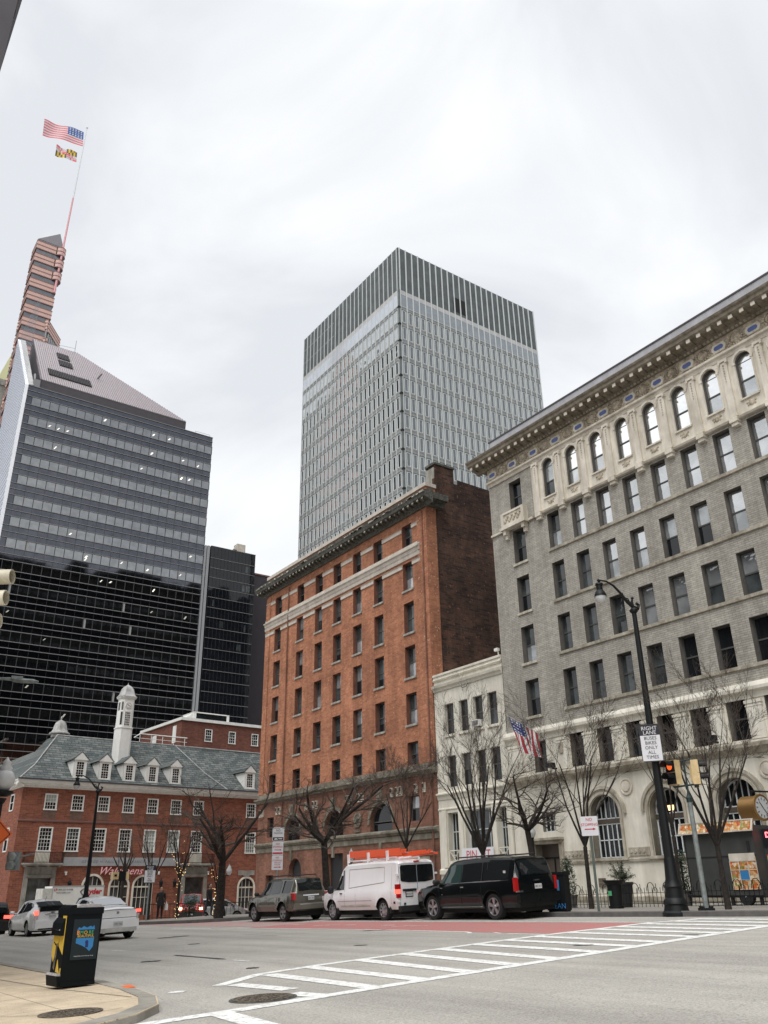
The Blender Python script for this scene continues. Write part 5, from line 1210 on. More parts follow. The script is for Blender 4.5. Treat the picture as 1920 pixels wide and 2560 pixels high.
# sidewalk joint and stains
m = MB(); strip(m, [(-22, 4.2), (-16, 4.55), (-13.5, 4.9)], .02, .106); strip(m, [(-13.2, 3.0), (-12.2, 3.9), (-12.4, 4.4)], .015, .106); tag(m.build('pavement_joint', 'kerb_dark'), kind='structure')
m = MB(); strip(m, [(-15.2, 5.4), (-14.75, 5.34)], .16, .112); tag(m.build('paint_mark', 'sign_orange'), kind='structure')
def manhole(x, y, z, r, label, rim=True):
    T = thing('manhole_cover', label, 'manhole cover', (x, y, z), (.0376, -.0173, 0))
    m = MB(); m.lathe([(r, 0), (r, .012), (r*.93, .012), (r*.92, .006), (r*.05, .006)], (0, 0, 0), 40); m.build('ring', 'manhole_iron', T)
    m = MB()
    for q in range(3):
        n = 10+8*q; rr_ = r*(.25+.25*q)
        for k in range(n):
            t = 2*PI*k/n; m.box(rr_*cos(t)-.02, rr_*cos(t)+.02, rr_*sin(t)-.02, rr_*sin(t)+.02, .006, .014)
    m.build('cover_pattern', 'manhole_iron', T)
    if rim: m = MB(); m.lathe([(r*1.1, -.004), (r*1.09, .003), (r*1.0, .003)], (0, 0, 0), 40); m.build('tar_edge', 'tar', T)
manhole(-12.55, 3.77, gz(-12.55, 3.77)+.102, .4, 'round iron manhole cover set in the tan pavement', False)
manhole(-12.2, 6.35, gz(-12.2, 6.35)+.008, .44, 'round manhole cover in the road beside the crosswalk')
m = MB(); rr = random.Random(3)
for k in range(420):
    x = rr.uniform(-20, -11.5); y = rr.uniform(1, 5.2)
    if (x+12.55)**2+(y-3.77)**2 < .2: continue
    z = gz(x, y)+.102; s = rr.uniform(.004, .018); a = rr.uniform(0, 6)
    m.face([(x, y, z), (x+s*cos(a), y+s*sin(a), z+.004), (x+s*cos(a+1.5), y+s*sin(a+1.5), z)])
tag(m.build('litter', 'tar'), 'tiny dark scraps of litter and gum on the tan pavement', 'litter', kind='stuff')

# =============================================================== vehicles
def interp(keys, x):
    if x <= keys[0][0]: return keys[0][1]
    for (a, b), (c, d) in zip(keys, keys[1:]):
        if x <= c: return b+(d-b)*(x-a)/(c-a)
    return keys[-1][1]
class Car:
    """x forward, y left, z up; origin on the ground under the body centre"""
    def __init__(s, name, label, cat, loc, rz, K, scale=1, group=None, pitch=.0173, roll=-.0376):
        s.K = K; s.T = thing(name, label, cat, loc, (roll, pitch, rz), group)
        L0, L1 = K['x']; R = K['arch']; zc = K['wr']; xs = set()
        n = int((L1-L0)/.13); xs |= {round(L0+(L1-L0)*k/n, 4) for k in range(n+1)}
        for key in ('top', 'w', 'wt', 'belt'): xs |= {a for a, b in K[key] if L0 <= a <= L1}
        for xc in K['wx']: xs |= {round(xc+R*cos(PI*k/12), 4) for k in range(13)}|{xc-R-.001, xc+R+.001}
        xs = sorted(x for x in xs if L0 <= x <= L1)
        xs = [x for i, x in enumerate(xs) if i == 0 or x-xs[i-1] > .0008]
        m = MB(); prev = None; mi_low = K.get('low_z')
        for x in xs:
            P = s.ring(x); R_ = [m.pt((x+s.sh(x, p[1]), p[0], p[1])) for p in P]+[m.pt((x+s.sh(x, p[1]), -p[0], p[1])) for p in P[-2::-1]]
            if prev:
                for k in range(len(R_)-1): 
                    mi = 1 if (K.get('clad') and k in (0, len(R_)-2)) else 0
                    m.fi([prev[k], R_[k], R_[k+1], prev[k+1]], mi)
            else: m.fi(R_)
            prev = R_
        m.fi(prev[::-1])
        s.body = m.build('body', [K['paint'], K.get('clad') or K['paint']], s.T, smooth=K.get('crease', 32))
        u = MB(); w = interp(K['w'], 0)-.22
        u.box(L0+.12, L1-.12, -w, w, zc*.55, max(zc+R+.02, .8)*1.0); u.build('underbody', 'under', s.T)
        s.wheels()
    def sh(s, x, z): 
        f = s.K.get('shear'); return f(x, z) if f else 0
    def ring(s, x):
        K = s.K; w = interp(K['w'], x); wt = interp(K['wt'], x); zb = interp(K['belt'], x); zt = interp(K['top'], x); zs = K['sill']; ins = 0
        for xc in K['wx']:
            if abs(x-xc) < K['arch']: zs = max(zs, K['wr']+sqrt(max(0, K['arch']**2-(x-xc)**2)))
        z1 = max(K['sill']+.14, zs+.03); zm = max(K.get('mid', .62), z1+.03); zt = max(zt, zb+.02)
        fl = K.get('flare', .0); fw = 0
        for xc in K['wx']:
            d = abs(x-xc)
            if d < K['arch']+.16: fw = fl*(1 if d < K['arch'] else 1-(d-K['arch'])/.16)
        tuck = .09 if zs == K['sill'] else .0
        rr_ = min(.09, (zt-zb)*.5)
        return [(w-tuck+fw, zs), (w+fw, z1), (w+.01+fw*.5, zm), (w, max(zb-.06, zm+.02)), (w-.035, max(zb, zm+.04)), (wt+.0, max(zt-rr_, zb+.01)), (wt-.05, zt-rr_*.3), (wt-.15, zt), (0, zt+.03)]
    def y(s, x, z):
        P = s.ring(x)
        for (a, b), (c, d) in zip(P, P[1:]):
            if b <= z <= d and d > b: return a+(c-a)*(z-b)/(d-b)
        return P[0][0] if z < P[0][1] else P[5][0]
    def panel(s, name, cols, mat, off=.008, sides=(1, -1), th=None, parent=None):
        """cols: list (x, zlo, zhi) following the body side"""
        for sd in sides:
            m = MB(); prev = None
            for x, a, b in cols:
                zs_ = [a+(b-a)*q/4 for q in range(5)]
                R = [m.pt((x+s.sh(x, z), sd*(s.y(x, z)+off), z)) for z in zs_]
                if prev:
                    for k in range(4): m.fi([prev[k], R[k], R[k+1], prev[k+1]])
                prev = R
            m.build(name, mat, parent or s.T, smooth=40)
    def top_panel(s, name, xs, inset, mat, off=.012, ny=6, parent=None, wfun=None):
        m = MB(); prev = None; K = s.K
        for i, x in enumerate(xs):
            wt = interp(K['wt'], x)-inset if wfun is None else wfun(x); z = interp(K['top'], x)
            x2 = xs[min(i+1, len(xs)-1)]; x1 = xs[max(i-1, 0)]; dz = interp(K['top'], x2)-interp(K['top'], x1); dx = x2-x1; l = sqrt(dx*dx+dz*dz)
            R = []
            for k in range(ny+1):
                y = -wt+2*wt*k/ny; zz = z+.03*(1-abs(y)/max(wt, .1)); R.append(m.pt((x-off*dz/l*1, y, zz+off*dx/l+.004)))
            if prev:
                for k in range(ny): m.fi([prev[k], R[k], R[k+1], prev[k+1]])
            prev = R
        m.build(name, mat, parent or s.T, smooth=60)
    def bx(s, name, boxes, mat, parent=None):
        m = MB()
        for b in boxes: m.box(*b)
        return m.build(name, mat, parent or s.T)
    def seam(s, lines, w=.012, mat='under', off=.004, name='door_seam', sides=(1, -1)):
        for sd in sides:
            m = MB()
            for (xa, za), (xb, zb) in lines:
                n = max(2, int(max(abs(xa-xb), abs(za-zb))/.12)); prev = None; vert = abs(za-zb) > abs(xa-xb)
                for k in range(n+1):
                    x = xa+(xb-xa)*k/n; z = za+(zb-za)*k/n; yy = sd*(s.y(x, z)+off)
                    R = [m.pt((x-(w/2 if vert else 0), yy, z-(0 if vert else w/2))), m.pt((x+(w/2 if vert else 0), yy, z+(0 if vert else w/2)))]
                    if prev: m.fi([prev[0], R[0], R[1], prev[1]])
                    prev = R
            m.build(name, mat, s.T)
    def wheels(s):
        K = s.K; r = K['wr']; tw = K.get('tw', .12)
        for xc in K['wx']:
            for sd in (1, -1):
                yy = (interp(K['w'], xc)-.02-tw)*sd
                m = MB(); m.lathe([(r*.62, -tw*.9), (r*.9, -tw), (r*.98, -tw*.8), (r, 0), (r*.98, tw*.8), (r*.9, tw), (r*.66, tw*.92), (r*.62, tw*.6)], (0, 0, 0), 32, axis='y')
                w = m.build('wheel', 'tyre', s.T, smooth=40, loc=(xc, yy, r))
                rim = MB(); q = sd; kind = K.get('rim', 'five')
                rim.lathe([(r*.66, q*tw*.55), (r*.68, q*tw*.97), (r*.63, q*tw*.97), (r*.6, q*tw*.5)], (0, 0, 0), 28, axis='y')
                if kind == 'five':
                    for k in range(5):
                        t = 2*PI*k/5+.3; d = Vector((cos(t), 0, sin(t))); e = Vector((-sin(t), 0, cos(t)))
                        rim.extr([d*r*.1+e*r*.09+Vector((0, q*tw*.8, 0)), d*r*.63+e*r*.15+Vector((0, q*tw*.9, 0)), d*r*.63-e*r*.15+Vector((0, q*tw*.9, 0)), d*r*.1-e*r*.09+Vector((0, q*tw*.8, 0))], (0, -q*tw*.3, 0))
                elif kind == 'steel':
                    rim.lathe([(r*.6, q*tw*.5), (r*.45, q*tw*.62), (r*.3, q*tw*.85), (r*.22, q*tw*1.05), (r*.02, q*tw*1.08)], (0, 0, 0), 24, axis='y')
                    for k in range(8):
                        t = 2*PI*k/8; d = Vector((cos(t), 0, sin(t))); e = Vector((-sin(t), 0, cos(t)))
                        rim.extr([d*r*.2+e*r*.05+Vector((0, q*tw*.95, 0)), d*r*.62+e*r*.09+Vector((0, q*tw*.9, 0)), d*r*.62-e*r*.09+Vector((0, q*tw*.9, 0)), d*r*.2-e*r*.05+Vector((0, q*tw*.95, 0))], (0, -q*tw*.2, 0))
                else:
                    for k in range(10):
                        t = 2*PI*k/10; d = Vector((cos(t), 0, sin(t))); e = Vector((-sin(t), 0, cos(t)))
                        rim.extr([d*r*.1+e*r*.04+Vector((0, q*tw*.8, 0)), d*r*.63+e*r*.05+Vector((0, q*tw*.88, 0)), d*r*.63-e*r*.05+Vector((0, q*tw*.88, 0)), d*r*.1-e*r*.04+Vector((0, q*tw*.8, 0))], (0, -q*tw*.2, 0))
                rim.lathe([(r*.13, q*tw*.7), (r*.13, q*tw*.98), (r*.02, q*tw*1.0)], (0, 0, 0), 14, axis='y')
                rim.lathe([(r*.6, q*tw*.3), (r*.02, q*tw*.3)], (0, 0, 0), 20, axis='y', mi=1)
                rim.build('rim', [K.get('rimmat', 'rim_alloy'), 'rim_dark'], w, smooth=30)
    def mirror(s, x, z, mat, sz=(.09, .11, .09)):
        for sd in (1, -1):
            y = s.y(x, z); m = MB(); m.lathe([(.02, -1), (.8, -.8), (1, 0), (.85, .7), (.3, 1)], (0, 0, 0), 10, axis='y')
            me = m
            me.v = [(v[0]*sz[0]+x, sd*(y+.16)+v[1]*sz[1], v[2]*sz[2]+z+.05) for v in me.v]; me.tube((x, sd*(y-.02), z), (x, sd*(y+.1), z+.03), .025, n=6)
            me.build('mirror', mat, s.T, smooth=40)
    def plate(s, x, z, y=0, w=.3, txt='M3 8C41'):
        m = MB(); m.box(x-.012, x, y-w/2, y+w/2, z-.075, z+.075); p = m.build('number_plate', 'plate', s.T)
        put_text('plate_number', txt, .085, 'plate_text', p, (x-.014, y, z-.008), rot=(PI/2, 0, -PI/2), depth=.001)
# ---- white panel van with ladders
def van():
    K = dict(x=(-2.95, 2.95), wx=(-1.95, 1.85), wr=.37, arch=.45, sill=.38, mid=.75, paint='white_car', tw=.12, rim='steel', rimmat='rim_alloy', flare=.03,
        w=[(-2.95, .93), (-2.85, .985), (-2.4, 1.0), (1.2, 1.0), (2.1, .97), (2.6, .9), (2.85, .78), (2.95, .6)],
        wt=[(-2.95, .84), (-2.8, .87), (1.0, .87), (1.5, .8), (2.05, .76), (2.95, .5)],
        belt=[(-2.95, 1.12), (.6, 1.12), (1.6, 1.1), (2.0, 1.12), (2.6, 1.02), (2.95, .85)],
        top=[(-2.95, 2.0), (-2.9, 2.07), (-2.7, 2.12), (-1, 2.14), (.6, 2.13), (.85, 2.08), (1.05, 1.98), (1.85, 1.22), (2.2, 1.15), (2.7, 1.03), (2.88, .93), (2.95, .85)])
    c = Car('panel_van', 'white panel van with orange ladders on its roof parked at the kerb', 'van', (-31.45, 21.42, gz(-31.45, 21.42)), PI, K)
    T = c.T
    c.panel('front_side_window', [(.86, 1.16, 1.9), (.95, 1.16, 1.9), (1.2, 1.15, 1.77), (1.5, 1.15, 1.49), (1.68, 1.14, 1.3), (1.75, 1.14, 1.19)], 'car_glass')
    c.top_panel('windscreen', [1.1, 1.35, 1.6, 1.82], .1, 'car_glass')
    # rear doors: glass, seams, handles
    g = MB()
    for a, b in ((-.8, -.02), (.02, .8)):
        s = 1 if a < -.1 else -1
        out = a if a < -.1 else b; inn = b if a < -.1 else a
        P = [(out*1.0, 1.38), (out*1.0, 1.86), (out*.94, 1.93), (inn, 1.93), (inn, 1.3), (out*.5, 1.3), (out*.9, 1.34)]
        g.extr([(-2.965, p[0], p[1]) for p in P], (.02, 0, 0))
    g.build('rear_window', 'car_glass', T)
    c.bx('rear_door_seam', [(-2.958, -2.94, -.012, .012, .52, 1.98), (-2.958, -2.94, -.875, -.862, .5, 1.97), (-2.958, -2.94, .862, .875, .5, 1.97), (-2.958, -2.94, -.87, .87, 1.965, 1.98)], 'fin_line')
    c.bx('bumper', [(-3.08, -2.9, -.93, .93, .3, .5)], 'black_plastic'); c.bx('front_bumper', [(2.55, 2.99, -.72, .72, .3, .62)], 'black_plastic')
    c.bx('handle_bar', [(-2.99, -2.94, .08, .72, 1.0, 1.08)], 'black_plastic')
    c.bx('door_handle', [(.98, 1.14, 1.0, 1.03, 1.0, 1.04), (.98, 1.14, -1.03, -1.0, 1.0, 1.04)], 'black_plastic')
    for sd in (1, -1):
        l = MB(); l.box(-2.975, -2.8, sd*.9-.075, sd*.9+.085, .78, 1.26); l.build('tail_light', 'tail_red', T)
        l = MB(); l.box(-2.985, -2.79, sd*.9-.055, sd*.9+.092, .92, 1.08); l.build('indicator', 'tail_lit', T)
    c.bx('brake_light', [(-2.985, -2.9, -.12, .12, 2.02, 2.07)], 'tail_red')
    c.plate(-2.965, .9, .42)
    c.bx('plate_surround', [(-2.962, -2.95, .24, .6, .79, 1.0)], 'black_plastic')
    c.bx('hinge', [(-2.97, -2.9, .88, 1.0, 1.55, 1.62), (-2.97, -2.9, .88, 1.0, .62, .68), (-2.97, -2.9, -1.0, -.88, 1.55, 1.62)], 'white_car')
    c.bx('tow_eye', [(-2.99, -2.95, .62, .7, .53, .6), (-2.8, -2.7, .95, 1.012, .58, .66)], 'black_plastic')
    c.seam([((.8, .45), (.8, 1.95)), ((1.72, .6), (1.78, 1.14)), ((-2.55, .5), (-2.55, 1.9)), ((-.02, .45), (-.02, 1.0))], mat='fin_line')
    # pressed panel outline on the side, dirt along the sill
    ol = [(-2.05, 1.9), (.5, 1.9), (.5, 1.2), (-2.05, 1.35)]
    c.seam([(ol[k], ol[(k+1) % 4]) for k in range(4)], w=.03, mat='light_concrete', name='pressed_panel')
    c.seam([((-1.2, .72), (1.3, .72))], w=.03, mat='light_concrete', name='body_crease')
    c.panel('road_dirt', [(-1.1, .5, .56), (-.4, .49, .585), (.3, .49, .58), (1.1, .5, .56)], 'dirty_white', .004)
    c.mirror(1.75, 1.12, 'black_plastic', (.1, .13, .16))
    c.bx('headlight', [(2.5, 2.86, .62, .84, .78, .95), (2.5, 2.86, -.84, -.62, .78, .95)], 'tail_clear')
    c.bx('mud_flap', [(1.33, 1.38, .8, 1.0, .25, .6), (-2.47, -2.42, .8, 1.0, .25, .6)], 'black_plastic')
    # roof rack bars
    rk = MB()
    for x in (.75, -.75, -2.1):
        rk.tube((x, -.8, 2.24), (x, .8, 2.24), .03, n=6)
        for y in (-.8, .8): rk.tube((x, y, 2.0), (x, y, 2.26), .03, n=6)
        rk.box(x-.05, x+.05, .72, .8, 2.16, 2.5)
    for y in (-.5, 0, .5): rk.tube((.8, y, 2.2), (-2.5, y, 2.2), .02, n=5)
    rk.build('roof_rack', 'white_car', T)
    # ladders
    def ladder(label, pos, rot, L, w=.42, hh=.07):
        A = thing('ladder', label, 'ladder', pos, rot, 'ladders on the white van')
        m = MB()
        for s in (-1, 1): m.box(-L/2, L/2, s*w/2-.02, s*w/2+.02, -hh, hh*.1); m.box(-L/2+.25, L/2-.1, s*(w/2-.06)-.02, s*(w/2-.06)+.02, hh*.2, hh*1.2)
        m.box(-L/2-.08, -L/2, w/2-.04, w/2+.04, -.07, .07)
        m.build('rails', 'orange_ladder', A); m = MB()
        n = int(L/.3)
        for k in range(n): m.tube((-L/2+.15+k*.3, -w/2, 0), (-L/2+.15+k*.3, w/2, 0), .017, n=6)
        m.build('rungs', 'aluminium', A)
    zz = gz(-31.4, 21.4)
    ladder('thick orange ladder lashed along the near side of the van roof', (-30.45, 20.85, zz+2.42), (.1, .0, PI), 4.0, .4, .12)
    ladder('orange ladder lying flat on the van roof and sticking out past the back doors', (-29.9, 21.6, zz+2.36), (.05, .02, PI*.985), 4.6)
    tb = thing('pipe_tube', 'black tube tied on top of the white van roof behind the ladder', 'tube', (-30, 21.2, zz+2.52), (0, 0, .05)); m = MB(); m.tube((-.9, 0, 0), (.2, 0, 0), .09, n=10); m.build('pipe', 'black_plastic', tb)
van()
# ---- long black SUV
def suburban():
    K = dict(x=(-2.85, 2.85), wx=(-1.68, 1.68), wr=.41, arch=.5, sill=.36, mid=.75, paint='black_car', tw=.14, rim='five', flare=.025,
        w=[(-2.85, .9), (-2.7, .98), (-2.2, 1.01), (1.6, 1.01), (2.3, .98), (2.65, .9), (2.85, .72)],
        wt=[(-2.85, .72), (-2.7, .76), (.4, .8), (1.2, .74), (2.85, .6)],
        belt=[(-2.85, 1.2), (-2, 1.19), (.5, 1.16), (1.4, 1.12), (2.4, 1.05), (2.85, .85)],
        top=[(-2.85, 1.3), (-2.78, 1.55), (-2.66, 1.84), (-2.5, 1.9), (-1.5, 1.95), (0, 1.96), (.5, 1.92), (.75, 1.84), (1.5, 1.26), (1.7, 1.21), (2.5, 1.12), (2.75, 1.03), (2.85, .88)])
    c = Car('large_suv', 'long black SUV parked behind the white van', 'SUV', (-25.15, 21.78, gz(-25.15, 21.78)), PI, K); T = c.T
    c.panel('front_side_window', [(-.02, 1.22, 1.78), (.2, 1.21, 1.79), (.5, 1.2, 1.78), (.8, 1.19, 1.65), (1.1, 1.18, 1.44), (1.32, 1.17, 1.26)], 'car_glass_green')
    c.panel('middle_side_window', [(-1.08, 1.23, 1.8), (-.6, 1.22, 1.8), (-.08, 1.22, 1.78)], 'car_glass')
    c.panel('rear_side_window', [(-2.5, 1.3, 1.76), (-2.45, 1.24, 1.78), (-1.8, 1.23, 1.8), (-1.2, 1.23, 1.8)], 'car_glass')
    c.top_panel('windscreen', [.8, 1.0, 1.2, 1.46], .09, 'car_glass'); c.top_panel('rear_window', [-2.845, -2.81, -2.75, -2.69], .06, 'car_glass', off=.01)
    c.panel('chrome_pillar', [(-1.17, 1.22, 1.8), (-1.11, 1.22, 1.8)], 'chrome', .012); c.panel('chrome_pillar', [(-1.42, 1.55, 1.78), (-1.38, 1.55, 1.78)], 'chrome', .012)
    c.seam([((-2.5, 1.205), (1.4, 1.175))], w=.025, mat='chrome', off=.012, name='chrome_trim'); c.seam([((-1.1, .42), (1.1, .42))], w=.03, mat='chrome', off=.004, name='sill_trim')
    c.seam([((-.05, .5), (-.05, 1.15)), ((1.12, .6), (1.2, 1.12)), ((-1.12, .9), (-1.15, 1.18)), ((-1.0, .85), (-1.0, .5))], mat='under')
    for sd in (1, -1):
        l = MB(); l.box(-2.875, -2.74, sd*.9-.03, sd*.9+.09, .85, 1.27); l.build('tail_light', 'tail_red', T)
        l = MB(); l.box(1.0, 1.12, sd*.99-.03, sd*.99+.03, 1.03, 1.06); l.box(-.2, -.04, sd*1.0-.03, sd*1.0+.03, 1.03, 1.065); l.build('door_handle', 'chrome', T)
        l = MB(); l.tube((-2.2, sd*.7, 2.0), (.3, sd*.72, 2.02), .025, n=6); l.build('roof_rail', 'chrome', T)
        l = MB(); l.box(2.4, 2.82, sd*.72-.1, sd*.72+.1, .88, 1.0); l.build('headlight', 'tail_clear', T)
    c.bx('bumper', [(-2.97, -2.7, -.93, .93, .5, .78)], 'black_car'); c.bx('bumper_lamp', [(-2.98, -2.8, .78, .95, .82, .87)], 'chrome')
    c.plate(-2.9, .97, 0, .32, '8BT 417'); c.bx('emblem', [(-2.89, -2.86, -.1, .1, 1.14, 1.18)], 'chrome')
    c.bx('window_sticker', [(-2.33, -2.22, .885, .9, 1.33, 1.5)], 'plate'); c.mirror(1.28, 1.2, 'black_plastic', (.1, .15, .1))
    c.bx('side_badge', [(1.0, 1.3, 1.012, 1.02, .82, .84)], 'chrome'); c.bx('exhaust', [(-2.4, -2.1, .5, .56, .28, .34)], 'rim_steel')
suburban()
# ---- olive SUV
def olive():
    K = dict(x=(-2.35, 2.42), wx=(-1.42, 1.38), wr=.37, arch=.46, sill=.42, mid=.75, paint='olive_car', tw=.125, rim='five', flare=.05, rimmat='rim_steel',
        w=[(-2.35, .82), (-2.2, .89), (-1.8, .92), (1.4, .92), (2.0, .88), (2.3, .78), (2.42, .6)],
        wt=[(-2.35, .64), (-2.1, .68), (.2, .68), (.9, .64), (2.42, .5)],
        belt=[(-2.35, 1.1), (-1, 1.1), (.9, 1.06), (1.8, 1.0), (2.42, .8)],
        top=[(-2.35, 1.15), (-2.25, 1.45), (-2.12, 1.68), (-1.95, 1.74), (-1, 1.78), (0, 1.77), (.25, 1.72), (.45, 1.64), (1.12, 1.16), (1.3, 1.1), (2.0, 1.03), (2.3, .94), (2.42, .82)])
    c = Car('parked_suv', 'olive brown SUV parked in front of the white van', 'SUV', (-37.35, 20.42, gz(-37.35, 20.42)), PI, K); T = c.T
    c.panel('front_side_window', [(-.15, 1.13, 1.62), (.2, 1.12, 1.6), (.45, 1.12, 1.5), (.75, 1.11, 1.3), (.98, 1.1, 1.15)], 'car_glass')
    c.panel('middle_side_window', [(-1.1, 1.16, 1.63), (-.8, 1.14, 1.64), (-.22, 1.13, 1.62)], 'car_glass')
    c.panel('rear_side_window', [(-1.98, 1.2, 1.6), (-1.9, 1.16, 1.62), (-1.42, 1.15, 1.64), (-1.28, 1.16, 1.64)], 'car_glass')
    c.top_panel('windscreen', [.5, .75, 1.08], .08, 'car_glass'); c.top_panel('rear_window', [-2.335, -2.25, -2.18, -2.13], .06, 'car_glass', off=.01)
    c.seam([((-.18, .5), (-.18, 1.1)), ((.85, .55), (.95, 1.05)), ((-1.05, .9), (-1.12, 1.1))]); c.seam([((-.9, .66), (.85, .66))], w=.06, mat='olive_light', off=.02, name='side_moulding')
    for sd in (1, -1):
        l = MB(); l.box(-2.37, -2.12, sd*.8-.05, sd*.8+.09, .85, 1.13); l.build('tail_light', 'tail_red', T)
        l = MB(); l.box(-2.36, -2.14, sd*.8-.045, sd*.8+.08, 1.1, 1.16); l.build('clear_lens', 'tail_clear', T)
        l = MB(); l.box(.05, .18, sd*.93-.03, sd*.93+.02, .98, 1.01); l.box(-.95, -.82, sd*.93-.03, sd*.93+.02, .98, 1.01); l.build('door_handle', 'chrome', T)
        l = MB(); l.tube((-1.8, sd*.62, 1.8), (-1.75, sd*.62, 1.86), .025); l.tube((-1.75, sd*.62, 1.86), (.1, sd*.62, 1.86), .025); l.tube((.1, sd*.62, 1.86), (.25, sd*.62, 1.78), .025); l.build('roof_rail', 'black_plastic', T)
    c.bx('bumper', [(-2.47, -2.2, -.84, .84, .48, .72)], 'olive_light'); c.bx('bumper_step', [(-2.475, -2.3, -.6, .6, .66, .7)], 'chrome')
    c.bx('handle_bar', [(-2.375, -2.3, -.4, .4, 1.0, 1.05)], 'chrome'); c.plate(-2.37, .9, 0, .3, '4KF 206'); c.mirror(.95, 1.1, 'black_plastic', (.08, .12, .09))
olive()
# ---- two white cars waiting
def hatch():
    K = dict(x=(-2.2, 2.25), wx=(-1.32, 1.38), wr=.315, arch=.38, sill=.24, mid=.55, paint='white_car', tw=.1, rim='ten', rimmat='rim_steel', flare=.01,
        w=[(-2.2, .68), (-2.08, .8), (-1.7, .86), (1.3, .87), (1.9, .8), (2.15, .68), (2.25, .45)],
        wt=[(-2.2, .6), (-1.8, .58), (-1, .6), (.3, .62), (1.2, .6), (2.25, .4)],
        belt=[(-2.2, .92), (-1.3, 1.0), (0, .93), (1.3, .84), (2.0, .7), (2.25, .5)],
        top=[(-2.2, 1.0), (-2.12, 1.13), (-1.95, 1.2), (-1.3, 1.38), (-.6, 1.47), (0, 1.49), (.35, 1.45), (1.4, 1.0), (1.6, .92), (2.1, .74), (2.25, .56)])
    c = Car('white_hatchback', 'white hatchback with a black spoiler waiting in the road, left of the black newspaper box', 'car', (-45.2, 11.55, gz(-45.2, 11.5)), PI+.03, K); T = c.T
    c.panel('side_window', [(-1.4, 1.07, 1.24), (-1.2, 1.03, 1.33), (-.8, 1.01, 1.38), (-.35, .98, 1.41)], 'car_glass'); c.panel('side_window', [(-.28, .98, 1.41), (.2, .95, 1.4), (.6, .93, 1.26), (1.0, .9, 1.08), (1.2, .89, .97)], 'car_glass')
    c.top_panel('windscreen', [.42, .8, 1.35], .07, 'car_glass'); c.top_panel('rear_window', [-1.95, -1.6, -1.3], .06, 'car_glass')
    m = MB(); m.box(-2.215, -2.06, -.58, .58, 1.0, 1.19); m.build('lower_glass', 'car_glass', T)
    m = MB(); m.box(-2.12, -1.9, -.6, .6, 1.18, 1.23); m.build('spoiler', 'black_plastic', T)
    for sd in (1, -1):
        l = MB(); l.box(-2.2, -2.02, sd*.68-.06, sd*.68+.09, .68, 1.02); l.build('tail_light', 'tail_clear', T); l = MB(); l.box(-2.21, -2.0, sd*.68-.05, sd*.68+.1, .86, 1.04); l.build('brake_light', 'tail_lit', T)
    c.bx('bumper', [(-2.28, -2.05, -.74, .74, .3, .62)], 'white_car'); c.bx('bumper_vent', [(-2.285, -2.2, -.6, .6, .26, .32)], 'black_plastic'); c.plate(-2.225, .8, 0, .3, '6AH 913'); c.bx('emblem', [(-2.225, -2.2, -.07, .07, .93, .97)], 'black_plastic'); c.bx('handle_bar', [(-2.225, -2.19, -.35, .35, .885, .91)], 'chrome')
    c.seam([((-.32, .35), (-.32, .98)), ((.9, .4), (1.05, .88)), ((-1.05, .65), (-1.2, .98))]); c.mirror(1.05, .93, 'white_car'); m = MB(); m.tube((-.9, 0, 1.45), (-1.05, 0, 1.62), .01, n=5); m.build('antenna', 'black_plastic', T)
    c.bx('door_handle', [(-.2, -.06, .87, .89, .8, .82), (-1.0, -.86, .87, .89, .84, .86)], 'white_car')
hatch()
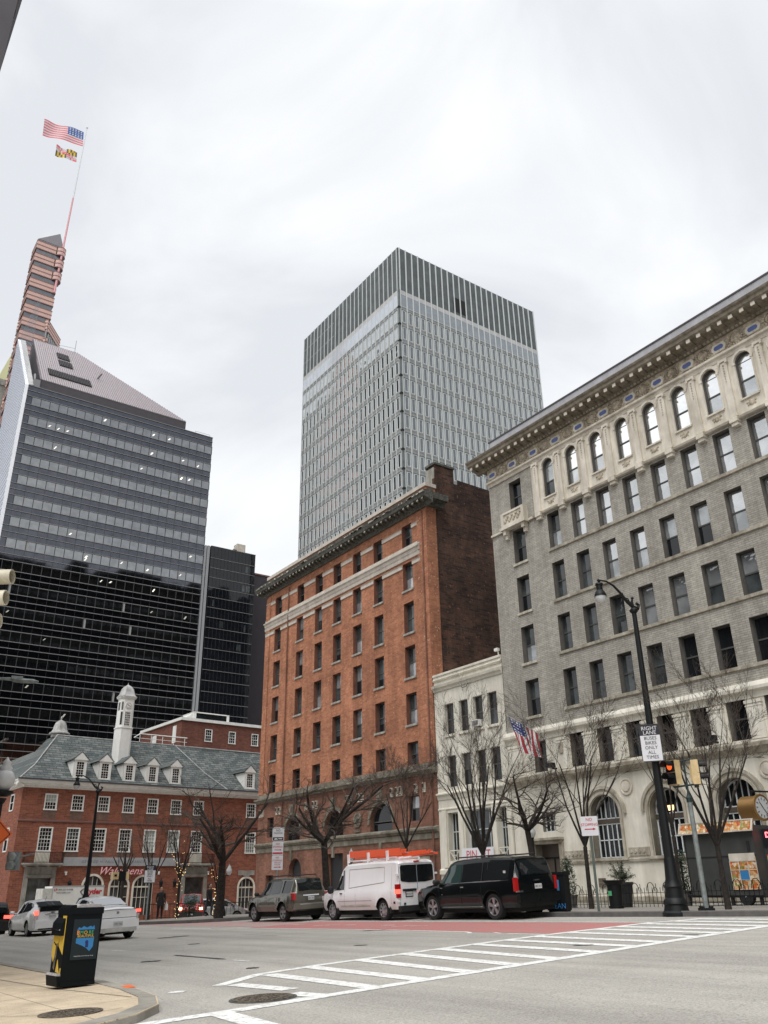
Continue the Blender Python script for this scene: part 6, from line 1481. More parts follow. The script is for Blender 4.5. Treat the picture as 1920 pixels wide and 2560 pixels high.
def sedan():
    K = dict(x=(-2.4, 2.45), wx=(-1.42, 1.42), wr=.33, arch=.4, sill=.26, mid=.58, paint='white_car', tw=.11, rim='ten', flare=.02,
        w=[(-2.4, .7), (-2.25, .84), (-1.8, .92), (1.4, .92), (2.1, .85), (2.35, .7), (2.45, .45)],
        wt=[(-2.4, .66), (-1.9, .7), (-1.4, .62), (-.8, .6), (.3, .61), (1.2, .64), (2.45, .4)],
        belt=[(-2.4, .95), (-1.6, 1.0), (0, .94), (1.3, .86), (2.1, .75), (2.45, .55)],
        top=[(-2.4, 1.0), (-2.3, 1.05), (-1.85, 1.09), (-1.7, 1.1), (-.95, 1.38), (-.5, 1.45), (0, 1.46), (.35, 1.41), (1.25, 1.0), (1.5, .93), (2.2, .8), (2.45, .6)])
    c = Car('white_sedan', 'white sedan with lit brake lights waiting behind the black newspaper box', 'car', (-35.8, 11.3, gz(-35.8, 11.3)), PI+.02, K); T = c.T
    c.panel('side_window', [(-1.15, 1.08, 1.22), (-.9, 1.02, 1.32), (-.4, .99, 1.38), (-.1, .98, 1.38)], 'car_glass'); c.panel('side_window', [(-.03, .98, 1.38), (.3, .96, 1.34), (.7, .93, 1.17), (1.02, .9, 1.02)], 'car_glass')
    c.top_panel('windscreen', [.42, .8, 1.2], .07, 'car_glass'); c.top_panel('rear_window', [-1.62, -1.3, -1.0], .05, 'car_glass_pale')
    for sd in (1, -1):
        l = MB(); l.box(-2.37, -2.1, sd*.78-.16, sd*.78+.07, .84, 1.0); l.build('tail_light', 'tail_red', T); l = MB(); l.box(-2.38, -2.12, sd*.78-.1, sd*.78+.075, .88, .98); l.build('brake_light', 'tail_lit', T)
        l = MB(); l.box(-2.43, -2.3, sd*.62-.14, sd*.62+.14, .55, .6); l.build('reflector', 'tail_red', T)
    c.bx('bumper', [(-2.5, -2.2, -.78, .78, .3, .66)], 'white_car'); c.bx('bumper_lower', [(-2.51, -2.3, -.7, .7, .26, .4)], 'dirty_white'); c.plate(-2.51, .53, 0, .34, '1BV 762'); c.bx('boot_seam', [(-2.405, -2.3, -.75, .75, .715, .73), (-2.41, -2.3, -.72, .72, .99, 1.0)], 'under'); c.bx('emblem', [(-2.42, -2.38, -.05, .05, .86, .94)], 'chrome')
    c.seam([((-.06, .4), (-.06, .98)), ((1.0, .45), (1.08, .9)), ((-1.1, .8), (-1.2, 1.0))]); c.mirror(1.0, .95, 'white_car'); c.bx('exhaust', [(-2.5, -2.35, .45, .55, .24, .3), (-2.5, -2.35, -.55, -.45, .24, .3)], 'chrome')
sedan()
def simple_suv(name, label, cat, x, y, rz, paint, glass='car_glass', van=False, lights=None, z=None, roll=0, pitch=0):
    K = dict(x=(-2.3, 2.35), wx=(-1.35, 1.4), wr=.34, arch=.42, sill=.32, mid=.65, paint=paint, tw=.11, rim='five', flare=.02,
        w=[(-2.3, .8), (-2.1, .88), (1.5, .9), (2.1, .84), (2.35, .6)], wt=[(-2.3, .64), (.4, .68), (1.2, .66), (2.35, .5)],
        belt=[(-2.3, 1.05), (.9, 1.02), (1.8, .95), (2.35, .75)],
        top=[(-2.3, 1.1), (-2.2, 1.45), (-2.05, 1.66), (0, 1.72), (.3, 1.68), (1.2, 1.12), (1.4, 1.05), (2.1, .95), (2.35, .78)] if not van else [(-2.3, 1.1), (-2.2, 1.5), (-2.0, 1.68), (-.2, 1.74), (.5, 1.62), (1.6, 1.08), (1.8, 1.0), (2.2, .88), (2.35, .7)])
    c = Car(name, label, cat, (x, y, gz(x, y) if z is None else z), rz, K, pitch=pitch, roll=roll)
    if not van: c.panel('side_window', [(-2.0, 1.12, 1.52), (-1.0, 1.1, 1.58), (0, 1.08, 1.58), (.5, 1.08, 1.48), (1.0, 1.07, 1.16)], glass)
    else: c.panel('side_window', [(-2.0, 1.12, 1.54), (-1.0, 1.1, 1.6), (0, 1.08, 1.6), (.5, 1.08, 1.5), (1.0, 1.07, 1.26), (1.3, 1.06, 1.12)], glass)
    c.top_panel('windscreen', [.36, .7, 1.16] if not van else [.6, 1.0, 1.55], .06, glass); c.top_panel('rear_window', [-2.28, -2.2, -2.08], .06, glass, off=.01)
    for sd in (1, -1):
        l = MB(); l.box(2.05, 2.34, sd*.68-.13, sd*.68+.11, .76, .9); l.build('headlight', lights or 'tail_clear', c.T); l = MB(); l.box(-2.32, -2.1, sd*.8-.04, sd*.8+.06, .8, 1.1); l.build('tail_light', 'tail_red', c.T)
    c.bx('bumper', [(2.1, 2.42, -.8, .8, .34, .64), (-2.4, -2.1, -.8, .8, .34, .62)], 'black_plastic'); c.mirror(1.05, 1.05, 'black_plastic'); m = MB(); m.box(2.425, 2.435, -.16, .16, .44, .54); m.build('number_plate', 'plate', c.T)
    c.seam([((-.1, .4), (-.1, 1.05)), ((.95, .5), (1.0, 1.0))])
    return c
simple_suv('red_suv', 'red SUV with its headlights on, facing us beyond the left pavement', 'SUV', -60.4, 25.6, -.42, 'red_car', lights='headlamp', z=-.36)
simple_suv('silver_minivan', 'silver minivan seen from the side behind the thick dark tree trunk', 'minivan', -71.3, 32.6, radians(78), 'silver_car', van=True, z=-.75)
simple_suv('dark_car', 'black car with a lit tail light cut off by the left edge of the photo', 'car', -53.3, 10.6, PI+.1, 'black_car')
m = MB(); m.box(0, .03, 0, .5, 0, .16); o = m.build('brake_light_glow', 'tail_lit'); o.parent = [x for x in bpy.data.objects if x.name.startswith('dark_car')][0]; o.location = (-2.35, -.95, .9)
simple_suv('dark_car', 'black car parked beyond the left pavement, between the two standing people', 'car', -63.5, 20.5, 2.2, 'black_car', z=-.4)
# ---- rental box truck
def truck():
    T = thing('box_truck', 'white rental box truck with red lettering behind the white cars', 'truck', (-72, 20.6, gz(-72, 20)), -PI/2)
    m = MB(); m.box(-2.1, 1.75, -1.15, 1.15, .95, 3.25); b = m.build('cargo_box', 'white_paint', T)
    m = MB(); m.box(-2.13, 1.78, 1.14, 1.17, 3.2, 3.28); m.box(-2.13, 1.78, 1.14, 1.17, .9, 1.0); m.box(-2.13, -2.07, 1.14, 1.165, 1.0, 3.2); m.box(1.72, 1.78, 1.14, 1.165, 1.0, 3.2); m.build('box_edge', 'aluminium', b)
    m = MB(); m.box(1.75, 3.2, -.95, .95, .5, 1.55); m.extr([(1.75, -.9, 1.55), (2.9, -.9, 1.55), (2.5, -.9, 2.3), (1.75, -.9, 2.35)], (0, 1.8, 0)); m.build('cab', 'white_car', T)
    m = MB(); m.box(1.75, 2.4, -1.0, 1.0, 2.35, 3.1); m.build('cab_box', 'dirty_white', T)
    m = MB(); m.extr([(2.25, .905, 1.6), (3.05, .905, 1.6), (2.65, .905, 2.1), (2.25, .905, 2.12)], (0, .02, 0)); m.build('cab_window', 'car_glass', T)
    for x in (-1.3, 2.75):
        for y in (-.95, .95): m = MB(); m.lathe([(.25, -.12), (.42, -.12), (.44, 0), (.42, .12), (.25, .12)], (0, 0, 0), 20, axis='y'); m.build('wheel', 'tyre', T, loc=(x, y, .44))
    m = MB(); m.box(-2.3, 2.1, -.5, .5, .5, .9); m.build('chassis', 'under', T)
    R = (PI/2, 0, PI)
    # lettering on the side turned to the camera (local +y faces away; side -y faces +X)
    put_text('lettering', 'Ryder', .52, 'sign_red', T, (-1.28, 1.17, 2.84), rot=R, shear=.15, bold=.022)
    put_text('phone_lettering', '1-800-GO-RYDER', .16, 'sign_black', T, (.85, 1.17, 3.0), rot=R); put_text('web_lettering', 'www.ryder.com', .16, 'sign_black', T, (.95, 1.17, 2.8), rot=R)
    put_text('number_lettering', '17', .24, 'sign_red', T, (1.56, 1.17, 2.98), rot=R, bold=.012)
    m = MB(); m.path([(-.9, 1.165, 3.1), (-.5, 1.165, 3.02), (-.33, 1.165, 2.86), (-.42, 1.165, 2.68), (-.8, 1.165, 2.56)], [.01, .03, .045, .03, .01], n=4); m.build('swoosh_mark', 'sign_black', T)
truck()
# =============================================================== lamps, signals, signs
def street_lamp(label, base, top_z, yaw, s=1.0, k=.62):
    T = thing('street_lamp', label, 'street lamp', base, (0, 0, yaw), 'arm street lamps'); H = (top_z-base[2])
    AT = Matrix.Translation((0, 0, H)) @ Matrix.Scale(k, 4) @ Matrix.Translation((0, 0, -H))
    m = MB(); m.lathe([(.42, 0), (.42, .1), (.36, .16), (.33, .3), (.36, .34), (.34, .42), (.27, .5), (.25, .75), (.28, .8), (.24, .88), (.2, 1.0), (.17, 1.5), (.15, 1.6)], (0, 0, 0), 12); m.build('base', 'black_iron', T, smooth=30)
    m = MB(); m.tube((0, 0, 1.55), (0, 0, H), .145*s, .075*s, n=12); m.lathe([(.09, H-.05), (.14, H), (.14, H+.06), (.09, H+.12)], (0, 0, 0), 10); m.build('pole', 'black_iron', T)
    m = MB(); m.T = AT
    # arm grows along local -x, rises then hooks over the lamp
    m.path([(0, 0, H+.1), (-.05, 0, H+.55), (.02, 0, H+.75)], [.09, .07, .05], 8); m.lathe([(.04, .1), (.1, .16), (.04, .26)], (0.02, 0, H+.6), 8)
    m.path([(0, 0, H+.25), (-.35, 0, H+.5), (-.75, 0, H+.98), (-1.15, 0, H+1.35), (-1.6, 0, H+1.55), (-1.98, 0, H+1.55), (-2.1, 0, H+1.42)], [.1, .09, .07, .06, .05, .05, .05], 8)
    m.path([(.05, 0, H+.25), (.3, 0, H+.2), (.38, 0, H+.42), (.22, 0, H+.5)], [.1, .1, .09, .08], 8)
    m.path([(-.1, 0, H+.35), (-.3, 0, H+.72), (-.5, 0, H+.7)], .035, 6)
    m.build('arm', 'black_iron', T, smooth=40)
    m = MB(); m.T = AT; c = (-2.1, 0, H)
    m.lathe([(.05, 1.62), (.09, 1.55), (.06, 1.48), (.05, 1.4), (.2, 1.36), (.22, 1.28), (.17, 1.22), (.17, .98), (.24, .9), (.33, .7), (.33, .62)], c, 14); h = m.build('lamp_head', 'black_iron', T, smooth=30)
    m = MB(); m.T = AT; m.lathe([(.3, .62), (.29, .5), (.24, .36), (.14, .27), (.02, .24)], c, 16); m.build('globe', 'globe', h, smooth=60)
    return T
street_lamp('tall black street lamp with a curved arm, nearest the end of the crosswalk', (-17.4, 22.5, .68), 9.95, radians(78))
street_lamp('black street lamp in front of the slate roofed building, behind the white sedan', (-47.6, 14.35, gz(-47.6, 14.3)), 6.5, radians(62), .8, .55)
def signboard(T, w, h, c, mat='sign_white', name='sign_panel', r=.06, ry=0):
    m = MB(); P = []
    for cx, cz, a0 in ((w/2-r, h/2-r, 0), (-w/2+r, h/2-r, PI/2), (-w/2+r, -h/2+r, PI), (w/2-r, -h/2+r, 1.5*PI)):
        for k in range(5): t = a0+k*PI/8; P.append((c[0]+cx+r*cos(t), c[1], c[2]+cz+r*sin(t)))
    m.extr(P, (0, .01, 0)); return m.build(name, mat, T)
YV = radians(20)   # signs are turned slightly towards the viewer
def lane_sign(label, pos, yaw, w, h, pole=None, group='right lane bus signs'):
    T = thing('road_sign', label, 'road sign', pos, (0, 0, yaw), group)
    p = signboard(T, w, h, (0, 0, 0), 'sign_black', 'sign_border', .07)
    m = MB(); m.box(-w/2+.02, w/2-.02, -.006, -.001, -h/2+.03, h*.2); m.build('white_field', 'sign_white', p)
    m = MB(); m.box(-w/2+.01, w/2-.01, -.004, -.001, h/2-.02, h/2-.01); 
    fs = h*.125
    for k, t in enumerate(('RIGHT', 'LANE')): put_text('lettering', t, fs*1.15, 'sign_white', p, (0, -.006, h*.385-k*h*.115))
    for k, t in enumerate(('BUSES', 'BIKES', 'ONLY', 'ALL', 'TIMES')): put_text('lettering', t, fs, 'sign_black', p, (0, -.009, h*.12-k*h*.125))
    if pole:
        m = MB(); m.box(-.035, .035, .012, .05, -pole, h/2-.05); m.build('post', 'galvanised', T)
    else:
        m = MB(); m.box(-.06, .06, .01, .14, h*.2, h*.26); m.box(-.06, .06, .01, .14, -h*.26, -h*.2); m.build('bracket', 'black_iron', T)
    return T
lane_sign('black and white right lane sign fixed high on the tall black lamp post', (-17.3, 22.28, 5.6), radians(34), .64, 1.15)
lane_sign('black and white right lane sign on its own thin post at the left pavement corner', (-48.1, 17.85, gz(-48.1, 17.85)+.15+2.3), radians(62), .6, .9, 2.3)
def plate_sign(T, c, w, h, lines, arrow=None, mat='sign_red', bar=None):
    p = signboard(T, w, h, c, 'sign_white', 'sign_panel', .04)
    for t, sz, dz in lines: put_text('lettering', t, sz, mat, p, (c[0], c[1]-.003, c[2]+dz))
    if arrow is not None:
        m = MB(); m.box(c[0]-w*.3, c[0]+w*.25, c[1]-.006, c[1]-.001, c[2]+arrow-.015, c[2]+arrow+.015); m.extr([(c[0]+w*.2, c[1]-.006, c[2]+arrow-.04), (c[0]+w*.36, c[1]-.006, c[2]+arrow), (c[0]+w*.2, c[1]-.006, c[2]+arrow+.04)], (0, .004, 0)); m.build('arrow', mat, p)
    if bar is not None:
        m = MB(); m.box(c[0]-w*.46, c[0]+w*.46, c[1]-.006, c[1]-.001, c[2]+bar-.04, c[2]+bar+.04); m.build('bar', 'sign_red', p)
    return p
T = thing('road_sign', 'white no stopping sign with a red arrow in front of the pale stone arches', 'road sign', (-20.85, 23.0, gz(-20.8, 23)+.14), (0, 0, radians(28)))
plate_sign(T, (0, -.03, 2.62), .58, .62, [('NO', .14, .2), ('STOPPING', .125, .04)], -.1); 
m = MB(); m.box(-.04, .04, -.015, .02, 0, 2.85); m.build('post', 'pole_green', T)
T = thing('road_sign', 'stack of three white parking signs on one post behind the olive brown SUV', 'road sign', (-42.2, 22.5, gz(-42.2, 22.5)+.14), (0, 0, radians(52)))
p = signboard(T, .62, .68, (0, -.03, 3.85), 'sign_white'); put_text('lettering', 'NO', .15, 'sign_black', p, (0, -.034, 4.03)); put_text('lettering', 'PARKING', .11, 'sign_black', p, (0, -.034, 3.9))
m = MB(); m.box(-.28, .28, -.036, -.031, 3.54, 3.7); bb = m.build('tow_field', 'sign_black', p); m = MB(); m.box(-.2, -.03, -.039, -.036, 3.58, 3.63); m.box(-.17, -.07, -.039, -.036, 3.63, 3.66); m.box(.05, .22, -.039, -.036, 3.6, 3.65); m.extr([(-.03, -.039, 3.6), (.05, -.039, 3.67), (.05, -.039, 3.64), (-.03, -.039, 3.58)], (0, .003, 0)); m.build('tow_symbol', 'sign_white', bb)
plate_sign(T, (0, -.03, 3.16), .58, .66, [('NO', .13, .2), ('STOPPING', .11, .06)], -.08, bar=-.24)
plate_sign(T, (0, -.03, 2.46), .58, .7, [('NO', .12, .24), ('STOPPING', .11, .1), ('4 PM-6 PM', .08, -.01), ('MON-FRI', .08, -.1)], -.22)
m = MB(); m.box(-.03, .03, -.015, .02, 0, 4.15); m.build('post', 'galvanised', T)
# twin-head traffic signal on a galvanised pole
T = thing('traffic_signal', 'galvanised pole carrying two yellow traffic signals, one lit red, right of the tall lamp', 'traffic signal', (-16.7, 22.95, gz(-16.7, 22.95)+.14), (0, 0, radians(54.8)))
m = MB(); m.tube((0, 0, .08), (0, 0, 3.0), .075, .07, n=12); m.build('pole', 'galvanised', T); m = MB(); m.box(-.19, .19, -.17, .17, 0, .07); [m.box(x-.03, x+.03, y-.03, y+.03, .07, .12) for x in (-.13, .13) for y in (-.12, .12)]; m.build('base_plate', 'black_iron', T)
m = MB(); m.tube((0, 0, 2.98), (0, 0, 3.1), .09, n=10); m.lathe([(.07, 3.05), (.1, 3.1), (.05, 3.2), (.035, 3.3)], (0, 0, 0), 10); m.tube((0, 0, 3.2), (0, 0, 4.25), .028, n=6); m.tube((-.42, 0, 3.42), (.3, 0, 3.5), .03, n=6); m.tube((-.42, 0, 4.15), (.3, 0, 4.25), .022, n=6); m.box(.24, .34, -.06, .06, 3.4, 3.58); m.build('bracket', 'green_iron', T)
for sx, lit in ((-1, True), (1, False)):
    yw = radians(-66) if sx < 0 else radians(70)
    R = Matrix.Translation((sx*.42, 0, 3.85)) @ Matrix.Rotation(yw, 4, 'Z')
    m = MB(); m.T = R; m.box(-.2, .2, -.02, .2, -.36, .36); m.extr([(-.17, .2, -.33), (.17, .2, -.33), (.12, .26, -.25), (-.12, .26, -.25)], (0, 0, .5)); sg = m.build('signal_head', 'signal_yellow', T)
    m = MB(); m.T = R
    for z in (.18, -.18):
        A = [(-.17*cos(t)*-1, z+.16*sin(t)) for t in [PI*q/10 for q in range(11)]]
        for (a, b), (c, d) in zip(A, A[1:]): m.extr([(a, -.02, b), (c, -.02, d), (c, -.28, d*.97), (a, -.28, b*.97)], (0, 0, .012))
        m.box(-.19, .19, -.045, -.021, z-.165, z+.165)
    m.build('visor', 'black_iron', sg)
    if lit: m = MB(); m.T = R; m.lathe([(.11, -.05), (.1, -.065), (.02, -.07)], (0, 0, .18), 14, axis='y'); m.build('red_light', 'signal_lit', sg)
# far traffic signal over the sedan
T = thing('traffic_signal', 'small yellow traffic signal pair seen in front of the red script lettering', 'traffic signal', (-54.5, 18.4, gz(-54.5, 18.4)))
m = MB(); m.tube((0, 0, 0), (0, 0, 2.6), .06, n=8); m.build('pole', 'black_iron', T)
m = MB(); m.box(-.2, .18, -.55, -.18, 2.55, 2.95); m.box(-.2, .18, .28, .45, 2.55, 2.95); m.build('signal_head', 'signal_yellow', T); m = MB(); m.box(-.18, .16, -.16, .24, 2.45, 3.0); m.box(.18, .2, -.45, -.3, 2.7, 2.82); m.build('housing', 'black_iron', T)
# left edge: lamp post with globe, pedestrian signal, work sign, cobra lamp, signal visors
T = thing('street_lamp', 'white globe lamp on a black post at the left edge above the orange sign', 'street lamp', (-24.75, 4.95, gz(-24.7, 4.95)+.12), (0, 0, 0))
m = MB(); m.lathe([(.2, 0), (.2, .3), (.12, .5), (.07, .7), (.06, 3.7), (.1, 3.75), (.14, 3.85)], (0, 0, 0), 12); m.build('pole', 'black_iron', T)
m = MB(); m.lathe([(.15, 3.9), (.27, 3.97), (.28, 4.03), (.15, 4.06)], (0, 0, 0), 14); m.build('collar', 'black_iron', T, smooth=30)
m = MB(); m.lathe([(.15, 4.06), (.25, 4.2), (.27, 4.35), (.22, 4.5), (.15, 4.55), (.17, 4.62), (.1, 4.7), (.12, 4.76), (.04, 4.85), (.02, 4.9)], (0, 0, 0), 18); m.build('globe', 'globe_white', T, smooth=60)
T2 = thing('work_sign', 'orange diamond road work sign cut by the left edge of the photo', 'road sign', (-24.6, 4.46, 2.98), (0, 0, radians(70)))
m = MB(); d = .86; m.extr([(d, 0, 0), (0, 0, d), (-d, 0, 0), (0, 0, -d)], (0, .02, 0)); pn = m.build('sign_panel', 'sign_orange', T2); m = MB(); 
for a, b in (((d*.94, 0), (0, d*.94)), ((0, d*.94), (-d*.94, 0)), ((-d*.94, 0), (0, -d*.94)), ((0, -d*.94), (d*.94, 0))): m.tube((a[0], -.004, a[1]), (b[0], -.004, b[1]), .009, n=4)
m.build('border', 'sign_black', pn)
for k, t in enumerate(('ROAD', 'WORK', 'AHEAD')): put_text('lettering', t, .26, 'sign_black', pn, (0.0, -.006, .27-k*.28), bold=.006)
T = thing('pedestrian_signal', 'grey pedestrian signal head just right of the orange sign', 'traffic signal', (-25.2, 5.6, 2.35), (0, 0, radians(60)))
m = MB(); m.box(-.15, .15, -.1, .1, -.2, .25); m.tube((.15, 0, .12), (.5, 0, .2), .02); m.build('housing', 'galvanised', T); m = MB()
for z in (-.08, .12): m.lathe([(.1, -.12), (.12, -.26), (.06, -.28)], (0, 0, z), 12, axis='y')
m.build('visor', 'galvanised', T)
T = thing('street_light', 'grey cobra head street light reaching in from the left edge', 'street lamp', (-25.6, 4.75, 7.16), (0, 0, radians(75)))
m = MB(); m.path([(-1.6, 0, -.35), (-.8, 0, -.02), (.1, 0, .04)], .04, 8); m.build('arm', 'galvanised', T); m = MB(); m.lathe([(.03, 0), (.1, .1), (.13, .3), (.12, .6), (.04, .75)], (.1, 0, 0), 12, axis='x'); o = m; o.v = [(v[0], v[1], v[2]*.5) for v in o.v]; m.box(.12, .42, -.1, .1, .02, .11); m.build('lamp_head', 'galvanised', T, smooth=40)
T = thing('traffic_signal', 'traffic signal with pale round visors pointing in from the left edge', 'traffic signal', (-11.83, 2.04, 5.28), (0, 0, radians(54.8)))
m = MB()
for k, z in enumerate((.3, .0, -.33)):
    x0 = -.45; L = .45-.035*k; m.lathe([(.105, x0), (.105, x0+L), (.09, x0+L), (.09, x0)], (0, 0, z), 18, axis='x')
m.build('visor', 'signal_pale', T, smooth=40); m = MB(); m.box(-.8, -.45, -.17, .17, -.5, .5); m.build('signal_head', 'signal_yellow', T)
# small globe lamps along the pavement
def globe_lamp(label, pos, h, twin=True, sc=1):
    T = thing('globe_lamp', label, 'street lamp', pos, (0, 0, .6), 'small globe lamps along the pavement')
    m = MB(); m.lathe([(.16, 0), (.16, .2), (.09, .4), (.05, .6), (.045, h), (.09, h+.05)], (0, 0, 0), 10); m.build('pole', 'black_iron', T)
    c = [(-.25, 0), (.25, 0)] if twin else [(0, 0)]
    for x, y in c:
        m = MB(); m.lathe([(.07, h+.05), (.15, h+.2), (.16, h+.32), (.1, h+.42), (.11, h+.46), (.03, h+.56), (.02, h+.62)], (x, y, 0), 12); m.build('globe', 'globe', T, smooth=60)
    if twin: m = MB(); m.tube((-.25, 0, h+.03), (.25, 0, h+.03), .03); m.build('crossbar', 'black_iron', T)
globe_lamp('small globe lamp rising behind the front of the white van', (-38.0, 24.4, gz(-38, 24)+.14), 2.3, False)
globe_lamp('twin globe lamp with a small white tag, left of the olive brown SUV', (-46.6, 21.6, gz(-46.6, 21)+.14), 2.0)
globe_lamp('single globe lamp beside the stone doorway behind the long black SUV', (-29.8, 29, gz(-29.8, 29)+.14), 2.9, False)
# =============================================================== hoop fence, planters, bins, cart, clock, flag
T = thing('hoop_fence', 'low black hooped iron fence in front of the grey stone arches', 'fence', (-30.5, 28.8, gz(-28, 28.8)+.12), (0, .0173*0, 0))
m = MB(); L = 17; zz = lambda x: .01734*x
for k in range(int(L/.19)):
    x = k*.19; m.tube((x, 0, zz(x)), (x, 0, zz(x)+(.82 if k % 2 else .68)), .011, n=4)
for z in (.12, .5): m.tube((0, 0, z), (L, 0, z+zz(L)), .013, n=4)
m.build('rails', 'black_iron', T)
m = MB()
for k in range(int(L/.76)):
    x = .1+k*.76; m.path([(x+.02+.19*(1-cos(PI*q/8)), 0, zz(x)+.55+.32*sin(PI*q/8)) for q in range(9)], .014, 4); m.path([(x+.3+.12*(1-cos(PI*q/8)), 0, zz(x)+.5+.2*sin(PI*q/8)) for q in range(9)], .011, 4)
m.build('hoops', 'black_iron', T)
def leaves(mb, c, r, n, size, rg, upd=None):
    for _ in range(n):
        d = Vector((rg.gauss(0, 1), rg.gauss(0, 1), rg.gauss(0, 1))).normalized()*rg.uniform(.45, 1)**.6
        p = Vector(c)+Vector((d.x*r[0], d.y*r[1], d.z*r[2])); a = Vector((rg.uniform(-1, 1), rg.uniform(-1, 1), rg.uniform(-.4, 1))).normalized()*size*rg.uniform(.6, 1.4); b = a.orthogonal().normalized()*size*.35
        mb.face([p-b, p+a*.5-b*.6, p+a, p+a*.5+b*.6][:4]) if True else None
def planter(label, pos, r, h, kind):
    T = thing('planter', label, 'planter', pos, (0, 0, 0)); rg = random.Random(int(abs(pos[0])*7))
    m = MB(); m.lathe([(r*.72, 0), (r*.95, h*.9), (r*1.05, h*.9), (r*1.05, h), (r*.92, h), (r*.9, h*.92), (.02, h*.92)], (0, 0, 0), 18); m.build('pot', 'kerb_dark' if kind != 'bush' else 'black_plastic', T, smooth=30)
    m = MB()
    if kind == 'bush':
        for k in range(26):
            t = rg.uniform(0, 2*PI); q = rg.uniform(.1, .62); z = h+rg.uniform(.3, .85)-q*.25; e = Vector((q*cos(t), q*sin(t), z)); m.path([(0, 0, h*.9), (e.x*.5, e.y*.5, (h+z)/2+.05), e], [.012, .009, .005], 4, 1)
            for s in range(34): 
                p = Vector((0, 0, h)).lerp(e, rg.uniform(.35, 1.05))+Vector((rg.gauss(0, .04), rg.gauss(0, .04), rg.gauss(0, .04))); leaves(m, p, (.03, .03, .03), 2, .06, rg)
    else:
        for k in range(9): z = h+.1+k*.16; leaves(m, (0, 0, z), (r*1.15*(1-.07*abs(k-3)), r*1.15*(1-.07*abs(k-3)), .14), 190, .07, rg)
        m.tube((0, 0, h*.9), (0, 0, h+1.2), .05, n=6, mi=1)
    m.build('foliage', ['leaf_olive' if kind == 'bush' else 'leaf_dark', 'bark'], T)
g0 = gz(-25, 29)+.14
planter('dark pot with a loose olive green bush below the first arched window', (-25.65, 29.9, g0), .42, .95, 'bush')
planter('round grey pot with a dark clipped evergreen beside the stone doorway', (-29.1, 30.3, g0-.1), .36, .55, 'cone')
planter('pot with a narrow dark evergreen between the tall lamp and the grey food cart', (-23.6, 31.2, g0), .3, .6, 'cone')
T = thing('litter_bin', 'dark green slatted litter bin with a flared rim in front of the olive bush', 'litter bin', (-24.1, 27.6, g0+.02))
m = MB(); m.lathe([(.24, .03), (.27, .5), (.29, .85)], (0, 0, 0), 24); m.build('bin', 'black_iron', T); m = MB(); m.lathe([(.3, .83), (.42, .98), (.43, 1.0), (.3, .88)], (0, 0, 0), 24); m.lathe([(.26, 0), (.29, .03), (.29, .1)], (0, 0, 0), 24); m.build('rim', 'black_iron', T)
m = MB(); m.box(-.08, .08, -.3, -.28, .45, .62); m.build('sticker', 'txt_green', T)
T = thing('litter_bin', 'dark blue litter bin with a blue poster and blue lettering behind the long black SUV', 'litter bin', (-22.85, 23.25, gz(-22.8, 23)+.14), (0, 0, .5), None, (.8, .8, .9))
m = MB(); m.box(-.42, .42, -.42, .42, .05, 1.3); m.box(-.46, .46, -.46, .46, 1.3, 1.4); m.box(-.38, .38, -.38, .38, 0, .05); m.build('bin_body', 'box_black', T); m = MB(); m.box(-.28, .18, -.432, -.422, .55, 1.12); pp = m.build('poster', 'poster_blue', T); m = MB(); m.box(-.22, .12, -.438, -.433, .82, .93); m.build('poster_band', 'txt_gold', pp)
put_text('lettering', 'CLEAN', .26, 'poster_blue', T, (-.0, -.43, .2)); 
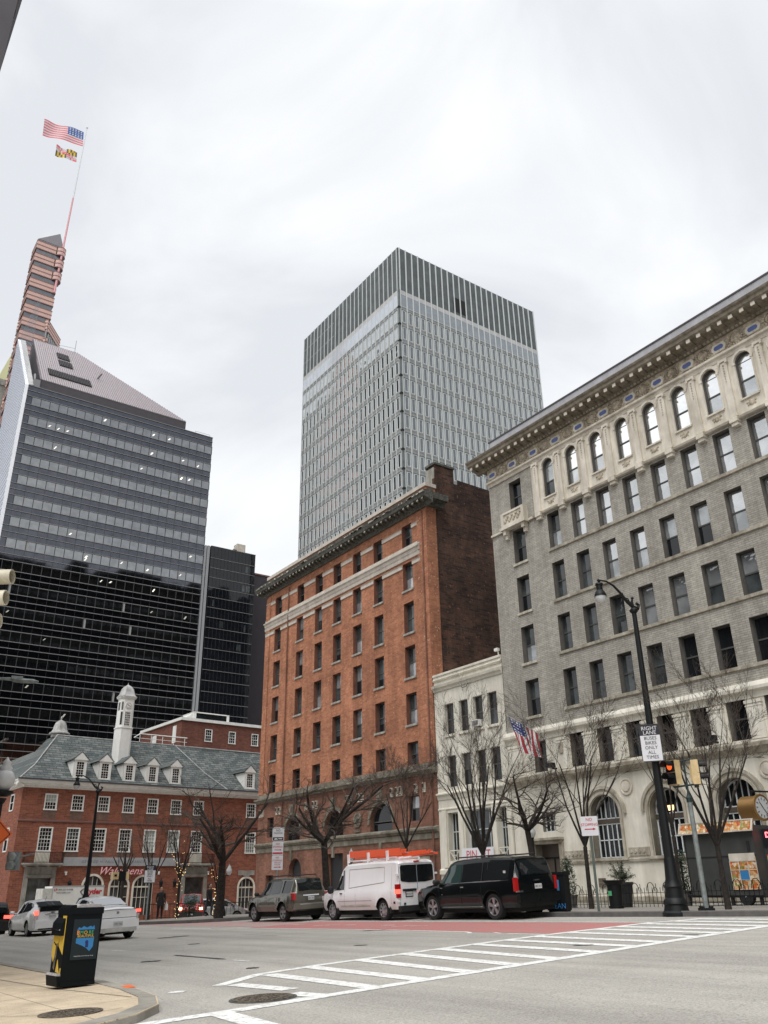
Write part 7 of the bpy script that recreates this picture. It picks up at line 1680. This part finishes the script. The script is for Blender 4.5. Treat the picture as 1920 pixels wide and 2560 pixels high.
def food_cart():
    T = thing('food_cart', 'dark grey food trailer with a strip of food pictures along its roof edge', 'food cart', (-22.6, 30.3, gz(-20.5, 30)+.14), (0, 0, -.02))
    m = MB(); m.box(0, 3.1, 0, 2.2, .35, 2.75); m.box(3.1, 5.6, .55, 2.2, .35, 2.6); b = m.build('trailer_body', 'cart_grey', T)
    m = MB(); m.extr([(-.12, -.14, 2.58), (3.2, -.14, 2.58), (3.2, .0, 2.95), (-.0, .0, 2.95)], (0, .05, 0)); m.build('picture_strip', 'food_print', T)
    m = MB(); 
    for z, y in ((2.56, -.16), (2.95, -.02)): m.box(-.14, 3.22, y-.01, y+.04, z-.025, z+.02)
    for x in (-.1, 3.18): m.extr([(x-.03, -.165, 2.56), (x+.03, -.165, 2.56), (x+.03, -.02, 2.95), (x-.03, -.02, 2.95)], (0, .03, 0))
    m.build('strip_frame', 'cream_stone', T)
    m = MB(); m.box(1.95, 3.05, -.03, -.005, .55, 1.68); mp = m.build('menu_pictures', 'food_print', T); m = MB()
    for x in (1.93, 2.31, 2.69, 3.05): m.box(x, x+.022, -.04, -.03, .55, 1.5)
    for z in (.54, .86, 1.2, 1.5): m.box(1.93, 3.07, -.041, -.03, z, z+.022)
    m.box(1.95, 3.05, -.045, -.03, 1.52, 1.78); m.build('menu_frame', 'cream_stone', mp); m = MB(); m.box(2.33, 2.68, -.045, -.031, .88, 1.18); m.build('blue_picture', 'poster_blue', mp)
    m = MB(); m.box(0, 3.1, -.02, 0, 1.68, 1.71); m.box(2.78, 2.9, -.03, 0, 1.75, 2.2); m.box(0, .04, -.02, 0, .35, 2.75); m.build('body_trim', 'rim_dark', T)
    m = MB(); m.box(3.15, 5.5, .5, .55, 2.0, 2.6); sc = m.build('led_screen', 'sign_black', T); put_text('led_lettering', 'DLJ!', .27, 'led_red', sc, (3.52, .49, 2.38), bold=.006)
    m = MB(); m.box(3.2, 5.4, .5, .545, 1.05, 1.72); m.build('menu_pictures', 'food_print', T)
    m = MB(); m.lathe([(.2, -.1), (.29, -.1), (.3, 0), (.29, .1), (.2, .1)], (0, 0, 0), 22, axis='y'); w = m.build('wheel', 'tyre', T, smooth=40, loc=(2.35, .12, .3)); m = MB(); m.lathe([(.2, -.05), (.19, -.1), (.06, -.06), (.02, -.1)], (0, 0, 0), 18, axis='y'); m.build('rim', 'white_paint', w)
    m = MB(); m.box(-.1, 5.6, .05, .12, .27, .36); m.tube((-1.1, 1, .33), (0, .3, .33), .05); m.tube((-1.1, 1, .33), (0, 1.8, .33), .05)
    for x in (.5, 1.7, 2.9): m.box(x-.05, x+.05, .1, .2, 0, .3)
    m.build('chassis', 'rim_dark', T); m = MB(); m.box(4.2, 4.6, .5, .548, .55, .85); m.build('notice', 'sign_white', T)
food_cart()
T = thing('street_clock', 'gold drum clock with a white face hanging in front of the third arch', 'clock', (-22.62, 35.5, 4.5), (0, 0, radians(-12)))
m = MB(); m.lathe([(.44, -.5), (.52, -.42), (.5, .3), (.56, .36), (.56, .46), (.47, .47)], (0, 0, 0), 28, axis='y'); 
R = Matrix.Rotation(radians(98), 4, 'Z'); m.v = [tuple(R @ Vector((v[0], -v[1], v[2]))) for v in m.v]; cs = m.build('case', 'gold', T, smooth=35)
m = MB(); m.T = R; m.lathe([(.46, -.475), (.01, -.48)], (0, 0, 0), 28, axis='y'); fc = m.build('face', 'clock_face', cs)
m = MB(); m.T = R
for k in range(12): t = k*PI/6; m.obox((.37*sin(t), -.485, .37*cos(t)), (.018*cos(t), 0, -.018*sin(t)), (0, .004, 0), (.05*sin(t), 0, .05*cos(t)))
m.obox((-.08, -.488, .11), (.1, 0, -.13), (0, .004, 0), (.014, 0, .012)); m.obox((.12, -.488, -.13), (.15, 0, -.17), (0, .004, 0), (.012, 0, .01)); m.build('hands', 'black_iron', fc)
m = MB(); m.tube((0, 0, .5), (0, 0, .75), .04); m.tube((0, 0, .72), (0, 2.6, .72), .04); m.build('bracket', 'black_iron', T)
T = thing('wall_flagpole', 'slanted pole fixed to the grey building beside its first mezzanine window', 'flagpole', (-35.9, 37.6, 9.2))
m = MB(); m.tube((0, .3, -.15), (-1.75, -2.3, 1.75), .035, .025, n=8); m.lathe([(.02, -.04), (.06, 0), (.02, .05)], (-1.75, -2.3, 1.78), 8); m.build('pole', 'aluminium', T); m = MB(); m.box(-.15, .15, .2, .42, -.5, .1); m.build('bracket', 'weathered_stone', T)
T = thing('flag', 'striped flag hanging in folds from the slanted pole on the grey building', 'flag', (-35.9, 37.6, 9.2)); m = MB(); P = {}; a = Vector((-1.68, -2.2, 1.68)); b = Vector((-.75, -.85, .66)); nx, ny = 26, 30
for i in range(nx+1):
    for j in range(ny+1):
        u = i/nx; v = j/ny; p = a.lerp(b, u*(1-.25*v)); fold = .12*sin(u*13+v*2)*v; P[i, j] = m.pt((p.x+.42*v+fold*.6, p.y+.25*v+fold, p.z-2.1*v*(1-.18*u)))
for i in range(nx):
    for j in range(ny):
        u = (i+.5)/nx; v = (j+.5)/ny
        mi = (1 if (int(u*20) % 2 == 1 and int(v*22) % 2 == 1) else 2) if (v < .42 and u < .54) else (0 if int(u*13) % 2 == 0 else 1)
        m.fi([P[i, j], P[i+1, j], P[i+1, j+1], P[i, j+1]], mi)
m.build('cloth', ['flag_red', 'flag_white', 'flag_blue'], T, smooth=180, fix=False)
for x, z, lb in ((-36.3, 7.78, 'small black floodlight on the stone ledge below the hanging flag'), (-25.3, 7.8, 'small black floodlight on the stone ledge right of the lamp post sign')):
    T = thing('floodlight', lb, 'floodlight', (x, 37.45, z)); m = MB(); m.box(-.25, .25, -.35, -.05, .08, .34); m.build('lamp_body', 'black_iron', T); m = MB(); m.box(-.05, .05, -.1, .3, 0, .1); m.build('bracket', 'black_iron', T)
T = thing('wall_plaque', 'small brown plaque on the grey building near the evergreen by its doorway', 'plaque', (-34.2, 37.94, 1.4)); m = MB(); m.box(0, .5, 0, .04, 0, .45); m.build('plate', 'manhole_iron', T)
# newspaper box
def news_box():
    T = thing('newspaper_box', 'black newspaper box with blue poster and yellow decals on the tan pavement', 'newspaper box', (-15.93, 4.84, gz(-16.05, 4.78)+.103), (0, 0, radians(96)))
    # local: +x runs to the right of the poster side, -y is the poster side, the front with the hopper is -x
    w, d, h = .57, .46, 1.2
    m = MB(); sh = .05
    m.extr([(-w/2-.03, 0, .05), (w/2, 0, .05), (w/2+.02, 0, h), (-w/2+.0, 0, h), (-w/2-.02, 0, h*.7)], (0, d, 0)); b = m.build('case', 'box_black', T)
    m = MB(); m.box(-w/2-.01, w/2+.03, -.015, d+.015, h-.1, h); m.box(-w/2-.015, w/2+.005, -.012, d+.01, .03, .09); m.build('case_rim', 'box_black', b)
    m = MB(); m.extr([(-w/2+.12, 0, h+.001), (w/2+.02, 0, h+.001), (w/2-.03, 0, h+.05), (-w/2+.17, 0, h+.05)], (0, d, 0)); m.build('speckled_top', 'box_top', T)
    m = MB(); m.extr([(-w/2-.0, .01, h-.02), (-w/2+.13, .01, h-.02), (-w/2+.12, .01, h+.045), (-w/2+.03, .01, h+.035)], (0, d-.02, 0)); m.build('top_hood', 'box_black', T)
    m = MB(); m.extr([(-w/2-.1, .03, .78), (-w/2+.02, .03, .78), (-w/2+.02, .03, 1.06), (-w/2-.04, .03, 1.04), (-w/2-.09, .03, .97)], (0, d-.06, 0)); m.build('coin_mechanism', 'box_black', T)
    m = MB(); m.box(-w/2-.12, -w/2-.09, .05, .2, .86, .875); m.box(-w/2-.12, -w/2-.09, .26, .42, .86, .875); m.build('handle', 'chrome', T)
    m = MB(); m.extr([(-w/2-.09, .0, .19), (-w/2-.02, .0, .18), (-w/2-.02, .0, .22), (-w/2-.08, .0, .225)], (0, d, 0)); m.build('tray_lip', 'box_top', T)
    m = MB(); m.extr([(-w/2-.06, .0, .03), (-w/2-.02, .0, .03), (-w/2-.02, .0, .19), (-w/2-.09, .0, .19)], (0, d, 0)); m.build('tray', 'box_black', T)
    # yellow decals on the front (-x side)
    X = -w/2-.028
    def dec(pts, nm='yellow_decal', mt='decal_yellow', x=X): m = MB(); m.extr([(x-.0, y, z) for y, z in pts], (-.006, 0, 0)); m.build(nm, mt, T)
    dec([(.01, .5), (.01, 1.08), (.16, 1.08), (.16, 1.0), (.07, 1.0), (.07, .78), (.2, .78), (.2, .62)]); dec([(.3, .6), (.47, .68), (.47, .5), (.38, .38), (.3, .5)]); dec([(.2, .78), (.47, .8), (.47, .7), (.24, .62)]); dec([(.01, .1), (.04, .1), (.04, .3), (.01, .3)]); dec([(.06, .22), (.22, .24), (.18, .42), (.12, .3)]); dec([(.24, .66), (.3, .66), (.34, .3), (.28, .26)], 'dark_decal', 'manhole_iron', X-.004)
    # poster
    x0, x1, z0, z1 = -.15, .23, .45, .98
    m = MB(); m.box(x0-.035, x1+.035, -.012, -.001, z0-.04, z1+.04); po = m.build('poster', 'poster_dark', T)
    m = MB(); m.extr([(x0+.03, -.0135, .86), (x0+.06, -.0135, .9), (x0+.1, -.0135, .885), (x0+.14, -.0135, .915), (x0+.2, -.0135, .89), (x0+.26, -.0135, .915), (x0+.3, -.0135, .895), (x0+.32, -.0135, .925), (x0+.34, -.0135, .86)], (0, .001, 0)); m.extr([(x0+.03, -.0135, .735), (x0+.34, -.0135, .735), (x0+.335, -.0135, .6), (x0+.28, -.0135, .53), (x0+.22, -.0135, .58), (x0+.14, -.0135, .62), (x0+.03, -.0135, .66)], (0, .001, 0)); m.build('blue_shape', 'poster_blue', po)
    m = MB(); m.lathe([(.03, -.0138), (.028, -.0145)], (x0+.22, 0, .67), 10, axis='y'); m.box(x0+.2, x0+.25, -.0145, -.0138, .59, .65); m.build('small_figure', 'flag_blue', po)
    put_text('lettering', 'B', .088, 'txt_orange', po, (x0+.055, -.015, .815), depth=.001, bold=.002); put_text('lettering', 'M', .08, 'txt_green', po, (x0+.115, -.015, .815), depth=.001); put_text('lettering', 'O', .08, 'txt_gold', po, (x0+.185, -.015, .815), depth=.001); put_text('lettering', 'RE', .08, 'txt_green', po, (x0+.28, -.015, .815), depth=.001)
    put_text('lettering', 'BEAUTIFUL', .058, 'txt_gold', po, (x0+.19, -.015, .762), depth=.001); put_text('small_lettering', 'Making Public Areas Clean by Design', .019, 'txt_white', po, (x0+.19, -.015, .465), depth=.0006, space=1.15)
news_box()
# =============================================================== bare trees
def bare_tree(label, base, fork, top, spread, nl, seed, r0, style='vase', lights=False, lean=(0, 0), depth=4, group='bare street trees'):
    rg = random.Random(seed); T = thing('bare_tree', label, 'tree', base, (0, 0, 0), group)
    tr = MB(); br = MB(); F = Vector((lean[0], lean[1], fork)); tr.path([(0, 0, -.05), (lean[0]*.3, lean[1]*.3, fork*.35), (lean[0]*.75, lean[1]*.75, fork*.8), F], [r0*1.25, r0*1.02, r0*.92, r0*.9], 9)
    tips = []
    def grow(p, d, L, r, k, mb):
        n = 4; pts = [p]; rs = [r]; q = p.copy(); dd = d.normalized()
        for s in range(n):
            wob = .16 if style == 'spread' else .07
            dd = (dd+Vector((rg.gauss(0, wob), rg.gauss(0, wob), rg.gauss(0, wob)+(.03 if style == 'vase' else .0)))).normalized(); q = q+dd*L/n; pts.append(q.copy()); rs.append(r*(1-.55*(s+1)/n))
            if k < depth and (s > 0 or style == 'spread'):
                m = (1 if k < 2 else 2) if style == 'vase' else rg.choice((1, 1, 2))
                for _ in range(m):
                    ax = dd.orthogonal().normalized(); ax.rotate(Matrix.Rotation(rg.uniform(0, 2*PI), 3, dd)); a = radians(rg.uniform(18, 34) if style == 'vase' else rg.uniform(30, 65)); d2 = dd.copy(); d2.rotate(Matrix.Rotation(a, 3, ax))
                    if style == 'spread': d2.z = abs(d2.z)*.6+.05
                    grow(q.copy(), d2, L*rg.uniform(.42, .66), max(.005, rs[-1]*.62), k+1, br)
        mb.path(pts, [max(.0036, x) for x in rs], 7 if k == 0 else (5 if k == 1 else 3))
        tips.append(pts[-1])
    for i in range(nl):
        az = 2*PI*i/nl+rg.uniform(-.35, .35); out = spread*rg.uniform(.6, 1.05); H = top-fork
        if style == 'vase': d = Vector((cos(az)*out, sin(az)*out, H)); L = d.length*.72*rg.uniform(.85, 1.05)
        else: d = Vector((cos(az)*out, sin(az)*out, H*rg.uniform(.35, 1.1))); L = d.length*.85
        grow(F.copy(), d, L, r0*rg.uniform(.5, .7), 0, tr)
    tr.build('trunk', 'bark', T, smooth=60); br.build('branches', 'twig', T)
    if lights:
        m = MB(); 
        for k in range(80 if lights == 1 else 80):
            if rg.random() < .5: t = rg.uniform(0, fork); p = Vector((rg.gauss(0, r0), rg.gauss(0, r0), t))
            else: p = F+(rg.choice(tips)-F)*rg.uniform(0, .5)+Vector((rg.gauss(0, .04),)*3)
            m.obox(p, (.011, 0, 0), (0, .011, 0), (0, 0, .011))
        m.build('fairy_lights', 'lamp_warm', T)
    return T
def gb(x, y): return (x, y, gz(x, y)+.12)
bare_tree('large dark bare tree with a low fork in front of the orange brick building', gb(-39.2, 23.8), 3.3, 7.0, 3.0, 7, 12, .18, 'spread', lean=(-.45, 0), depth=3)
bare_tree('slender bare tree behind the white van, before the downpipe of the orange brick building', gb(-33.6, 24.6), 2.7, 5.9, 1.6, 6, 5, .075, 'vase')
bare_tree('bare tree fanning upwards in front of the cream stone building', gb(-29.3, 25.5), 2.2, 6.9, 2.2, 9, 33, .105, 'vase')
bare_tree('crooked bare tree with a leaning trunk before the left end of the grey building', gb(-26.8, 26.2), 3.0, 6.0, 2.3, 6, 8, .13, 'spread', lean=(-.5, .1), depth=3)
bare_tree('bare tree with upswept limbs behind the no stopping sign', gb(-25.3, 27.5), 2.3, 6.9, 1.9, 7, 14, .09, 'vase')
bare_tree('bare tree in front of the grey food cart', gb(-16.7, 24.0), 1.75, 5.4, 1.5, 7, 27, .085, 'vase', lean=(-.1, .1))
bare_tree('thick dark bare tree at the corner between the two brick buildings', gb(-43.2, 19.8), 2.6, 6.6, 2.6, 5, 41, .2, 'spread', lean=(.1, 0), depth=3)
bare_tree('bare sapling wrapped in warm fairy lights at the left pavement corner', gb(-48.4, 19.7), 1.9, 5.0, 1.5, 6, 52, .08, 'vase', lights=1, depth=3)
bare_tree('short bare sapling with fairy lights just left of the thick dark tree', gb(-45.0, 20.4), 1.5, 3.4, .7, 5, 61, .06, 'vase', lights=2, depth=2)
bare_tree('thin bare sapling right behind the left right-lane sign', gb(-50.6, 18.9), 1.9, 5.0, 1.6, 6, 71, .07, 'vase', depth=3)
bare_tree('bare tree before the arched windows of the slate roofed building', (-68.1, 23.2, gz(-68, 23)), 3.2, 6.2, 1.5, 6, 81, .13, 'vase', depth=3)
bare_tree('thin bare tree standing right behind the tall street lamp', gb(-20.1, 26.4), 2.6, 6.6, 1.2, 4, 93, .055, 'vase', depth=3)
# =============================================================== people
def person(label, pos, rz, coat, trousers, walk=0, bag=None, h=1.75):
    T = thing('person', label, 'person', pos, (0, 0, rz)); s = h/1.75
    V = [(0, 0, .95), (0, 0, 1.15), (0, .0, 1.38), (0, 0, 1.48), (0, .01, 1.56)]; Rr = [(.17, .12), (.16, .12), (.2, .13), (.065, .065), (.06, .06)]; E_ = [(0, 1), (1, 2), (2, 3), (3, 4)]
    for sd in (1, -1):
        b = len(V); w = walk*sd
        V += [(sd*.1, 0, .88), (sd*.11, -w*.5, .5), (sd*.11, -w*.5+.04+max(0, -w)*.4, .09), (sd*.12, -w*.5-.14, .05)]; Rr += [(.11, .12), (.075, .08), (.05, .055), (.045, .04)]; E_ += [(0, b), (b, b+1), (b+1, b+2), (b+2, b+3)]
        b = len(V); V += [(sd*.2, 0, 1.4), (sd*.26, .02+w*.3, 1.13), (sd*.25, -.1+w*.3, .9), (sd*.245, -.14+w*.3, .82)]; Rr += [(.075, .08), (.055, .055), (.042, .042), (.03, .045)]; E_ += [(2, b), (b, b+1), (b+1, b+2), (b+2, b+3)]
    me = bpy.data.meshes.new('body'); me.from_pydata([(a*s, b*s, c*s) for a, b, c in V], E_, []); me.materials.append(MATS[coat]); me.materials.append(MATS[trousers]); me.materials.append(MATS['skin'])
    o = link('body', me, T); sk = o.modifiers.new('skin', 'SKIN'); 
    for i, v in enumerate(me.skin_vertices[0].data if me.skin_vertices else []): v.radius = (Rr[i][0]*s, Rr[i][1]*s)
    if not me.skin_vertices: pass
    else: me.skin_vertices[0].data[0].use_root = True
    su = o.modifiers.new('sub', 'SUBSURF'); su.levels = 1; su.render_levels = 1
    dg = bpy.context.evaluated_depsgraph_get(); m2 = bpy.data.meshes.new_from_object(o.evaluated_get(dg)); o.modifiers.clear(); m2.materials.clear()
    for q in (coat, trousers, 'skin'): m2.materials.append(MATS[q])
    for p in m2.polygons: p.material_index = 2 if p.center.z > 1.5*s or (abs(p.center.x) > .19*s and p.center.z < .9*s and p.center.z > .7*s) else (0 if p.center.z > .78*s else 1); p.use_smooth = True
    o.data = m2
    # head with face, hair, coat skirt
    m = MB(); m.lathe([(.02, -.115), (.055, -.1), (.075, -.05), (.082, .02), (.075, .08), (.045, .115), (.01, .125)], (0, 0, 1.66*s), 14); m.v = [(v[0], v[1]*1.15-.01, v[2]) for v in m.v]
    m.obox((0, -.105, 1.655*s), (.012, 0, 0), (0, .018, 0), (0, .0, .025)); m.obox((0, -.095, 1.6*s), (.025, 0, 0), (0, .004, 0), (0, 0, .006))
    for sd in (1, -1): m.obox((sd*.08, 0, 1.66*s), (.008, 0, 0), (0, .02, 0), (0, 0, .03))
    hd = m.build('head', 'skin', T, smooth=60); m = MB()
    for sd in (1, -1): m.obox((sd*.03, -.098, 1.68*s), (.01, 0, 0), (0, .004, 0), (0, 0, .006))
    m.build('eyes', 'hair', hd)
    m = MB(); m.lathe([(.088, -.0), (.092, .05), (.08, .1), (.045, .135), (.01, .14)], (0, .012, 1.66*s), 14); m.v = [(v[0], v[1]*1.15, v[2]) for v in m.v]; m.box(-.07, .07, .03, .1, 1.56*s, 1.68*s); m.build('hair', 'hair', hd, smooth=60)
    m = MB(); m.lathe([(.2, .72*s), (.19, .95*s), (.17, 1.1*s)], (0, 0, 0), 16); m.v = [(v[0], v[1]*.72, v[2]) for v in m.v]; m.build('coat_skirt', coat, T, smooth=60)
    if bag:
        B = thing('bag', 'small white bag held by the person in the long dark coat', 'bag', (pos[0]+bag[0], pos[1]+bag[1], pos[2]+.45)); m = MB(); m.extr([(-.13, -.05, 0), (.13, -.05, 0), (.1, -.04, .32), (-.1, -.04, .32)], (0, .09, 0)); m.build('sack', 'bag_white', B); m = MB(); m.path([(-.06, 0, .32), (0, 0, .44), (.06, 0, .32)], .01, 4); m.build('handles', 'bag_white', B)
person('person in a long dark coat standing with a white bag on the left pavement', (-50.2, 19.4, gz(-50.2, 19.4)+.14), radians(70), 'cloth_black', 'cloth_black', 0, (.1, .32), 1.62)
person('person in dark clothes walking past the red SUV beside the thick tree', (-47.6, 21.2, gz(-47.6, 21.2)+.14), radians(115), 'cloth_black', 'cloth_grey', .28, None, 1.62)
# low clutter behind the left pavement corner
T = thing('hedge', 'dark rounded shrub between the standing person and the red SUV', 'shrub', (-50.3, 21.2, gz(-50, 21)+.1)); m = MB(); rg = random.Random(4)
for c in ((0, 0, .5), (.35, .2, .55), (-.3, .1, .4), (.1, 0, .95)): leaves(m, c, (.4, .4, .4), 420, .08, rg)
m.build('foliage', 'leaf_dark', T); m = MB(); m.tube((0, 0, 0), (0, 0, .6), .05, n=6); m.build('stem', 'bark', T)
T = thing('cafe_barrier', 'low black railing along the left pavement corner behind the people', 'railing', (-51.6, 19.0, gz(-51, 19)+.14), (0, 0, 1.5)); m = MB()
for k in range(26): m.tube((k*.25, 0, 0), (k*.25, 0, .8), .012, n=4)
m.tube((0, 0, .8), (6.25, 0, .8), .02, n=5); m.tube((0, 0, .1), (6.25, 0, .1), .015, n=5); m.build('rails', 'black_iron', T)
# =============================================================== sky, light, camera
def world():
    w = bpy.data.worlds.new("World"); scene.world = w; w.use_nodes = True; nt = w.node_tree; nt.nodes.clear(); L = nt.links
    out = N(nt, 'ShaderNodeOutputWorld'); 
    sky = N(nt, 'ShaderNodeTexSky'); sky.sky_type = 'NISHITA'; sky.sun_disc = False; sky.sun_elevation = SUN_EL; sky.sun_rotation = SUN_ROT; sky.air_density = 1; sky.dust_density = 3
    b1 = N(nt, 'ShaderNodeBackground'); b1.inputs['Strength'].default_value = .05; L.new(sky.outputs[0], b1.inputs['Color'])
    tc = N(nt, 'ShaderNodeTexCoord'); mp = N(nt, 'ShaderNodeMapping'); mp.inputs['Scale'].default_value = (1, 1, 2.1); mp.inputs['Rotation'].default_value = (.25, .35, .5); L.new(tc.outputs['Generated'], mp.inputs['Vector'])
    n1 = N(nt, 'ShaderNodeTexNoise', i_Scale=2.1, i_Detail=7, i_Roughness=.52, i_Distortion=.5); L.new(mp.outputs['Vector'], n1.inputs['Vector'])
    n2 = N(nt, 'ShaderNodeTexNoise', i_Scale=.9, i_Detail=3, i_Roughness=.5); L.new(mp.outputs['Vector'], n2.inputs['Vector'])
    ad = N(nt, 'ShaderNodeMath', operation='ADD'); L.new(n1.outputs['Fac'], ad.inputs[0]); L.new(n2.outputs['Fac'], ad.inputs[1]); hf = N(nt, 'ShaderNodeMath', operation='MULTIPLY'); hf.inputs[1].default_value = .5; L.new(ad.outputs[0], hf.inputs[0])
    r = ramp(nt, [(.41, (.575, .597, .628)), (.46, (.65, .667, .69)), (.51, (.73, .741, .753)), (.56, (.81, .815, .822))]); L.new(hf.outputs[0], r.inputs['Fac'])
    b2 = N(nt, 'ShaderNodeBackground'); sz = N(nt, 'ShaderNodeSeparateXYZ'); L.new(tc.outputs['Generated'], sz.inputs[0]); mr = N(nt, 'ShaderNodeMapRange'); mr.inputs[1].default_value = .82; mr.inputs[2].default_value = 1; mr.inputs[3].default_value = SKY; mr.inputs[4].default_value = SKY*2.2; L.new(sz.outputs['Z'], mr.inputs[0]); L.new(mr.outputs[0], b2.inputs['Strength']); L.new(r.outputs['Color'], b2.inputs['Color'])
    mx = N(nt, 'ShaderNodeMixShader'); mx.inputs[0].default_value = .93; L.new(b1.outputs[0], mx.inputs[1]); L.new(b2.outputs[0], mx.inputs[2]); L.new(mx.outputs[0], out.inputs['Surface'])
SKY = 1.0; EXPO = 0.54
SUN_EL = radians(58); sd = Vector((.45, -.75, 0)).normalized()
SUN_ROT = math.atan2(sd.x, sd.y)
world()
l = bpy.data.lights.new('Sun', 'SUN'); l.energy = 1.5; l.angle = radians(35); l.color = (1, .975, .94)
lo = bpy.data.objects.new('Sun', l); COL.objects.link(lo); dv = Vector((sd.x*cos(SUN_EL), sd.y*cos(SUN_EL), sin(SUN_EL))); lo.rotation_euler = dv.to_track_quat('Z', 'Y').to_euler()
cam = bpy.data.cameras.new('Camera'); co = bpy.data.objects.new('Camera', cam); COL.objects.link(co); scene.camera = co
cam.sensor_fit = 'VERTICAL'; cam.sensor_height = 36; cam.lens = 2089.3/2560*36; cam.clip_end = 5000; cam.clip_start = .1
co.location = (0, 0, 1.6)
P_, R_, A_ = radians(24.158), radians(-.9616), radians(54.85)
f = Vector((0, cos(P_), sin(P_))); u = Vector((0, -sin(P_), cos(P_))); x = Vector((1, 0, 0))
x2 = x*cos(R_)+u*sin(R_); u2 = u*cos(R_)-x*sin(R_)
W = lambda v: Vector((v.x*sin(A_+PI/2)+v.y*sin(A_), v.x*cos(A_+PI/2)+v.y*cos(A_), v.z))
W = lambda v: Vector((sin(A_+PI/2)*v.x+cos(A_+PI/2)*v.y, sin(A_)*v.x+cos(A_)*v.y, v.z))
co.rotation_euler = Matrix((W(x2), W(u2), -W(f))).transposed().to_euler()
scene.render.resolution_x = 768; scene.render.resolution_y = 1024
vs = scene.view_settings; vs.view_transform = 'Standard'; vs.look = 'None'; vs.exposure = EXPO; vs.gamma = 1
